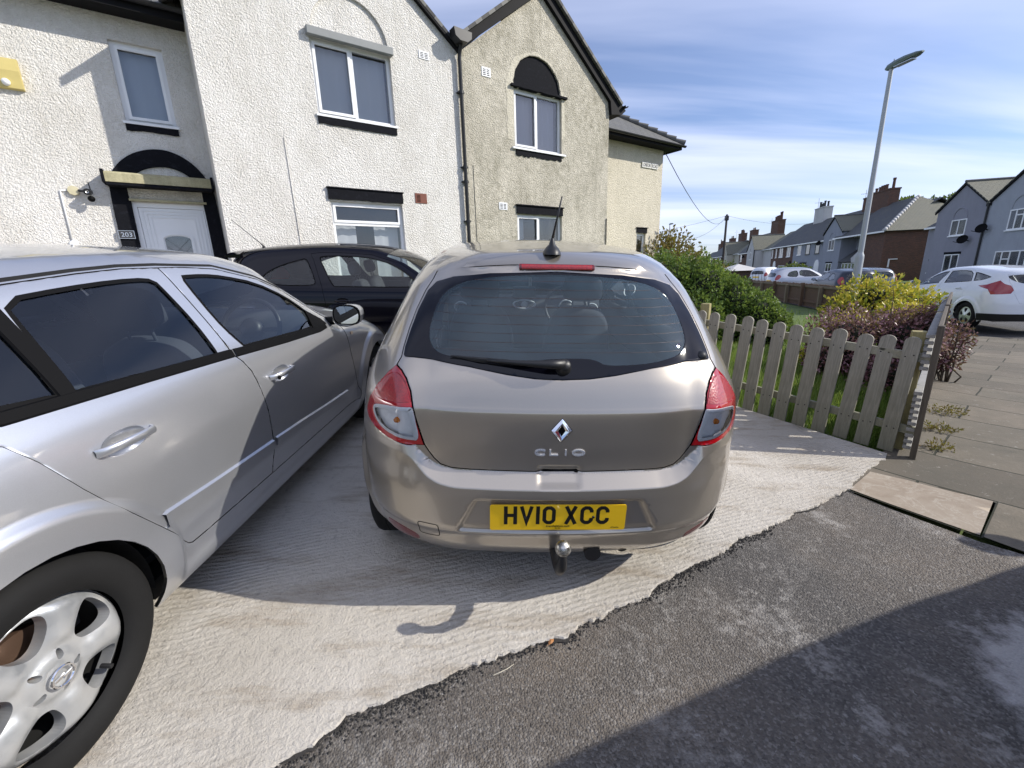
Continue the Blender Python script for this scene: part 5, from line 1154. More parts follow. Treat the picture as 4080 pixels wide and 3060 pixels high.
def m_concrete():
    t = NT('ridged_concrete'); p = t.pos(); a = math.radians(90-71)
    q = t.map(p, rot=(0, 0, -a)); w0 = t.noise(p, 2.2, 3, .5)
    qd = t.n('ShaderNodeVectorMath', {0: q, 1: t.n('ShaderNodeCombineXYZ', {1: t.math('MULTIPLY', w0, .10)}).outputs[0]}, operation='ADD').outputs[0]
    wv = t.n('ShaderNodeTexWave', {'Vector': qd, 'Scale': 12.0, 'Distortion': 3.2, 'Detail': 4.0, 'Detail Scale': 3.0, 'Detail Roughness': .75}, wave_type='BANDS', bands_direction='Y', wave_profile='SIN')
    pt = t.noise(p, 1.1, 5, .6); med = t.noise(p, 26, 6, .72); fine = t.noise(p, 120, 4, .65); mask = t.ramp(t.noise(t.map(p, loc=(4, 2, 0)), .75, 3, .5), [(.38, (.04,)*3), (.60, (1,1,1))])
    sepp = t.n('ShaderNodeSeparateXYZ', {0: p})
    c = t.mix(t.ramp(pt, [(.34, (0,0,0)), (.68, (1,1,1))]), (.46,.425,.37), (.62,.585,.53)); c = t.mix(t.math('MULTIPLY', t.ramp(t.noise(t.map(p, rot=(0, 0, -a), scale=(1, 5, 1)), 1.6, 7, .7), [(.50, (0,0,0)), (.66, (1,1,1))]), .7), c, (.30,.245,.18))
    c = t.mix(t.math('MULTIPLY', t.ramp(med, [(.30, (1,1,1)), (.46, (0,0,0))]), .45), c, (.25,.23,.205)); c = t.mix(t.math('MULTIPLY', t.math('MULTIPLY', t.math('SUBTRACT', 1.0, wv.outputs[0]), mask), .22), c, (.30,.28,.25))
    sp = t.n('ShaderNodeTexVoronoi', {'Vector': p, 'Scale': 9.0}); c = t.mix(t.ramp(sp.outputs[0], [(.018, (1,1,1)), (.028, (0,0,0))]), c, (.06,.05,.04))
    h = t.math('ADD', t.math('MULTIPLY', t.math('MULTIPLY', wv.outputs[0], mask), .34), t.math('ADD', t.math('MULTIPLY', med, 1.1), t.math('MULTIPLY', fine, .5)))
    return t.bsdf(c, .9, 0, t.bump(h, .95, .014), Specular_IOR_Level=.25)
def m_paving(ang, w=.9, hgt=.6):
    t = NT('stone_paving'); p = t.pos(); q = t.map(p, rot=(0, 0, -ang), loc=(.12, .05, 0))
    wob = t.n('ShaderNodeVectorMath', {0: q, 1: t.n('ShaderNodeVectorMath', {0: t.n('ShaderNodeTexNoise', {'Vector': p, 'Scale': 2.0}).outputs['Color'], 1: (.03,.03,.03)}, operation='MULTIPLY').outputs[0]}, operation='ADD').outputs[0]
    b = t.n('ShaderNodeTexBrick', {'Vector': wob, 'Color1': (0,0,0,1), 'Color2': (1,1,1,1), 'Mortar': (.5,.5,.5,1), 'Scale': 1.0, 'Mortar Size': .008, 'Mortar Smooth': .3, 'Brick Width': w, 'Row Height': hgt}, offset=.45)
    c = t.ramp(b.outputs[0], [(0, (.122,.104,.078)), (.4, (.165,.138,.104)), (.7, (.215,.180,.134)), (1, (.15,.132,.10))]); n = t.noise(p, 2.5, 8, .7); f = t.noise(p, 60, 4, .7)
    c = t.mix(t.ramp(n, [(.4, (0,0,0)), (.7, (.6,)*3)]), c, (.075,.072,.055)); c = t.mix(t.ramp(t.noise(p, 13, 6, .75), [(.60, (0,0,0)), (.66, (.8,)*3)]), c, (.30,.28,.24)); c = t.mix(t.math('MULTIPLY', f, .4), c, (.06,.055,.045))
    c = t.mix(b.outputs['Fac'], c, (.022,.024,.014))
    return t.bsdf(c, .88, 0, t.bump(t.math('ADD', t.math('MULTIPLY', b.outputs['Fac'], -1.4), t.math('MULTIPLY', f, .35)), .9, .012))
MT['tarmac'] = m_tarmac(); MT['road'] = m_tarmac('road_asphalt', (.040,.040,.042), (.055,.053,.050), False); MT['concrete'] = m_concrete(); MT['paving'] = m_paving(math.radians(180-52))
C30 = (math.cos(math.radians(40)), math.sin(math.radians(40)))
def build_ground():
    # one sheet out to the horizon, finer near the camera
    mb = MB(); rs = [0, 3, 6, 9, 12, 16, 20, 26, 34, 45, 60, 80, 120, 200, 400, 900, 1600]; n = 72
    vs = [(0, 0, float(gz(0, 0))-.06)]
    for r in rs[1:]:
        for k in range(n): a = 2*PI*k/n; x, y = r*math.cos(a), r*math.sin(a); vs.append((x, y, float(gz(x, y))-.06))
    fs = [(0, 1+k, 1+(k+1) % n) for k in range(n)]
    for i in range(len(rs)-2):
        for k in range(n): j = (k+1) % n; fs.append((1+i*n+k, 1+i*n+n+k, 1+i*n+n+j, 1+i*n+j))
    mb.add(vs, fs); obj('ground', mb, m_grass_ground(), smooth=True, kind='structure')
    # concrete drive; its ragged front edge
    edge = [(-9, -3.7), (-6, -2.0), (-3.2, -.45), (-2.0, .22), (-1.3, .62), (-.743, .928), (-.621, 1.009), (-.556, 1.07), (-.407, 1.138), (-.288, 1.187), (-.146, 1.257), (.01, 1.305), (.195, 1.376), (.343, 1.465), (.527, 1.564), (.799, 1.733), (1.04, 1.864), (1.314, 2.013), (1.545, 2.139), (1.801, 2.278), (2.106, 2.418), (2.347, 2.608), (2.716, 2.855)]
    de = densify(edge, .018, False); rg = np.random.RandomState(3); w1 = np.interp(np.arange(len(de)), np.arange(0, len(de)+9, 5), rg.normal(0, .010, len(np.arange(0, len(de)+9, 5)))); w2 = rg.normal(0, .0035, len(de))
    m = (np.arange(len(de)) > 40); dd = np.column_stack([-(w1+w2)*.5, (w1+w2)*.9])*m[:, None]; de = de+dd
    fl = [(2.80, 2.93), (2.15, 3.87), (.2, 6.6), (-2.35, 10.3)]; drive = [tuple(p) for p in de]+fl+[(-10, 5.0), (-14, 0)]
    sheet('driveway', drive, .12, MT['concrete'], .012, bs=.05 if False else .12, kind='structure')
    rim = MB(); n0 = 40
    pts = [tuple(p) for p in de[n0:]]
    for i, (x, y) in enumerate(pts): z = float(gz(x, y)); rim.v += [(x, y, z+.012), (x+.006, y-.012, z-.02)]
    for i in range(len(pts)-1): rim.f.append((2*i, 2*i+1, 2*i+3, 2*i+2)); rim.m.append(0)
    obj('driveway_edge', rim, MT['concrete'], kind='structure')
    # tarmac crossover where the camera stands
    tar = [(-12, -6), (12, -6), (12, -1.0), (5.2, -.4), (3.6, .75), (3.03, 1.31), (2.50, 1.79), (2.40, 1.90), (2.10, 2.452), (2.35, 2.66), (0, 2.4), (-3, 1.0), (-10, -2.5)]
    sheet('tarmac_crossover', tar, .25, MT['tarmac'], .0, bs=.1, kind='structure')
    cr = MB(); rg = random.Random(5)                        # loose black grit along the joint
    for k in range(13000):
        i = rg.randrange(n0+30, len(de)-2); x, y = de[i]; d = abs(rg.gauss(0, .020)); 
        dn = .42+.34*math.sin(i*.061)+.30*math.sin(i*.023+1)+.22*math.sin(i*.17+2)
        if rg.random() > max(.07, dn): continue
        d *= .4+1.1*max(.1, dn)
        x += .48*d+rg.gauss(0, .006); y -= .88*d; s = rg.uniform(.0018, .0062); z = float(gz(x, y))+.001
        cr.add([(x-s, y, z), (x, y-s, z), (x+s, y+s*.3, z), (x, y+s, z), (x+s*.2, y, z+s*1.1)], [(0, 1, 4), (1, 2, 4), (2, 3, 4), (3, 0, 4)])
    sm = MB(); rr = np.random.RandomState(9); m = len(de)-n0-32; wd = np.interp(np.arange(m), np.arange(0, m+7, 3), np.clip(rr.normal(.003, .008, len(np.arange(0, m+7, 3))), .0, .03)); wd = wd+np.abs(rr.normal(0, .004, m))
    for i in range(m): x, y = de[n0+30+i]; z = float(gz(x, y)); sm.v += [(x-.004, y+.008, z+.0035), (x+.48*wd[i], y-.88*wd[i], z+.0035)]
    for i in range(m-1): sm.f.append((2*i, 2*i+1, 2*i+3, 2*i+2)); sm.m.append(0)
    obj('tar_seam', sm, simple('tar_seam', (.030,.027,.025), .8, bump=1.0, bscale=120, var=.5), kind='structure')
    obj('loose_grit', cr, simple('grit', (.028,.026,.024), .8), label='loose black grit lying along the ragged concrete edge', category='grit', kind='stuff')
    a = thing('fallen_leaf', 'small orange dead leaf lying on the black joint between concrete and tarmac', 'leaf', Matrix.Translation((.118, 1.328, float(gz(.118, 1.328))+.012)) @ Matrix.Rotation(.8, 4, 'Z'))
    lm = MB(); P_ = [(-.016, 0, 0), (-.006, .008, .004), (.006, .009, .006), (.018, 0, .003), (.006, -.008, .006), (-.006, -.007, .004)]; lm.add(P_+[(0, 0, .009)], [(i, (i+1) % 6, 6) for i in range(6)]); obj('blade', lm, simple('dead_leaf', (.42,.19,.07), .7), a); lm = MB(); lm.tube([(-.016, 0, 0), (-.026, .003, .001)], .0008, 5); obj('stalk', lm, simple('leaf_stalk', (.25,.14,.07), .8), a)
    tw = MB(); tw.tube([(-.045, -.012, 0), (-.02, -.006, .006), (.005, .006, .007), (.03, .028, .003)], [.0012, .0014, .0012, .0007], 5); t_ = obj('twig', tw, simple('straw', (.62,.57,.45), .8)); t_.location = (-.055, 1.213, float(gz(-.055, 1.213))+.008); t_['label'] = 'pale curved straw lying across the dark joint at the concrete edge'; t_['category'] = 'twig'
    # pavement slabs
    d50 = (math.sin(math.radians(48)), math.cos(math.radians(48))); n50 = (d50[1], -d50[0])
    A = (2.716, 2.86); P = lambda s, w: (A[0]+d50[0]*s+n50[0]*w, A[1]+d50[1]*s+n50[1]*w)
    pav = [(2.36, 2.62), (2.12, 2.46), (2.87, 2.245+.01), (2.45, 1.935), (2.52, 1.80), (3.05, 1.33), P(1.2, 2.25), P(9.3, 2.25), P(9.3, 1.6), P(10.2, .9), P(10.4, -.2), P(.0, -.02)]
    sheet('pavement', pav, .2, MT['paving'], .006, bs=.1, kind='structure')
    t = NT('pale_slab'); p = t.pos(); n_ = t.noise(p, 5, 7, .7, .6); f = t.noise(p, 80, 4, .6)
    c = t.mix(t.ramp(n_, [(.35, (0,0,0)), (.62, (1,1,1))]), (.27,.215,.16), (.36,.305,.24)); c = t.mix(t.ramp(t.noise(p, 3, 5, .7, 2.2), [(.47, (0,0,0)), (.5, (.5,)*3), (.53, (0,0,0))]), c, (.48,.44,.37))
    mt = t.bsdf(t.mix(t.math('MULTIPLY', f, .3), c, (.15,.12,.09)), .8, 0, t.bump(f, .4, .004))
    slab = [(2.135, 2.437), (2.45, 2.66), (2.60, 2.545), (2.70, 2.43), (2.862, 2.262), (2.44, 1.945), (2.285, 2.205)]
    sheet('paving_slab', slab, .08, mt, .0105, bs=.04, kind='structure')
    jt = MB(); 
    for a, b in (((2.115, 2.43), (2.43, 1.925)), ((2.43, 1.925), (2.875, 2.25)), ((2.875, 2.25), (2.72, 2.45))):
        a = np.array(a); b = np.array(b); d = (b-a)/np.linalg.norm(b-a); nn = np.array([-d[1], d[0]])*.0038
        q = [a+nn, a-nn, b-nn, b+nn]; jt.add([(x, y, float(gz(x, y))+.0095) for x, y in q], [(0, 1, 2, 3)])
    obj('slab_joint', jt, simple('joint_soil', (.02,.022,.012), .95), kind='structure')
    # road beyond the pavement and the side road
    d15 = np.array([math.sin(math.radians(15)), math.cos(math.radians(15))]); n15 = np.array([d15[1], -d15[0]]); O = np.array([10.15, 9.0])
    Rp = lambda s, w: tuple(O+d15*s+n15*w)
    sheet('road', [P(1.2, 2.4), Rp(-1.3, .0), Rp(3, -.15), Rp(230, -.15), Rp(230, 9.2), Rp(-60, 9.2), (22, -30), (12, -6), (12, -1), (5.2, -.45), (3.68, .75), (3.1, 1.25)], 1.6, MT['road'], -.03, kind='structure')
    kb = MB()
    for a, b, w in ((P(1.2, 2.25), P(9.3, 2.25), .12),):
        a = np.array(a); b = np.array(b); L = np.linalg.norm(b-a); d = (b-a)/L; nn = np.array([d[1], -d[0]])
        for k in range(int(L/.92)):
            s0, s1 = k*.92+.004, (k+1)*.92-.004; q = [a+d*s0, a+d*s1, a+d*s1+nn*w, a+d*s0+nn*w]; zz = [float(gz(*p)) for p in q]; v = [(p[0], p[1], z-.10) for p, z in zip(q, zz)]+[(p[0], p[1], z+.012) for p, z in zip(q, zz)]
            kb.add(v, [(3, 2, 1, 0), (4, 5, 6, 7), (0, 1, 5, 4), (1, 2, 6, 5), (2, 3, 7, 6), (3, 0, 4, 7)])
    obj('kerb', kb, simple('kerb_stone', (.22,.21,.19), .85, var=.3), kind='structure')
    # far side pavement
    sheet('far_pavement', [Rp(-60, 9.3), Rp(230, 9.3), Rp(230, 11.6), Rp(-60, 11.6)], 3.0, simple('far_paving', (.20,.19,.17), .9, var=.2), .04, kind='structure')
    if 0: sheet('verge_pavement', [Rp(3.2, -.3), Rp(230, -.3), Rp(230, 1.4-3.3), Rp(3.2, 1.4-3.2)], 2.0, simple('verge_paving', (.17,.16,.14), .9, var=.2), .035, kind='structure')
# ================================================================ houses
HM = Matrix(((TX, -TY, 0, 0), (TY, TX, 0, 0), (0, 0, 1, 0), (0, 0, 0, 1)))     # local x along the front, y into the house
def poly_uv(me, fn):
    uv = me.uv_layers.new(name='UV')
    for l in me.loops: uv.data[l.index].uv = fn(me.vertices[l.vertex_index].co)
def slab(name, pts, th, mat, parent, eave=None):
    """roof plane: four (or three) corners, first edge is the eave; thickness downwards; UV in metres"""
    pts = [Vector(p) for p in pts]; e = (pts[1]-pts[0]).normalized(); n = (pts[1]-pts[0]).cross(pts[2]-pts[0]).normalized(); n = n if n.z > 0 else -n; up = n.cross(e); up = up if up.z > 0 else -up
    mb = MB(); k = len(pts); mb.add([p for p in pts]+[p-n*th for p in pts], [tuple(range(k)), tuple(range(2*k-1, k-1, -1))]+[(i, k+i, k+(i+1) % k, (i+1) % k) for i in range(k)])
    o = obj(name, mb, mat, parent); poly_uv(o.data, lambda c: ((c-pts[0]).dot(e), (c-pts[0]).dot(up))); return o
def wall(name, poly, holes, y, th, mat, parent, uv=False):
    """upright wall in the XZ plane with real openings, front face at y"""
    out = [tuple(p) for p in poly]; v, f, be = cdt(poly, [np.array(h) for h in holes], 3.0, 3.0, 0)
    mb = MB(); n = len(v); mb.add([(a, y, b) for a, b in v], [tuple(map(int, t)) for t in f]); mb.add([(a, y+th, b) for a, b in v], [tuple(map(int, t[::-1])) for t in f])
    for i, j in be: mb.f.append((int(i), int(j), int(j)+n, int(i)+n)); mb.m.append(0)
    o = obj(name, mb, mat, parent)
    if uv: poly_uv(o.data, lambda c: (c.x+c.y, c.z))
    return o
def bx(name, lo, hi, mat, parent, c=0.0): mb = MB(); (mb.cbox(lo, hi, c) if c else mb.box(lo, hi)); return obj(name, mb, mat, parent)
def window(parent, x0, x1, z0, z1, y, fr=.055, mull=(), trans=(), open_=(), glassy=MT['house_glass'], blind=None, deep=.07, sill=True):
    """white framed window; y = wall face, frame set back by deep"""
    yf = y+deep; mb = MB(); d = .06
    mb.box((x0, yf, z0), (x1, yf+d, z0+fr)); mb.box((x0, yf, z1-fr), (x1, yf+d, z1)); mb.box((x0, yf, z0+fr), (x0+fr, yf+d, z1-fr)); mb.box((x1-fr, yf, z0+fr), (x1, yf+d, z1-fr))
    for m in mull: mb.box((m-fr*.55, yf-.002, z0+fr), (m+fr*.55, yf+d+.002, z1-fr))
    for t in trans: mb.box((x0+fr, yf-.003, t-fr*.5), (x1-fr, yf+d+.003, t+fr*.5))
    for (a, b, c, e) in open_:
        w = .045; yo = yf-.018
        mb.box((a, yo, c), (b, yo+.03, c+w)); mb.box((a, yo, e-w), (b, yo+.03, e)); mb.box((a, yo, c+w), (a+w, yo+.03, e-w)); mb.box((b-w, yo, c+w), (b, yo+.03, e-w))
    f = obj('window', mb, MT['upvc'], parent)
    g = MB(); g.add([(x0+fr, yf+.03, z0+fr), (x1-fr, yf+.03, z0+fr), (x1-fr, yf+.03, z1-fr), (x0+fr, yf+.03, z1-fr)], [(0, 1, 2, 3)]); obj('window_pane', g, glassy, f)
    if sill: bx('window_sill', (x0-.03, y-.035, z0-.035), (x1+.03, yf+.01, z0), MT['upvc'], f)
    if blind:
        for (a, b, c, e, col) in blind:
            n = max(2, int((b-a)/.06)); bm = MB(); 
            for k in range(n+1): xx = a+(b-a)*k/n; yy = yf+.16+.012*math.sin(k*2.1); bm.v += [(xx, yy, c), (xx, yy, e)]
            for k in range(n): bm.f.append((2*k, 2*k+2, 2*k+3, 2*k+1)); bm.m.append(0)
            obj('curtain', bm, MT[col], f, smooth=True)
    return f
MT['net'] = simple('net_curtain', (.55,.55,.56), .95); MT['blind'] = simple('grey_blind', (.66,.67,.70), .95); MT['drape'] = simple('dark_curtain', (.11,.095,.06), .95); MT['blindl'] = simple('lilac_blind', (.62,.58,.62), .95)
MT['slate'] = m_slate('roof_slates'); MT['slate_far'] = m_slate('roof_slates_far', (.055,.057,.06), (.085,.085,.08)); MT['slate_green'] = m_slate('roof_slates_mossy', (.12,.125,.095), (.20,.19,.14))
MT['cast_w'] = m_roughcast('white_roughcast', (.775,.755,.715), (.42,.385,.32), .42); MT['cast_c'] = m_roughcast('cream_roughcast', (.66,.615,.515), (.27,.25,.19), .60, 1.0, .62)
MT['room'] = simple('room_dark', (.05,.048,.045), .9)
def pipe(name, pts, r, parent, mat=MT['iron'], collars=()):
    mb = MB(); mb.tube(pts, r, 12)
    for z in collars: p = pts[-1]; mb.tube([(p[0], p[1], z-.03), (p[0], p[1], z+.03)], r*1.3, 12); mb.box((p[0]-r*1.9, p[1], z-.012), (p[0]+r*1.9, p[1]+.09, z+.012))
    return obj(name, mb, mat, parent, angle=40)
def vent(parent, x0, x1, z0, z1, y, mat, rows=4, cols=2):
    w, h = x1-x0, z1-z0; mb = MB(); v, f, be = cdt([(x0, z0), (x1, z0), (x1, z1), (x0, z1)], [[(x0+w*(.12+c*.42), z0+h*(.13+r*.76/rows)), (x0+w*(.12+c*.42)+w*.32, z0+h*(.13+r*.76/rows)), (x0+w*(.12+c*.42)+w*.32, z0+h*(.13+(r+.55)*.76/rows)), (x0+w*(.12+c*.42), z0+h*(.13+(r+.55)*.76/rows))] for r in range(rows) for c in range(cols)], 1, 1, 0)
    mb.add([(a, y-.012, b) for a, b in v], [tuple(map(int, t)) for t in f]); n = len(v)
    for i, j in be: b = len(mb.v); mb.v += [(v[i][0], y-.012, v[i][1]), (v[j][0], y-.012, v[j][1]), (v[j][0], y+.01, v[j][1]), (v[i][0], y+.01, v[i][1])]; mb.f.append((b, b+1, b+2, b+3)); mb.m.append(0)
    o = obj('air_vent', mb, mat, parent); bx('vent_back', (x0+.005, y-.002, z0+.005), (x1-.005, y+.006, z1-.005), MT['gapdark'], o); return o
Q0, Q1 = 8.6, 9.7                      # front of the gables, front of the set-back wings
K = Q1/9.4
def W9(s, z): return s*K, CAM_H+(z-CAM_H)*K
K8 = Q1/8.6
def W8(s, z): return s*K8, CAM_H+(z-CAM_H)*K8
def arch_poly(cx, z0, r, n=20, rz=None): rz = rz or r; return [(cx+r*math.cos(t), z0+rz*math.sin(t)) for t in np.linspace(0, PI, n+1)]
def jag(a, b, n, amp, seed=1):
    r = random.Random(seed); a, b = Vector(a), Vector(b); d = (b-a).normalized(); nn = Vector((-d.y, d.x)); return [tuple(a+(b-a)*k/n+nn*(r.gauss(0, amp) if 0 < k < n else 0)) for k in range(n+1)]
def build_house_white():
    root = thing('house', 'white roughcast house with grey boxed shutter over the upper window and arched white front door', 'house', HM)
    ZB = -.2; ze = 5.80; xa, xb, xc, za = .42, 4.86, 2.66, 7.42
    w1 = [(2.08, 4.19), (3.46, 4.19), (3.46, 5.35), (2.08, 5.35)]; w2 = [(2.09, .95), (3.445, .95), (3.445, 2.80), (2.09, 2.80)]
    ar = [(2.12, 5.40), (3.44, 5.40)]+[(2.78+.66*math.cos(t), 5.42+.66*math.sin(t)) for t in np.linspace(0, PI, 21)]
    ar = [(3.44, 5.40)]+ar[2:]+[(2.12, 5.40)]; ar = [p for i, p in enumerate(ar) if i == 0 or p != ar[i-1]]
    wall('gable_wall', [(xa, ZB), (xb, ZB), (xb, ze), (xc, za), (xa, ze)], [w1, w2, ar], Q0, .28, MT['cast_w'], root)
    wall('arch_panel', [(p[0], p[1]) for p in offs(ar, -.01)], [], Q0+.045, .05, MT['cast_w'], root)
    # sides and back, dark floors inside
    bx('side_wall', (xa, Q0+.282, ZB), (xa+.25, Q1+.1, ze), MT['cast_w'], root); 
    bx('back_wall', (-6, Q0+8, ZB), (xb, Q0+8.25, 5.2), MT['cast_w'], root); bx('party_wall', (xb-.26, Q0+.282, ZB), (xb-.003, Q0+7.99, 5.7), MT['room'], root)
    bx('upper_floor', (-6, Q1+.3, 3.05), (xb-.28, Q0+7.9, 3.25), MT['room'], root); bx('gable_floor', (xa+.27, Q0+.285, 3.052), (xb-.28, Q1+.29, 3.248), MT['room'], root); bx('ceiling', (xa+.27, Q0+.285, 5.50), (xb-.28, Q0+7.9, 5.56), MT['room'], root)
    window(root, 2.08, 3.46, 4.19, 5.35, Q0, mull=(2.76,), open_=[(2.125, 2.745, 4.235, 5.305)], blind=[(2.14, 3.40, 4.25, 5.3, 'blind')])
    window(root, 2.09, 3.445, .95, 2.80, Q0, trans=(2.42,), open_=[(2.135, 3.40, 2.44, 2.765)], blind=[(2.15, 2.55, 1.0, 2.4, 'net'), (2.9, 3.38, 1.0, 2.4, 'net')])
    cb = bx('shutter_box', (2.035, Q0-.10, 5.325), (3.50, Q0-.003, 5.455), MT['lead'], root, .012)
    bp = MT['blackpaint']
    def band(nm, x0, x1, z0, z1, y=Q0, pr=.025, s=1): mb = MB(); mb.prism(jag((x0, z0), (x1, z0), 14, .006, s)+jag((x1, z1), (x0, z1), 14, .005, s+1), y-pr, y+.05); return obj(nm, mb, bp, root)
    band('sill_band', 2.065, 3.465, 4.04, 4.153, s=2); band('lintel_band', 2.065, 3.46, 2.825, 3.01, s=4, pr=.04); bx('lintel_drip', (2.05, Q0-.06, 3.012), (3.475, Q0-.002, 3.03), bp, root)
    vent(root, 4.04, 4.25, 5.44, 5.575, Q0, MT['upvc']); vent(root, 3.73, 3.98, 2.86, 3.045, Q0, MT['terra'], 6, 1)
    pipe('cable', [(1.48, Q0-.008, 3.74), (1.485, Q0-.008, 3.2), (1.495, Q0-.008, 2.4), (1.505, Q0-.008, .5)], .007, root, MT['cast_w'])
    # roof of the gable, running back; barge edge
    for s_, (x0_, z0_) in ((1, (xb+.02, ze-.04)), (-1, (xa-.28, ze-.26))):
        slab('roof', [(x0_, Q0-.09, z0_+.06), (x0_, Q0+7.6, z0_+.06), (xc, Q0+7.6, za+.10), (xc, Q0-.09, za+.10)], .06, MT['slate'], root)
        mb = MB(); mb.add([(x0_, Q0-.085, z0_-.06), (x0_, Q0-.085, z0_+.02), (xc, Q0-.085, za+.06), (xc, Q0-.085, za-.05), (x0_, Q0-.003, z0_-.06), (x0_, Q0-.003, z0_+.02), (xc, Q0-.003, za+.06), (xc, Q0-.003, za-.05)], [(0, 1, 2, 3), (7, 6, 5, 4), (0, 4, 5, 1), (3, 2, 6, 7), (0, 3, 7, 4), (1, 5, 6, 2)]); obj('barge_board', mb, MT['barge'], root)
    # wing with the door
    zw = W9(0, 5.32)[1]
    def scale(pts): return [W9(*p) for p in pts]
    arch_o = scale([(.40, 1.0), (.40, 2.75), (.36, 3.05), (.22, 3.30), (.03, 3.46), (-.18, 3.53), (-.40, 3.51), (-.62, 3.42), (-.80, 3.27), (-.93, 3.08), (-.985, 2.80), (-.99, 1.0)]); arch_i = scale([(.205, 1.0), (.205, 2.92), (.14, 3.09), (.0, 3.22), (-.18, 3.275), (-.38, 3.255), (-.56, 3.18), (-.68, 3.07), (-.755, 2.9), (-.765, 1.0)])
    (dx0, dz0), (dx1, dz1) = W9(-.76, .7), W9(.25, 2.715)
    (wx0, wz0), (wx1, wz1) = W9(-.585, 3.885), W9(.05, 4.975)
    door = [(dx0, ZB+.001), (dx1, ZB+.001), (dx1, dz1), (dx0, dz1)]
    wall('wing_wall', [(-7.0, ZB), (dx0, ZB), (dx0, dz1), (dx1, dz1), (dx1, ZB), (xa+.24, ZB), (xa+.24, zw), (-7.0, zw)], [[(wx0, wz0), (wx1, wz0), (wx1, wz1), (wx0, wz1)]], Q1, .28, MT['cast_w'], root)
    window(root, wx0, wx1, wz0, wz1, Q1, mull=(), open_=[(wx0+.05, wx1-.05, wz0+.05, wz1-.05)], blind=[(wx0+.07, wx1-.07, wz0+.05, wz1-.05, 'blind')])
    mb = MB(); mb.prism(jag((wx0-.01, wz0-.13), (wx1+.01, wz0-.13), 10, .006, 9)+jag((wx1+.01, wz0-.037), (wx0-.01, wz0-.037), 10, .003, 8), Q1-.025, Q1+.04); obj('sill_band', mb, bp, root)
    ring = MB(); v, f, be = cdt(chaikin(arch_o, 2, keep=(0, 11)), [], 1, .1, 0)
    ao = chaikin(arch_o, 2, keep=(0, 11)); ai = chaikin(arch_i, 2, keep=(0, 9)); po = ao+ai[::-1]
    ring.prism([(x, z) for x, z in po], Q1-.035, Q1+.02); obj('door_arch', ring, bp, root)
    # canopy board, cream panel, door
    cx0, cz0 = W9(-.965, 2.95); cx1, cz1 = W9(.35, 3.10)
    mb = MB(); mb.prism([(Q1-.30, cz0), (Q1-.30, cz1-.03), (Q1-.26, cz1), (Q1-.004, cz1+.05), (Q1-.004, cz0+.03)], cx0, cx1, 'yz'); can = obj('door_canopy', mb, MT['canopy'], root)
    bx('canopy_end', (cx0-.04, Q1-.31, cz0-.01), (cx0-.003, Q1-.003, cz1+.02), bp, can); bx('canopy_end', (cx1+.003, Q1-.31, cz0-.01), (cx1+.04, Q1-.003, cz1+.02), bp, can); bx('canopy_soffit', (cx0, Q1-.29, cz0-.04), (cx1, Q1-.04, cz0-.003), bp, can)
    px0, pz0 = W9(-.755, 2.76); px1, pz1 = W9(.205, 2.94); bx('lintel_panel', (px0, Q1-.05, pz0), (px1, Q1-.036, pz1+.05), MT['cast_c'], root); bx('lintel_edge', (px0-.01, Q1-.075, pz0-.035), (px1+.04, Q1-.004, pz0-.002), MT['canopy'], root)
    fr = MB(); f_ = .07; yd = Q1+.03
    fr.box((dx0, yd, .55), (dx0+f_, yd+.08, dz1)); fr.box((dx1-f_, yd, .55), (dx1, yd+.08, dz1)); fr.box((dx0+f_, yd, dz1-f_), (dx1-f_, yd+.08, dz1)); dr = obj('front_door', fr, MT['upvc'], root)
    a0, a1, b0, b1 = dx0+f_+.004, dx1-f_-.004, .58, dz1-f_-.004; gx = (a0+a1)/2; gl = [(gx-.17, 1.45), (gx+.17, 1.45), (gx+.185, 2.18)]+[(gx+.185*math.cos(t), 2.18+.06*math.sin(t)) for t in np.linspace(0, PI, 9)[1:-1]]+[(gx-.185, 2.18)]
    wall('door_leaf', [(a0, b0), (a1, b0), (a1, b1), (a0, b1)], [gl], yd+.02, .04, MT['upvc'], dr)
    pm = MB()
    for k, (o_, w_) in enumerate(((.05, .012), (.10, .010), (.15, .010))):
        for (p, q) in (((a0+o_, b0+.1), (a0+o_, b1-o_)), ((a0+o_, b1-o_), (a1-o_, b1-o_)), ((a1-o_, b1-o_), (a1-o_, b0+.1))): stroke(pm, [p, q], w_, yd+.008, yd+.022)
    g2 = offs(gl, -.03); stroke(pm, [tuple(p) for p in g2], .028, yd+.004, yd+.022, True); obj('door_moulding', pm, MT['upvc'], dr)
    gp = MB(); gp.prism(gl, yd+.03, yd+.034); obj('door_glass', gp, MT['house_glass'], dr); ld = MB()
    for k in range(-4, 5):
        for s_ in (1, -1):
            p = (gx-.4, 1.9+k*.13-s_*.4*1.0); q_ = (gx+.4, 1.9+k*.13+s_*.4*1.0); t0 = max(0, ((gx-.17)-p[0])/.8); t1 = min(1, ((gx+.17)-p[0])/.8); za_, zb_ = p[1]+(q_[1]-p[1])*t0, p[1]+(q_[1]-p[1])*t1
            if min(za_, zb_) > 1.46 and max(za_, zb_) < 2.2: stroke(ld, [(gx-.17, za_), (gx+.17, zb_)], .005, yd+.022, yd+.029)
    stroke(ld, [(gx+.05*math.cos(t), 1.80+.065*math.sin(t)) for t in np.linspace(0, 2*PI, 13)[:-1]], .007, yd+.021, yd+.029, True); stroke(ld, [(gx+.09*math.cos(t), 1.62+.05*math.sin(t)) for t in np.linspace(0, 2*PI, 13)[:-1]], .007, yd+.021, yd+.029, True)
    obj('leaded_pattern', ld, MT['iron'], dr); bx('door_back', (a0, yd+.25, b0), (a1, yd+.27, b1), MT['room'], dr)
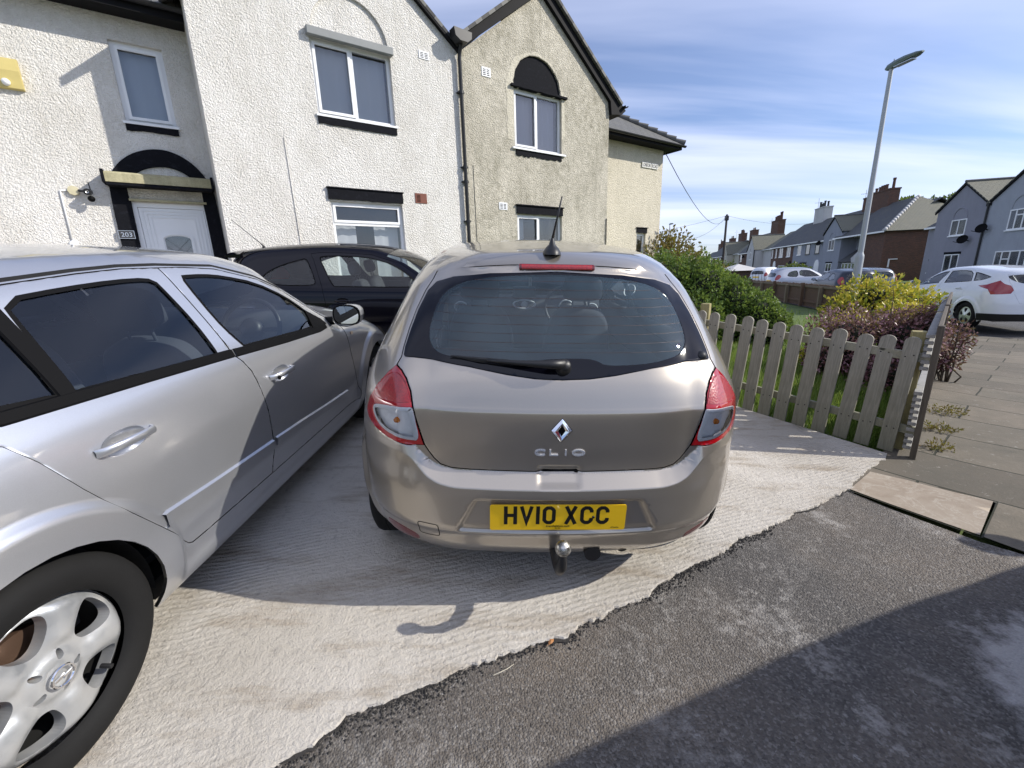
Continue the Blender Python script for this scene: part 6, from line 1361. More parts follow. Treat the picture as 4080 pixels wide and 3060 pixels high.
    # eaves of the wing
    bx('soffit', (-7.0, Q1-.36, zw-.03), (xa-.003, Q1-.002, zw), MT['barge'], root); bx('fascia', (-7.0, Q1-.385, zw-.06), (xa-.003, Q1-.362, zw+.10), MT['barge'], root)
    mb = MB(); mb.lathe([(.055, -7.0), (.055, xa-.003)], 10, 'x', M=Matrix.Translation((0, Q1-.44, zw+.08)), a0=PI, a1=2*PI); obj('gutter', mb, MT['iron'], root, smooth=True)
    slab('roof', [(-7.0, Q1-.45, zw+.10), (xa+.2, Q1-.45, zw+.10), (xa+.2, Q1+3.2, zw+2.9), (-7.0, Q1+3.2, zw+2.9)], .07, MT['slate'], root)
    slab('roof', [(-7.0, Q1+6.9, zw+.10), (xb, Q1+6.9, zw+.10), (xb, Q1+3.2, zw+2.9), (-7.0, Q1+3.2, zw+2.9)], .07, MT['slate'], root)
    # number
    nx, nz = W9(-.895, 2.215); pl = bx('house_number_plate', (nx-.105, Q1-.055, nz-.065), (nx+.105, Q1-.037, nz+.065), MT['slateplate'], root, .004)
    rm = MB(); stroke(rm, [(nx-.10, nz-.06), (nx+.10, nz-.06), (nx+.10, nz+.06), (nx-.10, nz+.06)], .007, Q1-.060, Q1-.054, True); obj('plate_rim', rm, MT['satin'], pl)
    obj('house_number', text_mb('203', .07, .004, 1.0, .006), MT['satin'], pl).location = (nx, Q1-.058, nz)
    return root
MT['terra'] = simple('terracotta_vent', (.17,.06,.04), .8, bump=.3); MT['barge'] = simple('black_barge_board', (.0075,.0075,.009), .7, var=.5, bump=.3, bscale=30, Specular_IOR_Level=.15)
MT['canopy'] = m_roughcast('mossy_canopy_board', (.46,.42,.27), (.13,.13,.07), .55, 1.6, .5, .25); MT['slateplate'] = simple('number_slate', (.035,.035,.037), .5)
def build_house_cream():
    root = thing('house', 'stained cream roughcast house with black semicircular panel over its upper window', 'house', HM)
    ZB = -.4; xa, xb, xc, za, ze = 4.862, 9.27, 7.0, 7.30, 5.70; xe = W8(11.59, 1)[0]; zw = W8(0, 4.78)[1]
    w1 = [(6.235, 4.19), (7.635, 4.19), (7.635, 5.385), (6.235, 5.385)]; w2 = [(6.245, .95), (7.64, .95), (7.64, 2.775), (6.245, 2.775)]
    ar = [(7.60, 5.41)]+[(6.915+.685*math.cos(t), 5.43+.665*math.sin(t)) for t in np.linspace(0, PI, 21)]+[(6.23, 5.41)]; rr_ = random.Random(4); ar = [(x+rr_.gauss(0, .006), z+rr_.gauss(0, .006)*(z > 5.45)) for x, z in densify(ar, .06)]
    wall('gable_wall', [(xa, ZB), (xb, ZB), (xb, ze), (xc, za), (xa, ze)], [w1, w2, ar], Q0, .28, MT['cast_c'], root); wall('arch_panel', offs(ar, -.01), [], Q0+.04, .05, MT['blackpaint'], root)
    bx('side_wall', (xb-.25, Q0+.282, ZB), (xb-.001, Q1+.1, ze), MT['cast_c'], root); bx('end_wall', (xe-.25, Q1+.282, ZB), (xe, Q0+7.99, zw), MT['cast_c'], root); bx('back_wall', (xa+.01, Q0+8, ZB), (xe, Q0+8.25, 5.2), MT['cast_c'], root)
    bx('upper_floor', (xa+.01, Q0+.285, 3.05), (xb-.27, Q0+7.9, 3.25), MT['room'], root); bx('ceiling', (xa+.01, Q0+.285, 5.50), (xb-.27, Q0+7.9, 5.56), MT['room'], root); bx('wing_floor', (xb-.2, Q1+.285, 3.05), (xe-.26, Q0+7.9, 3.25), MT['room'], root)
    window(root, 6.235, 7.635, 4.19, 5.385, Q0, mull=(6.91,), open_=[(6.28, 6.90, 4.235, 5.34)], blind=[(6.30, 7.58, 4.25, 5.34, 'blindl')])
    window(root, 6.245, 7.64, .95, 2.775, Q0, mull=(6.93,), open_=[(6.29, 6.92, .99, 2.735)], blind=[(6.3, 6.6, 1.0, 2.7, 'blind'), (7.05, 7.2, 1.0, 2.7, 'drape'), (7.4, 7.6, 1.0, 2.7, 'drape')])
    bp = MT['blackpaint']
    def band(nm, x0, x1, z0, z1, pr=.025, s=1, n=14, am=.008): mb = MB(); mb.prism(jag((x0, z0), (x1, z0), n, am, s)+jag((x1, z1), (x0, z1), n, .005, s+1), Q0-pr, Q0+.05); return obj(nm, mb, bp, root)
    band('arch_ledge', 6.15, 7.77, 5.38, 5.425, .07, 3, 14, .005); band('sill_band', 6.26, 7.625, 4.035, 4.15, .02, 5, 22, .012); band('lintel_band', 6.235, 7.655, 2.785, 2.96, .03, 7); bx('lintel_drip', (6.21, Q0-.06, 2.962), (7.68, Q0-.002, 2.985), bp, root)
    bx('pale_sill', (6.16, Q0-.05, 4.150), (7.74, Q0-.002, 4.19), MT['upvc'], root)
    # patched pale render round the upper window
    pm = MB(); pp = chaikin(jag((6.05, 4.3), (6.05, 5.5), 8, .02, 3)+jag((6.25, 5.95), (6.9, 6.20), 4, .02, 4)+jag((7.4, 6.0), (7.72, 5.5), 5, .02, 5)+[(7.75, 4.3)], 1); v, f, be = cdt(pp, [offs(w1, -.001), offs(ar, -.01)], 2, 1, 0); pm.add([(a, Q0-.004, b) for a, b in v], [tuple(map(int, t)) for t in f]); obj('render_patch', pm, MT['cast_patch'], root)
    vent(root, 5.43, 5.65, 5.43, 5.60, Q0, MT['upvc']); vent(root, 5.745, 5.97, 2.845, 3.0, Q0, MT['upvc'])
    pipe('cable', [(5.12, Q0-.008, 3.70), (5.127, Q0-.008, 2.0), (5.13, Q0-.008, .6)], .007, root, MT['cast_c'])
    # black boarded gable edge
    mb = MB(); B = [(4.90, 5.77), (4.99, 6.045), (6.95, 7.52), (xc, 7.53), (9.40, 5.80), (9.20, 5.60), (xc, 7.29)]
    def board(pts, y0, y1, nm='barge_board'): m = MB(); m.prism(pts, y0, y1); return obj(nm, m, MT['barge'], root)
    board([(4.90, 5.765), (xc, 7.29), (xc, 7.535), (4.93, 6.02)], Q0-.09, Q0-.002); board([(xc+.002, 7.29), (9.22, 5.60), (9.42, 5.76), (xc+.002, 7.535)], Q0-.09, Q0-.002); board([(9.22, 5.60), (9.27, 5.30), (9.66, 5.36), (9.80, 5.47), (9.42, 5.76)], Q0-.092, Q0-.001)
    slab('roof', [(4.90, Q0-.16, 6.03), (4.90, Q0+7.6, 6.03), (xc, Q0+7.6, 7.60), (xc, Q0-.16, 7.60)], .06, MT['slate'], root); slab('roof', [(9.62, Q0-.16, 5.60), (9.62, Q0+1.6, 5.60), (xc, Q0+1.6, 7.60), (xc, Q0-.16, 7.60)], .06, MT['slate'], root)
    bx('eave_box', (9.272, Q0-.09, 5.33), (9.62, Q1-.5, 5.42), MT['barge'], root)
    mb = MB(); mb.lathe([(.055, Q0-.2), (.055, Q1)], 10, 'y', M=Matrix.Translation((9.72, 0, 5.55)), a0=PI, a1=2*PI); obj('gutter', mb, MT['iron'], root, smooth=True)
    # hopper and downpipe between the two gables
    hp = MB(); hp.prism([(4.67, 6.0), (5.06, 5.98), (5.05, 5.87), (4.96, 5.80), (4.80, 5.80), (4.70, 5.86)], Q0-.30, Q0-.10); hop = obj('rain_hopper', hp, MT['iron'], root)
    pipe('downpipe', [(4.88, Q0-.16, 5.80), (4.88, Q0-.10, 5.70), (4.88, Q0-.075, 5.60), (4.88, Q0-.075, .4)], .038, root, collars=(5.0, 3.62, 3.34, 2.55))
    pipe('cable', [(9.24, Q0-.02, 2.8), (9.245, Q0-.02, .5)], .012, root)
    # wing
    (sx0, sz0), (sx1, sz1) = W8(10.545, 1.83), W8(10.95, 2.45)
    wall('wing_wall', [(xb-.24, ZB), (xe, ZB), (xe, zw), (xb-.24, zw)], [[(sx0, sz0), (sx1, sz0), (sx1, sz1), (sx0, sz1)]], Q1, .28, MT['cast_c2'], root)
    window(root, sx0, sx1, sz0, sz1, Q1, fr=.07, blind=[(sx0+.08, sx1-.08, sz0, sz1, 'drape')])
    a, b = W8(10.53, 2.46), W8(10.99, 2.60); mb = MB(); mb.prism(jag((a[0], a[1]), (b[0], a[1]), 8, .006, 2)+jag((b[0], b[1]), (a[0], b[1]), 8, .006, 2), Q1-.025, Q1+.04); obj('lintel_band', mb, bp, root); bx('lintel_drip', (a[0]-.03, Q1-.05, b[1]), (b[0]+.04, Q1-.002, b[1]+.02), bp, root)
    mb = MB(); mb.prism(jag((sx0-.02, sz0-.15), (sx1, sz0-.15), 8, .01, 6)+jag((sx1, sz0-.04), (sx0-.02, sz0-.04), 8, .006, 3), Q1-.02, Q1+.03); obj('sill_band', mb, bp, root)
    oy = Q1-.42; bx('soffit', (xb+.002, oy, zw-.03), (xe+.36, Q1-.002, zw), MT['barge'], root); bx('end_soffit', (xe+.002, Q1, zw-.03), (xe+.36, Q0+8.3, zw), MT['barge'], root)
    bx('fascia', (xb+.002, oy-.022, zw-.06), (xe+.36, oy-.001, zw+.07), MT['barge'], root); bx('end_fascia', (xe+.361, oy, zw-.06), (xe+.38, Q0+8.3, zw+.07), MT['barge'], root)
    mb = MB(); mb.lathe([(.055, xb+.01), (.055, xe+.45)], 10, 'x', M=Matrix.Translation((0, oy-.08, zw+.05)), a0=PI, a1=2*PI); obj('gutter', mb, MT['iron'], root, smooth=True)
    zr = zw+2.7; yr = Q1+3.4; xr = xe-3.6
    slab('roof', [(xb-.3, oy-.06, zw+.08), (xe+.44, oy-.06, zw+.08), (xr, yr, zr), (xb-.3, yr, zr)], .06, MT['slate'], root); slab('roof', [(xe+.44, oy-.06, zw+.08), (xe+.44, Q0+8.4, zw+.08), (xr, yr, zr)], .06, MT['slate'], root); slab('roof', [(xa, Q0+8.4, zw+.08), (xe+.44, Q0+8.4, zw+.08), (xr, yr, zr), (xa, yr, zr)], .06, MT['slate'], root)
    hm = MB(); A_, B_ = Vector((xe+.44, oy-.06, zw+.10)), Vector((xr, yr, zr+.02)); L = (B_-A_).length
    for k in range(int(L/.33)): p = A_.lerp(B_, k*.33/L); q_ = A_.lerp(B_, min(1, (k*.33+.36)/L)); hm.tube([p+Vector((0, 0, .035)), q_], [.10, .07], 8)
    obj('hip_tiles', hm, MT['slate_plain'], root, angle=50); rg_ = MB(); rg_.tube([(xb-2, yr, zr+.03), (xr, yr, zr+.03)], .09, 8); obj('ridge_tiles', rg_, MT['slate_plain'], root)
    return root
MT['slate_plain'] = simple('ridge_tile', (.12,.12,.115), .8, var=.3); MT['cast_patch'] = m_roughcast('pale_render_patch', (.60,.56,.46), (.33,.30,.22), .3, .7, .2, .6); MT['cast_c2'] = m_roughcast('cream_roughcast_clean', (.70,.645,.52), (.36,.33,.24), .28, .8, .15)
# ================================================================ things fixed to the houses
def fixed_things():
    x, z = W9(-1.62, 4.29); t = thing('alarm_box', 'faded yellow alarm box high on the white wall at the left edge', 'alarm box', HM)
    mb = MB(); a0, a1 = W9(-2.10, 4.47), W9(-1.60, 4.10)
    prof = [(Q1-.003, a0[1]), (Q1-.07, a0[1]-.01), (Q1-.10, a0[1]-.17), (Q1-.07, a1[1]), (Q1-.003, a1[1]-.01)]
    mb.prism(prof, a0[0], a1[0], 'yz'); y = simple('faded_yellow_plastic', (.56,.46,.17), .5, var=.15); obj('casing', mb, y, t)
    l = MB(); l.lathe([(.045, 0), (.042, -.03), (.025, -.05), (0, -.055)], 20, 'y', M=Matrix.Translation((a1[0]-.16, Q1-.08, a1[1]+.06))); obj('lamp', l, MT['upvc'], t, smooth=True)
    # security camera with its junction box, conduit
    t = thing('security_camera', 'small black security camera with stub aerial beside the door', 'camera', HM)
    cx, cz = W9(-1.21, 2.76); bxx, bz = W9(-1.38, 2.83)
    b = MB(); b.lathe([(0, -.05), (.07, -.045), (.07, .0)], 8, 'y', M=Matrix.Translation((bxx, Q1-.004, bz))); obj('junction_box', b, simple('cream_plastic', (.55,.50,.33), .6), t, angle=40)
    c = MB(); c.tube([(bxx+.06, Q1-.06, bz), (cx-.05, Q1-.09, bz-.01)], .018, 8); c.tube([(cx, Q1-.06, cz+.06), (cx+.0, Q1-.20, cz+.04)], .048, 14); obj('body', c, MT['black'], t, angle=40)
    c = MB(); r = .045; c.lathe([(r*math.sin(a)+.0001, r*math.cos(a)) for a in np.linspace(0, PI, 12)], 16, M=Matrix.Translation((cx+.02, Q1-.14, cz-.05))); obj('camera_head', c, MT['trim'], t, smooth=True)
    c = MB(); c.tube([(cx+.03, Q1-.08, cz+.05), (cx+.02, Q1-.08, cz+.20)], .007, 6); obj('aerial', c, MT['black'], t)
    c = MB(); c.lathe([(.012, 0), (.02, -.004), (.02, -.01)], 16, 'y', M=Matrix.Translation((cx, Q1-.205, cz+.04))); obj('lens', c, MT['satin'], t)
    p0 = W9(-1.53, 2.83); p1 = W9(-1.545, 2.10); 
    t = thing('conduit', 'thin white conduit running down the white wall from the camera box', 'conduit', HM)
    c = MB(); c.tube([(bxx-.07, Q1-.014, bz), (p0[0], Q1-.014, bz-.01), (p0[0], Q1-.014, bz-.03), (p1[0], Q1-.014, p1[1])], .011, 8); obj('pipe', c, MT['upvc'], t, smooth=True)
    c = MB(); c.lathe([(0, -.03), (.05, -.025), (.055, 0)], 18, 'y', M=Matrix.Translation((p1[0]+.01, Q1, p1[1]-.03))); obj('round_box', c, MT['upvc'], t, angle=40)
    # street name plates
    a, b = W8(10.63, 4.22), W8(11.345, 4.365); w = b[0]-a[0]; z0, z1 = a[1], b[1]; wm = simple('sign_white', (.70,.69,.64), .5, var=.1)
    t = thing('street_sign', 'white two-part street name sign reading LONDON ROAD high on the cream wall', 'street sign', HM)
    for nm, x0, x1, sx in (('LONDON', a[0], a[0]+w*.545, .62), ('ROAD', a[0]+w*.575, b[0], .62)):
        mb = MB(); mb.cbox((x0, Q1-.035, z0), (x1, Q1-.004, z1), .006); s = obj('sign_plate', mb, wm, t)
        tm = text_mb(nm, (z1-z0)*.66, .003, 1.0, .012); X = [v[0] for v in tm.v]; k = (x1-x0)*.84/(max(X)-min(X)); tm.v = [(v[0]*k, v[1], v[2]) for v in tm.v]
        obj('lettering', tm, MT['plate_k'], s).location = ((x0+x1)/2, Q1-.0365, (z0+z1)/2)
# ================================================================ picket fence
MT['picket'] = m_wood('weathered_picket', (.225,.205,.17), (.40,.375,.32), .42); MT['newwood'] = m_wood('treated_post', (.30,.25,.11), (.42,.36,.17), .25); MT['rail'] = m_wood('picket_rail', (.25,.235,.18), (.36,.34,.26), .4, axis=0); MT['brownwood'] = m_wood('brown_fence_wood', (.10,.058,.035), (.155,.095,.06), 0); MT['darkslat'] = m_wood('dark_slat', (.26,.25,.24), (.42,.41,.39), .1, axis=0)
def picket(w=.095, h=.87, th=.018):
    mb = MB(); p = [(-w/2, 0), (w/2, 0), (w/2, h-w*.42)]+[(w/2*math.cos(t), h-w*.42+w*.42*math.sin(t)) for t in np.linspace(0, PI, 11)[1:-1]]+[(-w/2, h-w*.42)]
    mb.prism(p, 0, th); return mb
def build_fence():
    meas = [(2.84, 3.0, .027), (2.755, 3.12, .030), (2.68, 3.25, .036), (2.575, 3.36, .048), (2.47, 3.46, .062), (2.375, 3.57, .075), (2.30, 3.69, .087), (2.215, 3.80, .104)]
    for k in range(1, 24): meas.append((2.215-.0835*k, 3.80+.117*k, .104+.0118*k))
    root = thing('picket_fence', 'weathered grey picket fence with rounded tops along the concrete drive', 'fence', Matrix.Identity(4)); rg = random.Random(2)
    d = Vector((-.58, .815, 0)).normalized(); nrm_ = Vector((-d.y, d.x, 0))      # nrm_ points to the drive side (left)
    if nrm_.x > 0: nrm_ = -nrm_
    for i, (x, y, z) in enumerate(meas):
        h = .865+rg.gauss(0, .004); mb = picket(rg.uniform(.092, .100), h); o = obj('picket', mb, MT['picket'], root)
        lean = rg.gauss(.055, .012); A = Matrix(((-d.x, -nrm_.x, 0, 0), (-d.y, -nrm_.y, 0, 0), (0, 0, 1, 0), (0, 0, 0, 1)))
        o.matrix_local = Matrix.Translation((x+nrm_.x*.01, y+nrm_.y*.01, z)) @ A @ Matrix.Rotation(lean, 4, 'Y') @ Matrix.Rotation(rg.gauss(0, .01), 4, 'X')
        if i < 14:
            nl = MB()
            for zz in (.19, .74):
                for xx in (-.025, .025): nl.lathe([(.0, -.002), (.0045, -.0015), (.005, .0)], 8, 'y', M=Matrix.Translation((xx+rg.gauss(0, .003), 0, zz+rg.gauss(0, .01))))
            obj('nail_heads', nl, MT['gapdark'], o)
    for zz in (.165, .705):
        mb = MB(); a = Vector((2.93, 2.86, .01+zz)); b = Vector((.4, 6.47, .36+zz)); u = (b-a).normalized()
        L = (b-a).length; M_ = Matrix.Translation(a-nrm_*.02) @ Matrix(((u.x, -nrm_.x, 0, 0), (u.y, -nrm_.y, 0, 0), (u.z, 0, 1, 0), (0, 0, 0, 1)))
        mb.cbox((0, 0, 0), (L, .032, .062), .003, M=M_); obj('rail', mb, MT['rail'], root)
    for s in (0.10, 1.75, 3.4):
        p = Vector((2.97, 2.93, 0))+d*s-nrm_*.075; mb = MB(); mb.cbox((p.x-.042, p.y-.042, -.05), (p.x+.042, p.y+.042, .93+.08*s*.9), .004) if False else mb.cbox((-.042, -.042, 0), (.042, .042, .93), .004)
        o = obj('post', mb, MT['newwood'], root); o.matrix_local = Matrix.Translation((p.x, p.y, float(gz(p.x, p.y))-.02)) @ Matrix.Rotation(math.radians(-38), 4, 'Z')
    # gravel board, dark
    # side fence: horizontal slatted panels along the pavement
    t = thing('slatted_fence', 'side fence of stacked grey slats with dark frame along the pavement', 'fence', Matrix.Identity(4)); a = Vector((2.885, 2.865, 0)); dd = Vector((math.sin(math.radians(46)), math.cos(math.radians(46)), 0)); nn = Vector((dd.y, -dd.x, 0))
    Mf = Matrix(((dd.x, nn.x, 0, a.x), (dd.y, nn.y, 0, a.y), (0, 0, 1, -.0), (0, 0, 0, 1)))
    for k in range(4):
        s0 = k*1.9; z = float(gz(a.x+dd.x*s0, a.y+dd.y*s0)); n = 19; mb = MB()
        for i in range(n):
            zz = z+.06+i*.046; 
            if 10 <= i <= 12 and k == 0: continue
            mb.cbox((s0+.05, -.035, zz), (s0+1.84, .012, zz+.026), .003, M=Mf)
        obj('slat_panel', mb, MT['darkslat'], t)
        fr = MB(); fr.cbox((s0+.0, .014, z), (s0+.06, .05, z+.98), .003, M=Mf); fr.cbox((s0+.065, .014, z+.92), (s0+1.84, .04, z+.98), .003, M=Mf); obj('frame', fr, MT['frame_wood'], t)
# ================================================================ far garden fence
def build_far_fence():
    t = thing('board_fence', 'brown board fence with wavy top across the far end of the lawn', 'fence', Matrix.Identity(4)); pts = [(11.9, 15.2), (12.75, 18.6), (13.6, 22.0), (14.4, 25.6), (15.2, 29.5)]; rg = random.Random(8)
    for (x0, y0), (x1, y1) in zip(pts[:-1], pts[1:]):
        L = math.hypot(x1-x0, y1-y0); d = Vector((x1-x0, y1-y0, 0))/L; n = Vector((-d.y, d.x, 0)); z = -.32
        M_ = Matrix(((d.x, n.x, 0, x0), (d.y, n.y, 0, y0), (0, 0, 1, z), (0, 0, 0, 1))); m = int(L/.125); mb = MB()
        for k in range(m):
            s = k*L/m; h = .93+rg.gauss(0, .01); w = L/m; mb.prism([(s, 0), (s+w*.97, 0), (s+w*.97, h-.03), (s+w*.72, h), (s+w*.5, h+.012), (s+w*.25, h), (s, h-.03)], -.02, -.002, 'xz', M=M_)
        obj('board_panel', mb, MT['brownwood'], t)
        mb = MB(); mb.cbox((0, .0, .80), (L, .05, .88), .004, M=M_); obj('rail', mb, MT['rail_brown'], t); mb = MB(); mb.cbox((0, .0, .18), (L, .05, .26), .004, M=M_); obj('rail', mb, MT['brownwood'], t)
        for s in (.0, L*.5): mb = MB(); mb.cbox((s-.06, .052, 0), (s+.06, .17, .98 if s == 0 else .86), .006, M=M_); obj('post', mb, MT['brownwood'] if s == 0 else MT['rail_brown'], t)
MT['frame_wood'] = m_wood('dark_frame_wood', (.075,.06,.048), (.13,.105,.08), .1)
MT['rail_brown'] = m_wood('rail_brown', (.16,.125,.085), (.24,.19,.13), 0, axis=0)
# ================================================================ plants
def leaf_cloud(mb, n, samp, size, rg, curl=.3, aspect=.55, up=.35):
    """n small pointed leaves scattered by samp() -> (point, outward direction)"""
    V = np.empty((n, 4, 3)); 
    for i in range(n):
        p, o = samp(); s = size*rg.uniform(.6, 1.3)
        d = np.array([rg.gauss(0, 1), rg.gauss(0, 1), rg.gauss(0, 1)])+o*1.1+np.array([0, 0, up]); d /= np.linalg.norm(d)
        q = np.array([rg.gauss(0, 1), rg.gauss(0, 1), rg.gauss(0, 1)]); w = np.cross(d, q); w /= max(np.linalg.norm(w), 1e-6); nn = np.cross(w, d)
        V[i, 0] = p; V[i, 1] = p+d*s*.5+w*s*aspect*.5+nn*s*curl*.3; V[i, 2] = p+d*s; V[i, 3] = p+d*s*.5-w*s*aspect*.5+nn*s*curl*.3
    b = len(mb.v); mb.v += [tuple(x) for x in V.reshape(-1, 3)]; mb.f += [(b+4*i, b+4*i+1, b+4*i+2, b+4*i+3) for i in range(n)]; mb.m += [0]*n
def blobs_sampler(blobs, rg, shell=.35, noise=.12):
    """blobs: (centre, radii); leaves near the surface of their union, lumpy"""
    w = [b[1][0]*b[1][1]+b[1][0]*b[1][2] for b in blobs]; C = [np.array(b[0]) for b in blobs]; Rr = [np.array(b[1]) for b in blobs]; tot = sum(w)
    def f():
        while True:
            r = rg.random()*tot; i = 0
            while r > w[i]: r -= w[i]; i += 1
            v = np.array([rg.gauss(0, 1), rg.gauss(0, 1), rg.gauss(0, 1)]); v /= np.linalg.norm(v); k = 1-abs(rg.gauss(0, shell*.5)); k = max(.2, k)
            lump = 1+noise*math.sin(v[0]*9+i)*math.sin(v[1]*8+2*i)*math.sin(v[2]*9-i)*2; p = C[i]+v*Rr[i]*k*lump
            if any(j != i and (((p-C[j])/Rr[j])**2).sum() < .62 for j in range(len(C))): continue
            if p[2] < .0+float(gz(p[0], p[1])): continue
            return p, v
    return f
def stems(mb, base, tips, r0, rg, n=5):
    for t in tips:
        b = Vector(base)+Vector((rg.gauss(0, .05), rg.gauss(0, .05), 0)); t = Vector(t); pts = []
        for k in range(n+1): s = k/n; pts.append(b.lerp(t, s)+Vector((rg.gauss(0, .03), rg.gauss(0, .03), .12*math.sin(s*PI)))*(0 < k < n))
        mb.tube(pts, [r0*(1-.8*k/n) for k in range(n+1)], 5)
MT['hedge'] = m_leaf('hedge_leaves', [(.035,.065,.014), (.085,.15,.030), (.155,.235,.050), (.24,.32,.08)]); MT['gold'] = m_leaf('golden_leaves', [(.07,.12,.02), (.22,.26,.03), (.50,.42,.04), (.62,.50,.07), (.20,.24,.04)]); MT['purple'] = m_leaf('purple_leaves', [(.030,.012,.016), (.085,.028,.042), (.17,.065,.08), (.42,.24,.28), (.14,.09,.04)], .4, .2)
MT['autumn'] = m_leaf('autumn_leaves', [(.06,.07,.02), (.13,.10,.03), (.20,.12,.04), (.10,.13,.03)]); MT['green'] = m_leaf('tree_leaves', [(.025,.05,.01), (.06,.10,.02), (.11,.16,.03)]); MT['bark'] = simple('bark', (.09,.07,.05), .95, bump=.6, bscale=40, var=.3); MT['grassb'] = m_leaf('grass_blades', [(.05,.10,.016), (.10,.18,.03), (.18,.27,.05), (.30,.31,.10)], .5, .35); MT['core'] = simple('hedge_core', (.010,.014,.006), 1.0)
def plant(name, label, cat, blobs, n, size, leaf, core=.72, stemn=10, seed=1, up=.35, mix=None, aspect=.55, group=None, shell=.35, trunk=None, sr=.012):
    rg = random.Random(seed); c = blobs[0][0]; t = thing(name, label, cat, Matrix.Identity(4), group)
    mb = MB(); leaf_cloud(mb, n, blobs_sampler(blobs, rg, shell), size, rg, up=up, aspect=aspect); obj('foliage', mb, MT[leaf], t, angle=None)
    sm = MB(); base = trunk or (sum(b[0][0] for b in blobs)/len(blobs), sum(b[0][1] for b in blobs)/len(blobs), 0)
    base = (base[0], base[1], float(gz(base[0], base[1]))-.05)
    stems(sm, base, [tuple(np.array(b[0])+np.array([rg.gauss(0, .5)*b[1][0], rg.gauss(0, .5)*b[1][1], abs(rg.gauss(0, .5))*b[1][2]])) for b in blobs for _ in range(stemn)], sr if cat != 'tree' else .12, rg); obj('branches' if cat != 'tree' else 'trunk', sm, MT['bark'], t, smooth=True)
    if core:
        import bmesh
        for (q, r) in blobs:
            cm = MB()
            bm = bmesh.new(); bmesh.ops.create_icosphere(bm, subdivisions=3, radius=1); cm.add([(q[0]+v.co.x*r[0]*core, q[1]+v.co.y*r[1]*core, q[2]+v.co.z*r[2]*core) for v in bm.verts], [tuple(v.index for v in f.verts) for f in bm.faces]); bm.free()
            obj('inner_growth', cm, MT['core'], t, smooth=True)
    return t
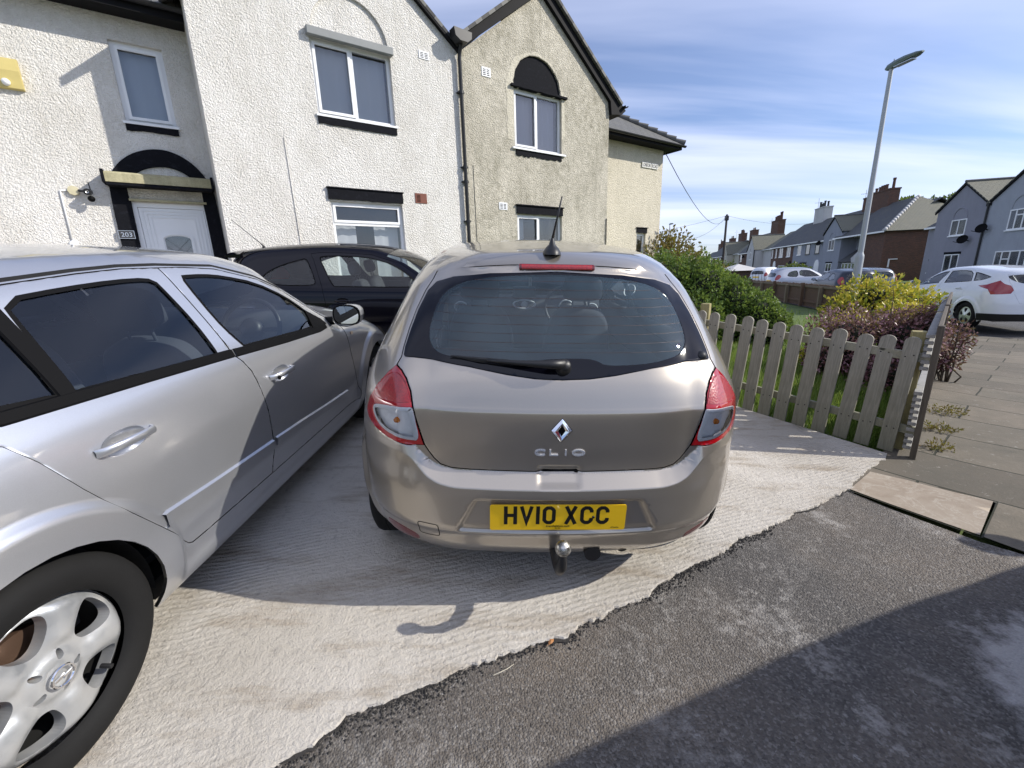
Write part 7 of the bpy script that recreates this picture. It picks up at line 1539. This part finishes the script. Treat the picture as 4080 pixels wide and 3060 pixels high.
def build_plants():
    plant('hedge', 'big rounded green hedge behind the picket fence and the cream house', 'hedge', [((2.95, 8.3, .84), (.72, .7, .84)), ((3.55, 8.1, .80), (.60, .65, .80)), ((4.02, 7.9, .60), (.48, .58, .66)), ((4.36, 7.7, .47), (.40, .5, .54)), ((4.62, 7.5, .34), (.28, .4, .42)), ((3.3, 7.6, .50), (.6, .45, .5))], 25000, .058, 'hedge', .80, 3, 3, .3, shell=.22)
    plant('shrub', 'golden yellow-leaved shrub behind the purple one at the fence corner', 'shrub', [((5.35, 6.3, .90), (.46, .42, .34)), ((4.9, 6.2, .70), (.33, .32, .27)), ((4.35, 5.45, .62), (.26, .2, .16)), ((4.9, 5.35, .80), (.26, .2, .12)), ((5.88, 6.25, .80), (.40, .36, .28)), ((5.6, 6.1, .60), (.5, .4, .35)), ((4.5, 6.0, .42), (.20, .20, .15)), ((4.0, 5.55, .22), (.16, .16, .11)), ((4.75, 5.65, .55), (.2, .18, .16))], 6400, .066, 'gold', .45, 8, 5, .5, shell=.8)
    plant('shrub', 'purple-pink leaved shrub spilling against the slatted fence at the corner', 'shrub', [((4.1, 5.1, .50), (.46, .42, .42)), ((4.62, 4.98, .50), (.42, .38, .40)), ((4.93, 5.0, .60), (.20, .26, .34)), ((3.78, 5.0, .28), (.20, .24, .24)), ((4.15, 4.55, .20), (.36, .28, .26)), ((5.2, 5.45, .62), (.25, .25, .26))], 11500, .044, 'purple', .50, 14, 7, .3, shell=.75)
    plant('shrub', 'low straggle of purple and green leaves lying on the pavement side of the fence', 'shrub', [((5.36, 5.08, .46), (.16, .24, .26)), ((5.30, 5.06, .24), (.15, .20, .12))], 1300, .046, 'purple', 0, 5, 9, .2, shell=.8)
    plant('weeds', 'small green and straw weeds growing along the foot of the slatted fence', 'weeds', [((3.62, 3.38, .02), (.16, .12, .06)), ((3.28, 3.02, .02), (.12, .08, .05)), ((4.1, 3.8, .02), (.18, .14, .06))], 520, .030, 'autumn', 0, 0, 19, .6, shell=.9, aspect=.4)
    plant('shrub', 'tall loose brownish shrub just past the corner of the cream house', 'shrub', [((5.6, 15.6, 1.9), (1.0, 1.0, .85)), ((5.0, 15.2, 1.5), (.9, .9, .9)), ((6.5, 16.0, 1.4), (.8, .8, .7))], 4200, .13, 'autumn', 0, 14, 11, .4, shell=.8)
    for i, (x, y, z, r, lab) in enumerate(((23, 47, .9, 1.5, 'dark round bush before the distant white gable wall'), (27.5, 42, .5, 1.3, 'low dark bush in a front garden left of the silver people carrier'), (20.0, 42.5, .8, 1.2, 'reddish green bush at the far left end of the street'), (24.5, 58, 1.6, 1.7, 'thin small tree before the distant brick gable'))):
        plant('shrub', lab, 'shrub', [((x, y, z), (r, r, r*.75)), ((x+r*.8, y+.5, z-.3), (r*.7, r*.7, r*.6))], 1500, .22, 'green' if i != 2 else 'autumn', .5, 5, 20+i, .4)
    plant('tree', 'leafy green tree rising behind the far brick house roof', 'tree', [((62, 63, 7.6), (4.0, 3, 2.2)), ((66, 61, 7.7), (4, 3, 2.0)), ((57.5, 65, 8.2), (2.2, 2.5, 1.8)), ((69, 59, 7.2), (3, 3, 1.8))], 9000, .55, 'green', .5, 6, 31, .4, trunk=(64, 60, 0))
    # grass blades on the lawn nearest the fence
    rg = random.Random(12); n = 42000; V = []; F = []; dvec = (-.58, .815)
    k = 0
    while k < n:
        s = rg.random()**1.6*11; w = rg.random()**.9*8.5; x = 3.05+(-.58*.35+.72*.9)*s; 
        x = 3.0+rg.uniform(-.75, 3.0+s*.75)*1.0; y = 3.05+abs(rg.gauss(0, 1))**1.2*4.2
        # inside the garden: beyond the picket line and left of the side fence
        r = TX*x+TY*y-4.02; side = (x-3.03)*math.cos(math.radians(46))-(y-2.9)*math.sin(math.radians(46))
        if r < .06 or side > -.12 or y > 19: continue
        if rg.random() > .35+.65*(abs(math.sin(x*2.3)*math.cos(y*1.9))): continue
        z = float(gz(x, y))-.055; far = 1+.10*max(0, y-4); h = rg.uniform(.07, .18)*(1+.25*rg.random()); a = rg.uniform(0, 2*PI); wd = .0035*far; bx_, by_ = math.cos(a), math.sin(a); l = rg.uniform(.02, .09); c = rg.uniform(0, 2*PI)
        p0 = (x-bx_*wd, y-by_*wd, z); p1 = (x+bx_*wd, y+by_*wd, z); m1 = (x+math.cos(c)*l*.4+bx_*wd*.7, y+math.sin(c)*l*.4+by_*wd*.7, z+h*.6); m0 = (m1[0]-bx_*wd*1.4, m1[1]-by_*wd*1.4, m1[2]); tp = (x+math.cos(c)*l, y+math.sin(c)*l, z+h)
        b = len(V); V += [p0, p1, m1, m0, tp]; F += [(b, b+1, b+2, b+3), (b+3, b+2, b+4)]; k += 1
    mb = MB(); mb.add(V, F); obj('lawn_grass', mb, MT['grassb'], label='long uneven green grass of the garden behind the picket fence', category='grass', kind='stuff')
# ================================================================ street lamps, pole, wires
def street_lamp(x, y, z, H, az, label, base_r=.12, top_r=.05):
    t = thing('street_lamp', label, 'street lamp', Matrix.Translation((x, y, z)) @ Matrix.Rotation(-math.radians(az), 4, 'Z'), 'street lamps'); st = simple('grey_lamp_column', (.36,.38,.40), .5, .25, var=.08)
    m = MB(); m.lathe([(base_r*1.05, 0), (base_r*1.05, 1.9), (base_r, 1.97), (base_r*.72, 2.05), (base_r*.70, 2.1), (top_r, H-.05), (top_r, H)], 20); p = obj('column', m, st, t, angle=30)
    m = MB(); rows = []
    for k, (s, w, h0, h1) in enumerate(((-.18, .06, -.03, .05), (-.12, .09, -.07, .10), (.1, .12, -.07, .13), (.45, .16, -.06, .12), (.8, .13, -.04, .08), (.95, .06, -.01, .04))):
        for (a, b) in ((-w, (h0+h1)/2), (-w*.8, h0+.01), (0, h0), (w*.8, h0+.01), (w, (h0+h1)/2), (w*.6, h1-.01), (0, h1), (-w*.6, h1-.01)): m.v.append((s, a, H+.02+s*.02+b))
    for k in range(5):
        for i in range(8): j = (i+1) % 8; m.f.append((k*8+i, k*8+j, k*8+8+j, k*8+8+i)); m.m.append(0)
    m.f += [tuple(range(8)), tuple(range(40, 48))]; m.m += [0, 0]; hd = obj('lamp_head', m, simple('lamp_head_grey', (.13,.17,.17), .45, .2), t, angle=35)
    m = MB(); m.cbox((.15, -.10, H-.055), (.72, .10, H-.035), .003, M=Matrix.Identity(4)); obj('lamp_glass', m, MT['satin'], hd); m = MB(); m.tube([(.05, 0, H+.1), (.05, 0, H+.22)], .014, 6); obj('photocell', m, st, hd)
    return t
def build_street_furniture():
    street_lamp(12.72, 15.9, -.3, 7.85, 82, 'tall grey street lamp with slim column rising behind the golden shrub', .125, .06)
    street_lamp(24.3, 67, -.3, 8.1, 82, 'small distant street lamp seen just right of the cream house corner', .1, .05)
    t = thing('telegraph_pole', 'dark wooden telegraph pole standing before the distant houses', 'pole', Matrix.Translation((29.3, 60, -.3))); m = MB(); m.lathe([(.17, 0), (.13, 8.45), (.0, 8.5)], 12); obj('pole', m, simple('pole_wood', (.035,.03,.028), .9), t, smooth=True)
    m = MB(); m.cbox((-.22, -.18, 7.7), (.22, .18, 8.3), .03); obj('pole_box', m, MT['iron'], t)
    P = Vector((29.3, 60, 8.0)); e = HM @ Vector((13.1, Q1, 5.2)); ends = [(tuple(e), 1.6, 'long overhead wire from the pole to the cream house corner'), ((HM @ Vector((12.9, Q1+5, 4.6)))[:], 2.5, 'lower overhead wire running from the pole past the cream house'), ((-2, 66, 5.5), 1.2, 'overhead wire running left from the pole behind the shrub'), ((55, 75, 8.5), .9, 'overhead wire running right from the pole over the roofs')]
    for q, sag, lab in ends:
        m = MB(); q = Vector(q); m.tube([P.lerp(q, k/16)-Vector((0, 0, sag*4*(k/16)*(1-k/16))) for k in range(17)], .014, 5); w = obj('overhead_wire', m, MT['iron']); w['label'] = lab; w['category'] = 'wire'; w['group'] = 'overhead wires from the telegraph pole'
# ================================================================ the row of houses across the side road
RO = Vector((32.5, 31.9, 0)); RX = Vector((-math.sin(math.radians(15)), -math.cos(math.radians(15)), 0)); RY = Vector((math.cos(math.radians(15)), -math.sin(math.radians(15)), 0))
RM = Matrix(((RX.x, RY.x, 0, RO.x), (RX.y, RY.y, 0, RO.y), (0, 0, 1, 0), (0, 0, 0, 1)))
def rend(name, c): return m_roughcast(name, c, tuple(x*.62 for x in c), .3, .6, 0, .4)
MT['far_blue'] = rend('blue_grey_render', (.31,.325,.37)); MT['far_lilac'] = rend('lilac_grey_render', (.285,.285,.325)); MT['far_grey'] = rend('pale_grey_render', (.36,.38,.42)); MT['far_white'] = rend('off_white_render', (.55,.54,.53)); MT['far_brick'] = m_brick('far_brick'); MT['far_cream'] = rend('cream_render', (.48,.45,.38))
def far_win(root, x0, x1, z0, z1, y, mull=None, trans=None, lint=False, wm='upvc', sill=True):
    m = MB(); f = .07; m.box((x0, y-.03, z0), (x1, y+.04, z0+f)); m.box((x0, y-.03, z1-f), (x1, y+.04, z1)); m.box((x0, y-.03, z0+f), (x0+f, y+.04, z1-f)); m.box((x1-f, y-.03, z0+f), (x1, y+.04, z1-f))
    for q in (mull or []): m.box((q-.04, y-.031, z0+f), (q+.04, y+.041, z1-f))
    for (a, b, c) in (trans or []): m.box((a, y-.029, b-.035), (c, y+.039, b+.035))
    if sill: m.box((x0-.08, y-.08, z0-.07), (x1+.08, y+.04, z0-.002))
    w = obj('window', m, MT[wm], root); g = MB(); g.box((x0+f, y+.0, z0+f), (x1-f, y+.012, z1-f)); obj('window_pane', g, MT['far_glass'], w)
    if lint: bx('lintel', (x0-.1, y-.04, z1+.002), (x1+.1, y+.02, z1+.17), MT['blackpaint'], root)
MT['far_glass'] = simple('dark_window_glass', (.035,.04,.05), .04, Coat_Weight=1.0)
def chimney(root, x, y, z0, z1, wx, wy, mat, pots, pm='pot'):
    c = MB(); c.box((x-wx/2, y-wy/2, z0), (x+wx/2, y+wy/2, z1)); c.box((x-wx/2-.06, y-wy/2-.06, z1+.001), (x+wx/2+.06, y+wy/2+.06, z1+.14)); ch = obj('chimney', c, MT[mat], root)
    if mat == 'far_brick': poly_uv(ch.data, lambda q: (q.x+q.y, q.z))
    for k, (dy, h) in enumerate(pots): p = MB(); p.lathe([(.14, 0), (.12, h*.8), (.15, h*.82), (.15, h), (.10, h)], 12, M=Matrix.Translation((x, y+dy, z1+.14)) if wy > wx else Matrix.Translation((x+dy, y, z1+.14))); obj('chimney_pot', p, MT[pm], ch, angle=50)
MT['pot'] = simple('chimney_pot_clay', (.10,.05,.035), .8)
def tv_aerial(root, x, y, z, h=1.6):
    m = MB(); m.tube([(x, y, z), (x, y, z+h)], .02, 5); m.tube([(x, y-.5, z+h*.8), (x, y+.9, z+h*.8)], .012, 4)
    for k in range(5): m.tube([(x-.25, y-.4+k*.25, z+h*.8), (x+.25, y-.4+k*.25, z+h*.8)], .01, 4)
    obj('tv_aerial', m, MT['iron'], root)
def gable_block(root, x0, x1, mat, ze, za, y0=0, depth=5, win=True, zb=-.5, roofm='slate_green', arch=True, wz=(3.1, 4.2), lw=(.4, 1.8), ov=.18, ww=.75, mull=1):
    xc = (x0+x1)/2; wall('gable_wall', [(x0, zb), (x1, zb), (x1, ze), (xc, za), (x0, ze)], [], y0, .2, MT[mat], root, uv=mat == 'far_brick')
    for sx in (x0, x1): bx('side_wall', (sx-(.0 if sx == x0 else .2), y0+.201, zb), (sx+(.2 if sx == x0 else 0), y0+depth, ze), MT[mat], root)
    k = (za-ze)/(xc-x0)
    slab('roof', [(x0-ov, y0-.12, ze-ov*k+.10), (x0-ov, y0+depth+1, ze-ov*k+.10), (xc, y0+depth+1, za+.10), (xc, y0-.12, za+.10)], .06, MT[roofm], root); slab('roof', [(x1+ov, y0-.12, ze-ov*k+.10), (x1+ov, y0+depth+1, ze-ov*k+.10), (xc, y0+depth+1, za+.10), (xc, y0-.12, za+.10)], .06, MT[roofm], root)
    m = MB(); m.tube([(xc, y0-.15, za+.12), (xc, y0+depth+1, za+.12)], .09, 6); obj('ridge', m, MT['slate_plain'], root)
    for s_ in (x0-ov, x1+ov): m = MB(); z_ = ze-ov*k; m.add([(s_, y0-.10, z_-.10), (s_, y0-.10, z_+.05), (xc, y0-.10, za+.06), (xc, y0-.10, za-.10), (s_, y0-.01, z_-.10), (s_, y0-.01, z_+.05), (xc, y0-.01, za+.06), (xc, y0-.01, za-.10)], [(0, 1, 2, 3), (7, 6, 5, 4), (0, 4, 5, 1), (3, 2, 6, 7), (0, 3, 7, 4), (1, 5, 6, 2)]); obj('barge_board', m, MT['barge'], root)
    if win:
        far_win(root, xc-ww, xc+ww, wz[0], wz[1], y0, mull=[xc+(i-(mull-1)/2)*2*ww/(mull+1) for i in range(mull)]); far_win(root, xc-ww, xc+ww, lw[0], lw[1], y0, mull=[xc+(i-(mull-1)/2)*2*ww/(mull+1) for i in range(mull)], lint=True)
    if arch:
        m = MB(); m.tube([(xc+(ww-.05)*math.cos(t), y0-.01, wz[1]+.08+(ww-.05)*math.sin(t)) for t in np.linspace(0, PI, 15)], .035, 5); obj('arch_line', m, MT[mat], root)
def dish(root, x, z, y=0):
    m = MB(); A = Matrix.Translation((x, y-.35, z)) @ Matrix.Rotation(math.radians(35), 4, 'Z') @ Matrix.Rotation(math.radians(70), 4, 'X'); m.lathe([(0, 0), (.15, .02), (.30, .08), (.31, .085)], 18, M=A); m.tube([(x, y-.33, z), (x, y, z-.1)], .03, 6); m.tube([(x-.05, y-.35, z-.25), (x-.25, y-.75, z-.1)], .02, 5); obj('satellite_dish', m, MT['trim'], root)
def eave_block(root, x0, x1, mat, ze, zr, y0, yr, zb=-.5, roofm='slate_far', hipx=None, back=9, side=True, wx0=None):
    """part of a terrace with its eave along the front; hipx = x where a hip runs up from (x1)"""
    wx = x0 if wx0 is None else wx0; w = wall('wall', [(wx, zb), (x1, zb), (x1, ze), (wx, ze)], [], y0, .2, MT[mat], root, uv=mat == 'far_brick')
    if side:
        m = MB(); m.box((x1-.2, y0+.201, zb), (x1, y0+back, ze)); m.box((wx, y0+.201, zb), (wx+.2, y0+back, ze)); s = obj('end_wall', m, MT[mat], root)
        if mat == 'far_brick': poly_uv(s.data, lambda q: (q.x+q.y, q.z))
    x1r = x1+.3 if hipx is not None else x1; rr = hipx if hipx is not None else x1
    slab('roof', [(x0, y0-.3, ze+.02), (x1r, y0-.3, ze+.02), (rr, yr, zr), (x0, yr, zr)], .08, MT[roofm], root); slab('roof', [(x0, 2*yr-y0+.3, ze+.02), (x1r, 2*yr-y0+.3, ze+.02), (rr, yr, zr), (x0, yr, zr)], .08, MT[roofm], root)
    if hipx is not None:
        slab('roof', [(x1r, y0-.3, ze+.02), (x1r, 2*yr-y0+.3, ze+.02), (hipx, yr, zr)], .08, MT['slate_green'], root)
        m = MB(); a, b = Vector((x1r, y0-.3, ze+.06)), Vector((hipx, yr, zr+.04)); n = 16
        for k in range(n): m.tube([a.lerp(b, k/n)+Vector((0, 0, .03)), a.lerp(b, (k+1)/n)], [.17, .12], 6)
        obj('hip_tiles', m, MT['far_white'], root, angle=50)
    m = MB(); m.box((x0, y0-.36, ze-.09), (x1r, y0-.28, ze+.05)); obj('gutter', m, MT['upvc'], root)
def build_row():
    # pair nearest on the right: lilac grey gable and pale grey gable
    r = thing('house', 'lilac-grey rendered house with pointed gable and two black dishes, behind the white car', 'house', RM); gable_block(r, -2.85, 2.12, 'far_lilac', 5.0, 6.62, win=True)
    eave_block(r, -5.2, -2.87, 'far_lilac', 3.95, 6.3, .9, 4.2, side=True); far_win(r, -4.35, -3.95, .45, 1.35, .9, lint=True); dish(r, .95, 2.75); m = MB(); m.tube([(2.13, -.08, 5.0), (2.13, -.08, -.4)], .06, 8); obj('downpipe', m, MT['iron'], r)
    r = thing('house', 'pale grey rendered house cut by the right edge, its gable beside the lilac one', 'house', RM); gable_block(r, 2.14, 7.3, 'far_grey', 5.0, 6.75, win=False, arch=False); far_win(r, 3.95, 5.5, 3.1, 4.3, 0, mull=(4.45, 5.0), trans=[(4.45, 3.95, 5.0)]); far_win(r, 3.55, 5.9, .5, 1.85, 0, mull=(4.1, 4.7, 5.4), trans=[(4.1, 1.35, 4.7)]); dish(r, 2.45, 3.35)
    m = MB(); m.tube([(4.72+.72*math.cos(t), -.01, 4.38+.72*math.sin(t)) for t in np.linspace(0, PI, 15)], .04, 5); obj('arch_line', m, MT['far_grey'], r)
    eave_block(r, 7.32, 16, 'far_grey', 4.3, 7.6, .9, 4.5); slab('roof', [(-3.2, 1.0, 4.6), (16, 1.0, 4.6), (16, 4.5, 7.7), (-1.6, 4.5, 7.7)], .08, MT['slate_green'], r)
    # brick end house with hip and chimney; its end wall faces the camera
    r = thing('house', 'brown brick house end with hipped slate roof and big chimney, behind the street lamp', 'house', RM); eave_block(r, -19.6, -9.6, 'far_brick', 4.15, 7.55, 0.0, 4.4, hipx=-14.2, back=8.8, wx0=-12.9)
    chimney(r, -20.2, 4.4, 6.4, 8.9, 3.3, .95, 'far_brick', [(-1.4, .55), (-.95, .62), (-.5, .62), (-.05, .62), (1.2, 1.05)]); m = MB(); m.box((-9.58, .55, 0.9), (-9.50, .65, 1.6)); m.box((-9.58, .55, 1.6), (-9.50, 1.25, 1.68)); obj('lean_to_frame', m, MT['upvc'], r)
    # porch extension
    r = thing('porch', 'white glazed porch with dark lean-to roof beside the brick house', 'porch', RM); bx('wall', (-17.6, .1, -.5), (-13.0, 1.49, .55), MT['far_white'], r); slab('roof', [(-17.8, -.2, 1.55), (-13.0, -.2, 1.55), (-13.2, 1.5, 2.9), (-17.6, 1.5, 2.9)], .08, MT['slate_far'], r); wall('gable_end', [(-14.4, 1.45), (-12.95, 1.45), (-12.95, 2.7), (-14.6, 1.9)], [], -.35, .1, MT['far_white'], r)
    for k in range(6): far_win(r, -17.5+k*.75, -16.8+k*.75, .55, 1.42, .12, sill=False)
    # blue gable C with terrace to its left
    r = thing('house', 'blue-grey house with arched white door and small gable, left of the lamp column', 'house', RM); gable_block(r, -22.8, -18.2, 'far_blue', 4.9, 6.6, wz=(2.9, 4.1), lw=(.5, 1.45), mull=1, roofm='slate_green', depth=4.5); eave_block(r, -18.2, -12.95, 'far_blue', 4.2, 7.2, 1.5, 5.6, side=False)
    eave_block(r, -34.0, -22.82, 'far_blue', 4.15, 7.7, .5, 4.8, side=False); dish(r, -24.2, 3.9, .4)
    for a, b in ((-26.3, -25.0), (-29.4, -28.0), (-32.4, -31.0)): far_win(r, a, b, 2.7, 4.0, .48, wm='iron' if a > -32 else 'upvc')
    far_win(r, -31.0, -28.7, -.1, 1.5, .48, wm='iron', lint=True); bx('lintel', (-31.3, .44, 1.75), (-28.5, .49, 1.92), MT['far_blue'], r)
    m = MB(); m.prism([(-25.9, -.5), (-24.5, -.5), (-24.5, 1.2)]+[(-25.2+.7*math.cos(t), 1.2+.75*math.sin(t)) for t in np.linspace(0, PI, 12)[1:-1]]+[(-25.9, 1.2)], .42, .5); obj('front_door', m, MT['upvc'], r); chimney(r, -23.8, 4.8, 6.9, 8.75, 1.9, 1.0, 'far_brick', [(-.7, .5), (-.3, .35), (.1, .45), (.6, .8)]); tv_aerial(r, -24.6, 4.4, 7.6, 2.2)
    # brick middle house
    r = thing('house', 'dark brick terrace house with three white upstairs windows and a pale chimney stack', 'house', RM); eave_block(r, -44.0, -34.02, 'far_brick', 4.15, 7.7, .5, 4.8, side=False)
    for a, b in ((-36.6, -35.1), (-40.0, -38.4), (-41.8, -41.2), (-43.6, -43.1)): far_win(r, a, b, 2.6, 3.95, .48, mull=[(a+b)/2] if b-a > 1 else None)
    far_win(r, -39.8, -37.0, .1, 1.35, .48, mull=[-38.4]); chimney(r, -37.2, 4.8, 7.0, 9.3, 3.3, 1.1, 'far_white', [(-1.3, .9), (-.8, .6), (-.3, .65), (.2, .9), (1.3, .7)], 'iron'); tv_aerial(r, -39.4, 4.8, 7.8, 3.2)
    m = MB(); m.prism([(-42.4, -.5), (-41.2, -.5), (-41.2, 1.3)]+[(-41.8+.6*math.cos(t), 1.3+.8*math.sin(t)) for t in np.linspace(0, PI, 12)[1:-1]]+[(-42.4, 1.3)], .42, .5); obj('front_door', m, MT['upvc'], r)
    m = MB(); m.prism([(-35.4, -.5), (-34.2, -.5), (-34.2, 1.2)]+[(-34.8+.6*math.cos(t), 1.2+.8*math.sin(t)) for t in np.linspace(0, PI, 12)[1:-1]]+[(-35.4, 1.2)], .42, .5); obj('passage_arch', m, MT['gapdark'], r)
    # white gables further off
    r = thing('house', 'off-white house with narrow pointed gable, left of the dark brick terrace house', 'house', RM); gable_block(r, -57.5, -52.4, 'far_white', 4.4, 6.9, roofm='slate_green', wz=(2.6, 3.9), lw=(-.1, .8), ww=.7, depth=4.5); eave_block(r, -52.4, -44.02, 'far_white', 4.2, 7.2, 1.5, 5.6, side=False, roofm='slate_green'); m = MB(); m.tube([(-52.3, -.08, 4.3), (-52.3, -.08, -.4)], .09, 6); obj('downpipe', m, MT['iron'], r)
    r = thing('house', 'small brown brick house with six chimney pots beyond the narrow white gable', 'house', RM); eave_block(r, -68, -57.52, 'far_brick', 4.0, 7.9, 1.0, 5.2, side=False); far_win(r, -66.8, -65.6, 2.4, 3.9, .98); dish(r, -63, 3.3, 1.0); chimney(r, -58.5, 5.2, 7.0, 9.7, 4.2, 1.2, 'far_brick', [(-1.8, .8), (-1.1, .9), (-.4, .9), (.3, .9), (1.0, 1.4), (1.8, 1.4)]); tv_aerial(r, -62, 5, 8, 2.6)
    r = thing('house', 'cream-grey house with pointed gable directly right of the telegraph pole', 'house', RM); gable_block(r, -80.5, -75, 'far_cream', 4.3, 7.0, roofm='slate_green', wz=(2.5, 3.8), lw=(.0, 1.0), ww=.8, depth=4.5); eave_block(r, -75, -68.02, 'far_cream', 4.2, 7.4, 1.5, 5.6, side=False, roofm='slate_green'); chimney(r, -76.5, 5.6, 6.8, 9.4, 2.8, 1.2, 'far_brick', [(-.6, .5), (.6, .5)])
    r = thing('house', 'distant slate-roofed house with four chimney pots left of the telegraph pole', 'house', RM); eave_block(r, -106, -80.52, 'far_brick', 4.0, 7.6, 1.0, 5.4, side=False); chimney(r, -86, 5.4, 6.9, 9.4, 3.6, 1.2, 'far_brick', [(-1.5, .9), (-.6, .9), (.3, .9), (1.2, .6)]); chimney(r, -97, 5.4, 6.6, 8.9, 2.6, 1.2, 'far_brick', [(-.8, .6), (.8, .6)]); tv_aerial(r, -91, 5, 7.8, 3.0)
    for a in (-84, -88, -93, -99): far_win(r, a-.7, a+.7, 2.4, 3.7, .98, mull=[a])
    r = thing('house', 'farthest brown house with clustered chimney pots at the end of the row', 'house', RM); eave_block(r, -134, -112, 'far_brick', 3.6, 6.6, 3.0, 7.0, side=True); chimney(r, -119, 7, 6.0, 8.6, 4.0, 1.4, 'far_brick', [(-1.6, 1.4), (-.6, .9), (.3, .9), (1.2, .9)])
    # low garden walls in front
    t = thing('garden_wall', 'low dark brick garden wall in front of the far terrace', 'wall', RM); w = MB(); w.box((-52, -6.2, -.5), (-23, -6.0, .75)); o = obj('brickwork', w, MT['far_brick'], t); poly_uv(o.data, lambda q: (q.x+q.y, q.z))
    t = thing('garden_shelter', 'small dark hut with pale pointed roof beyond the hedge', 'hut', Matrix.Translation((21.5, 41, -.3))); bx('walls', (-1.3, -1.3, 0), (1.3, 1.3, 1.35), MT['brownwood'], t); m = MB(); m.add([(-1.6, -1.6, 1.35), (1.6, -1.6, 1.35), (1.6, 1.6, 1.35), (-1.6, 1.6, 1.35), (0, 0, 1.95)], [(0, 1, 4), (1, 2, 4), (2, 3, 4), (3, 0, 4), (3, 2, 1, 0)]); obj('roof', m, MT['far_white'], t)
    t = thing('garden_gate', 'dark iron gate rails by the silver people carrier', 'gate', Matrix.Translation((18.3, 31.5, -.3)) @ Matrix.Rotation(math.radians(-15), 4, 'Z')); m = MB()
    for k in range(12): m.tube([(k*.2-1.2, 0, 0), (k*.2-1.2, 0, 1.15)], .012, 4)
    m.tube([(-1.25, 0, 1.15), (1.05, 0, 1.15)], .02, 5); obj('gate_bars', m, MT['iron'], t)
def build_far_cars():
    grey = m_paint('dark_blue_paint', (.015, .018, .03), .2, .4, flake=0, coat=.4); gr2 = m_paint('far_grey_paint', (.16, .17, .19), .6, .35, flake=0); sl = m_paint('far_silver_paint', (.42, .44, .48), .7, .35, flake=0); wh = m_paint('far_white_paint', (.66, .68, .72), 0, .4, flake=0)
    far_car(15.15, 18.6, 17, -.3, 'dark blue three-door car with red round lamp, behind the far fence beside the lamp column', grey, group=None)
    far_car(17.9, 20.8, 15, -.3, 'mid grey hatchback seen from behind, right of the lamp column', gr2)
    far_car(16.9, 28.3, 97, -.3, 'silver people carrier with dark windows, left of the dark blue car', sl, kind='mpv')
    far_car(21.0, 37, 60, -.25, 'white van-like car partly hidden behind the hedge', wh, kind='mpv')
    # the car standing beside the photographer, out of the picture; its shadow falls over the tarmac
    S = hatch_shell(4.25, 1.50, .87, (.75, 3.35), .315, top=[(0, 1.1), (.12, 1.36), (.3, 1.40), (.9, 1.47), (1.6, 1.50), (2.1, 1.47), (2.5, 1.39), (3.2, 1.07), (3.4, 1.0), (3.8, .88), (4.25, .68)], wsc=.28, wsy=(1.9, 2.6), yb=2.95)
    a = math.radians(70); u = Vector((math.sin(a), math.cos(a), 0)); rr_ = Vector((u.y, -u.x, 0)); o = Vector((1.55, -.116, -.03))
    build_car(S, Matrix(((rr_.x, u.x, 0, o.x), (rr_.y, u.y, 0, o.y), (0, 0, 1, o.z), (0, 0, 0, 1))), 'parked_car', 'dark grey car parked close on the right of the camera, outside the picture', grey, dict(seam=[(0, 1.33), (.4, 1.32), (.8, 1.30), (LR, 1.375)],
        rail=[(0, 1.2), (.5, 1.31), (.9, 1.375), (1.3, 1.40), (1.7, 1.41), (2.1, 1.385), (2.5, 1.27), (2.72, 1.15), (2.95, 1.02), (3.4, .95), (3.8, .86)], front_z=.70, ws=(2.35, 3.18), q=.08, cups=False, wglass='glass_clear',
        windows=[([(1.60, 1.33), (2.0, 1.33), (2.3, 1.27), (2.6, 1.12), (2.80, .98), (1.6, .98)], ()), ([(.75, 1.06), (.9, 1.20), (1.1, 1.28), (1.50, 1.33), (1.50, .98), (.95, .98)], ())], doors=[], rear_window=[(0, .98), (.47, 1.0), (.52, 1.08), (.46, 1.26), (0, 1.30)], tail=[(.60, .78), (.74, .80), (.78, .95), (.68, 1.12), (.60, 1.14), (.58, .95)], head=[(3.65, .74), (3.95, .66), (4.05, .72), (3.9, .84), (3.65, .88)], mirror=(2.9, .98), plate=(.75, MT['plate_y'], None), spokes=6, hole_w=.04))

def set_groups():
    for o in bpy.data.objects:
        if o.parent: continue
        if o.name.startswith('house'): o['group'] = 'the pair of roughcast houses by the drive' if 'roughcast' in o['label'] else 'houses across the side road'
        if o.name.startswith('parked_car') and 'outside' not in o['label']: o['group'] = 'cars parked along the side road'
build_ground()
build_house_white(); build_house_cream(); fixed_things()
build_clio(); build_astra(); build_corsa(); build_focus()
build_fence(); build_far_fence(); build_plants(); build_street_furniture(); build_row(); build_far_cars()
set_groups()
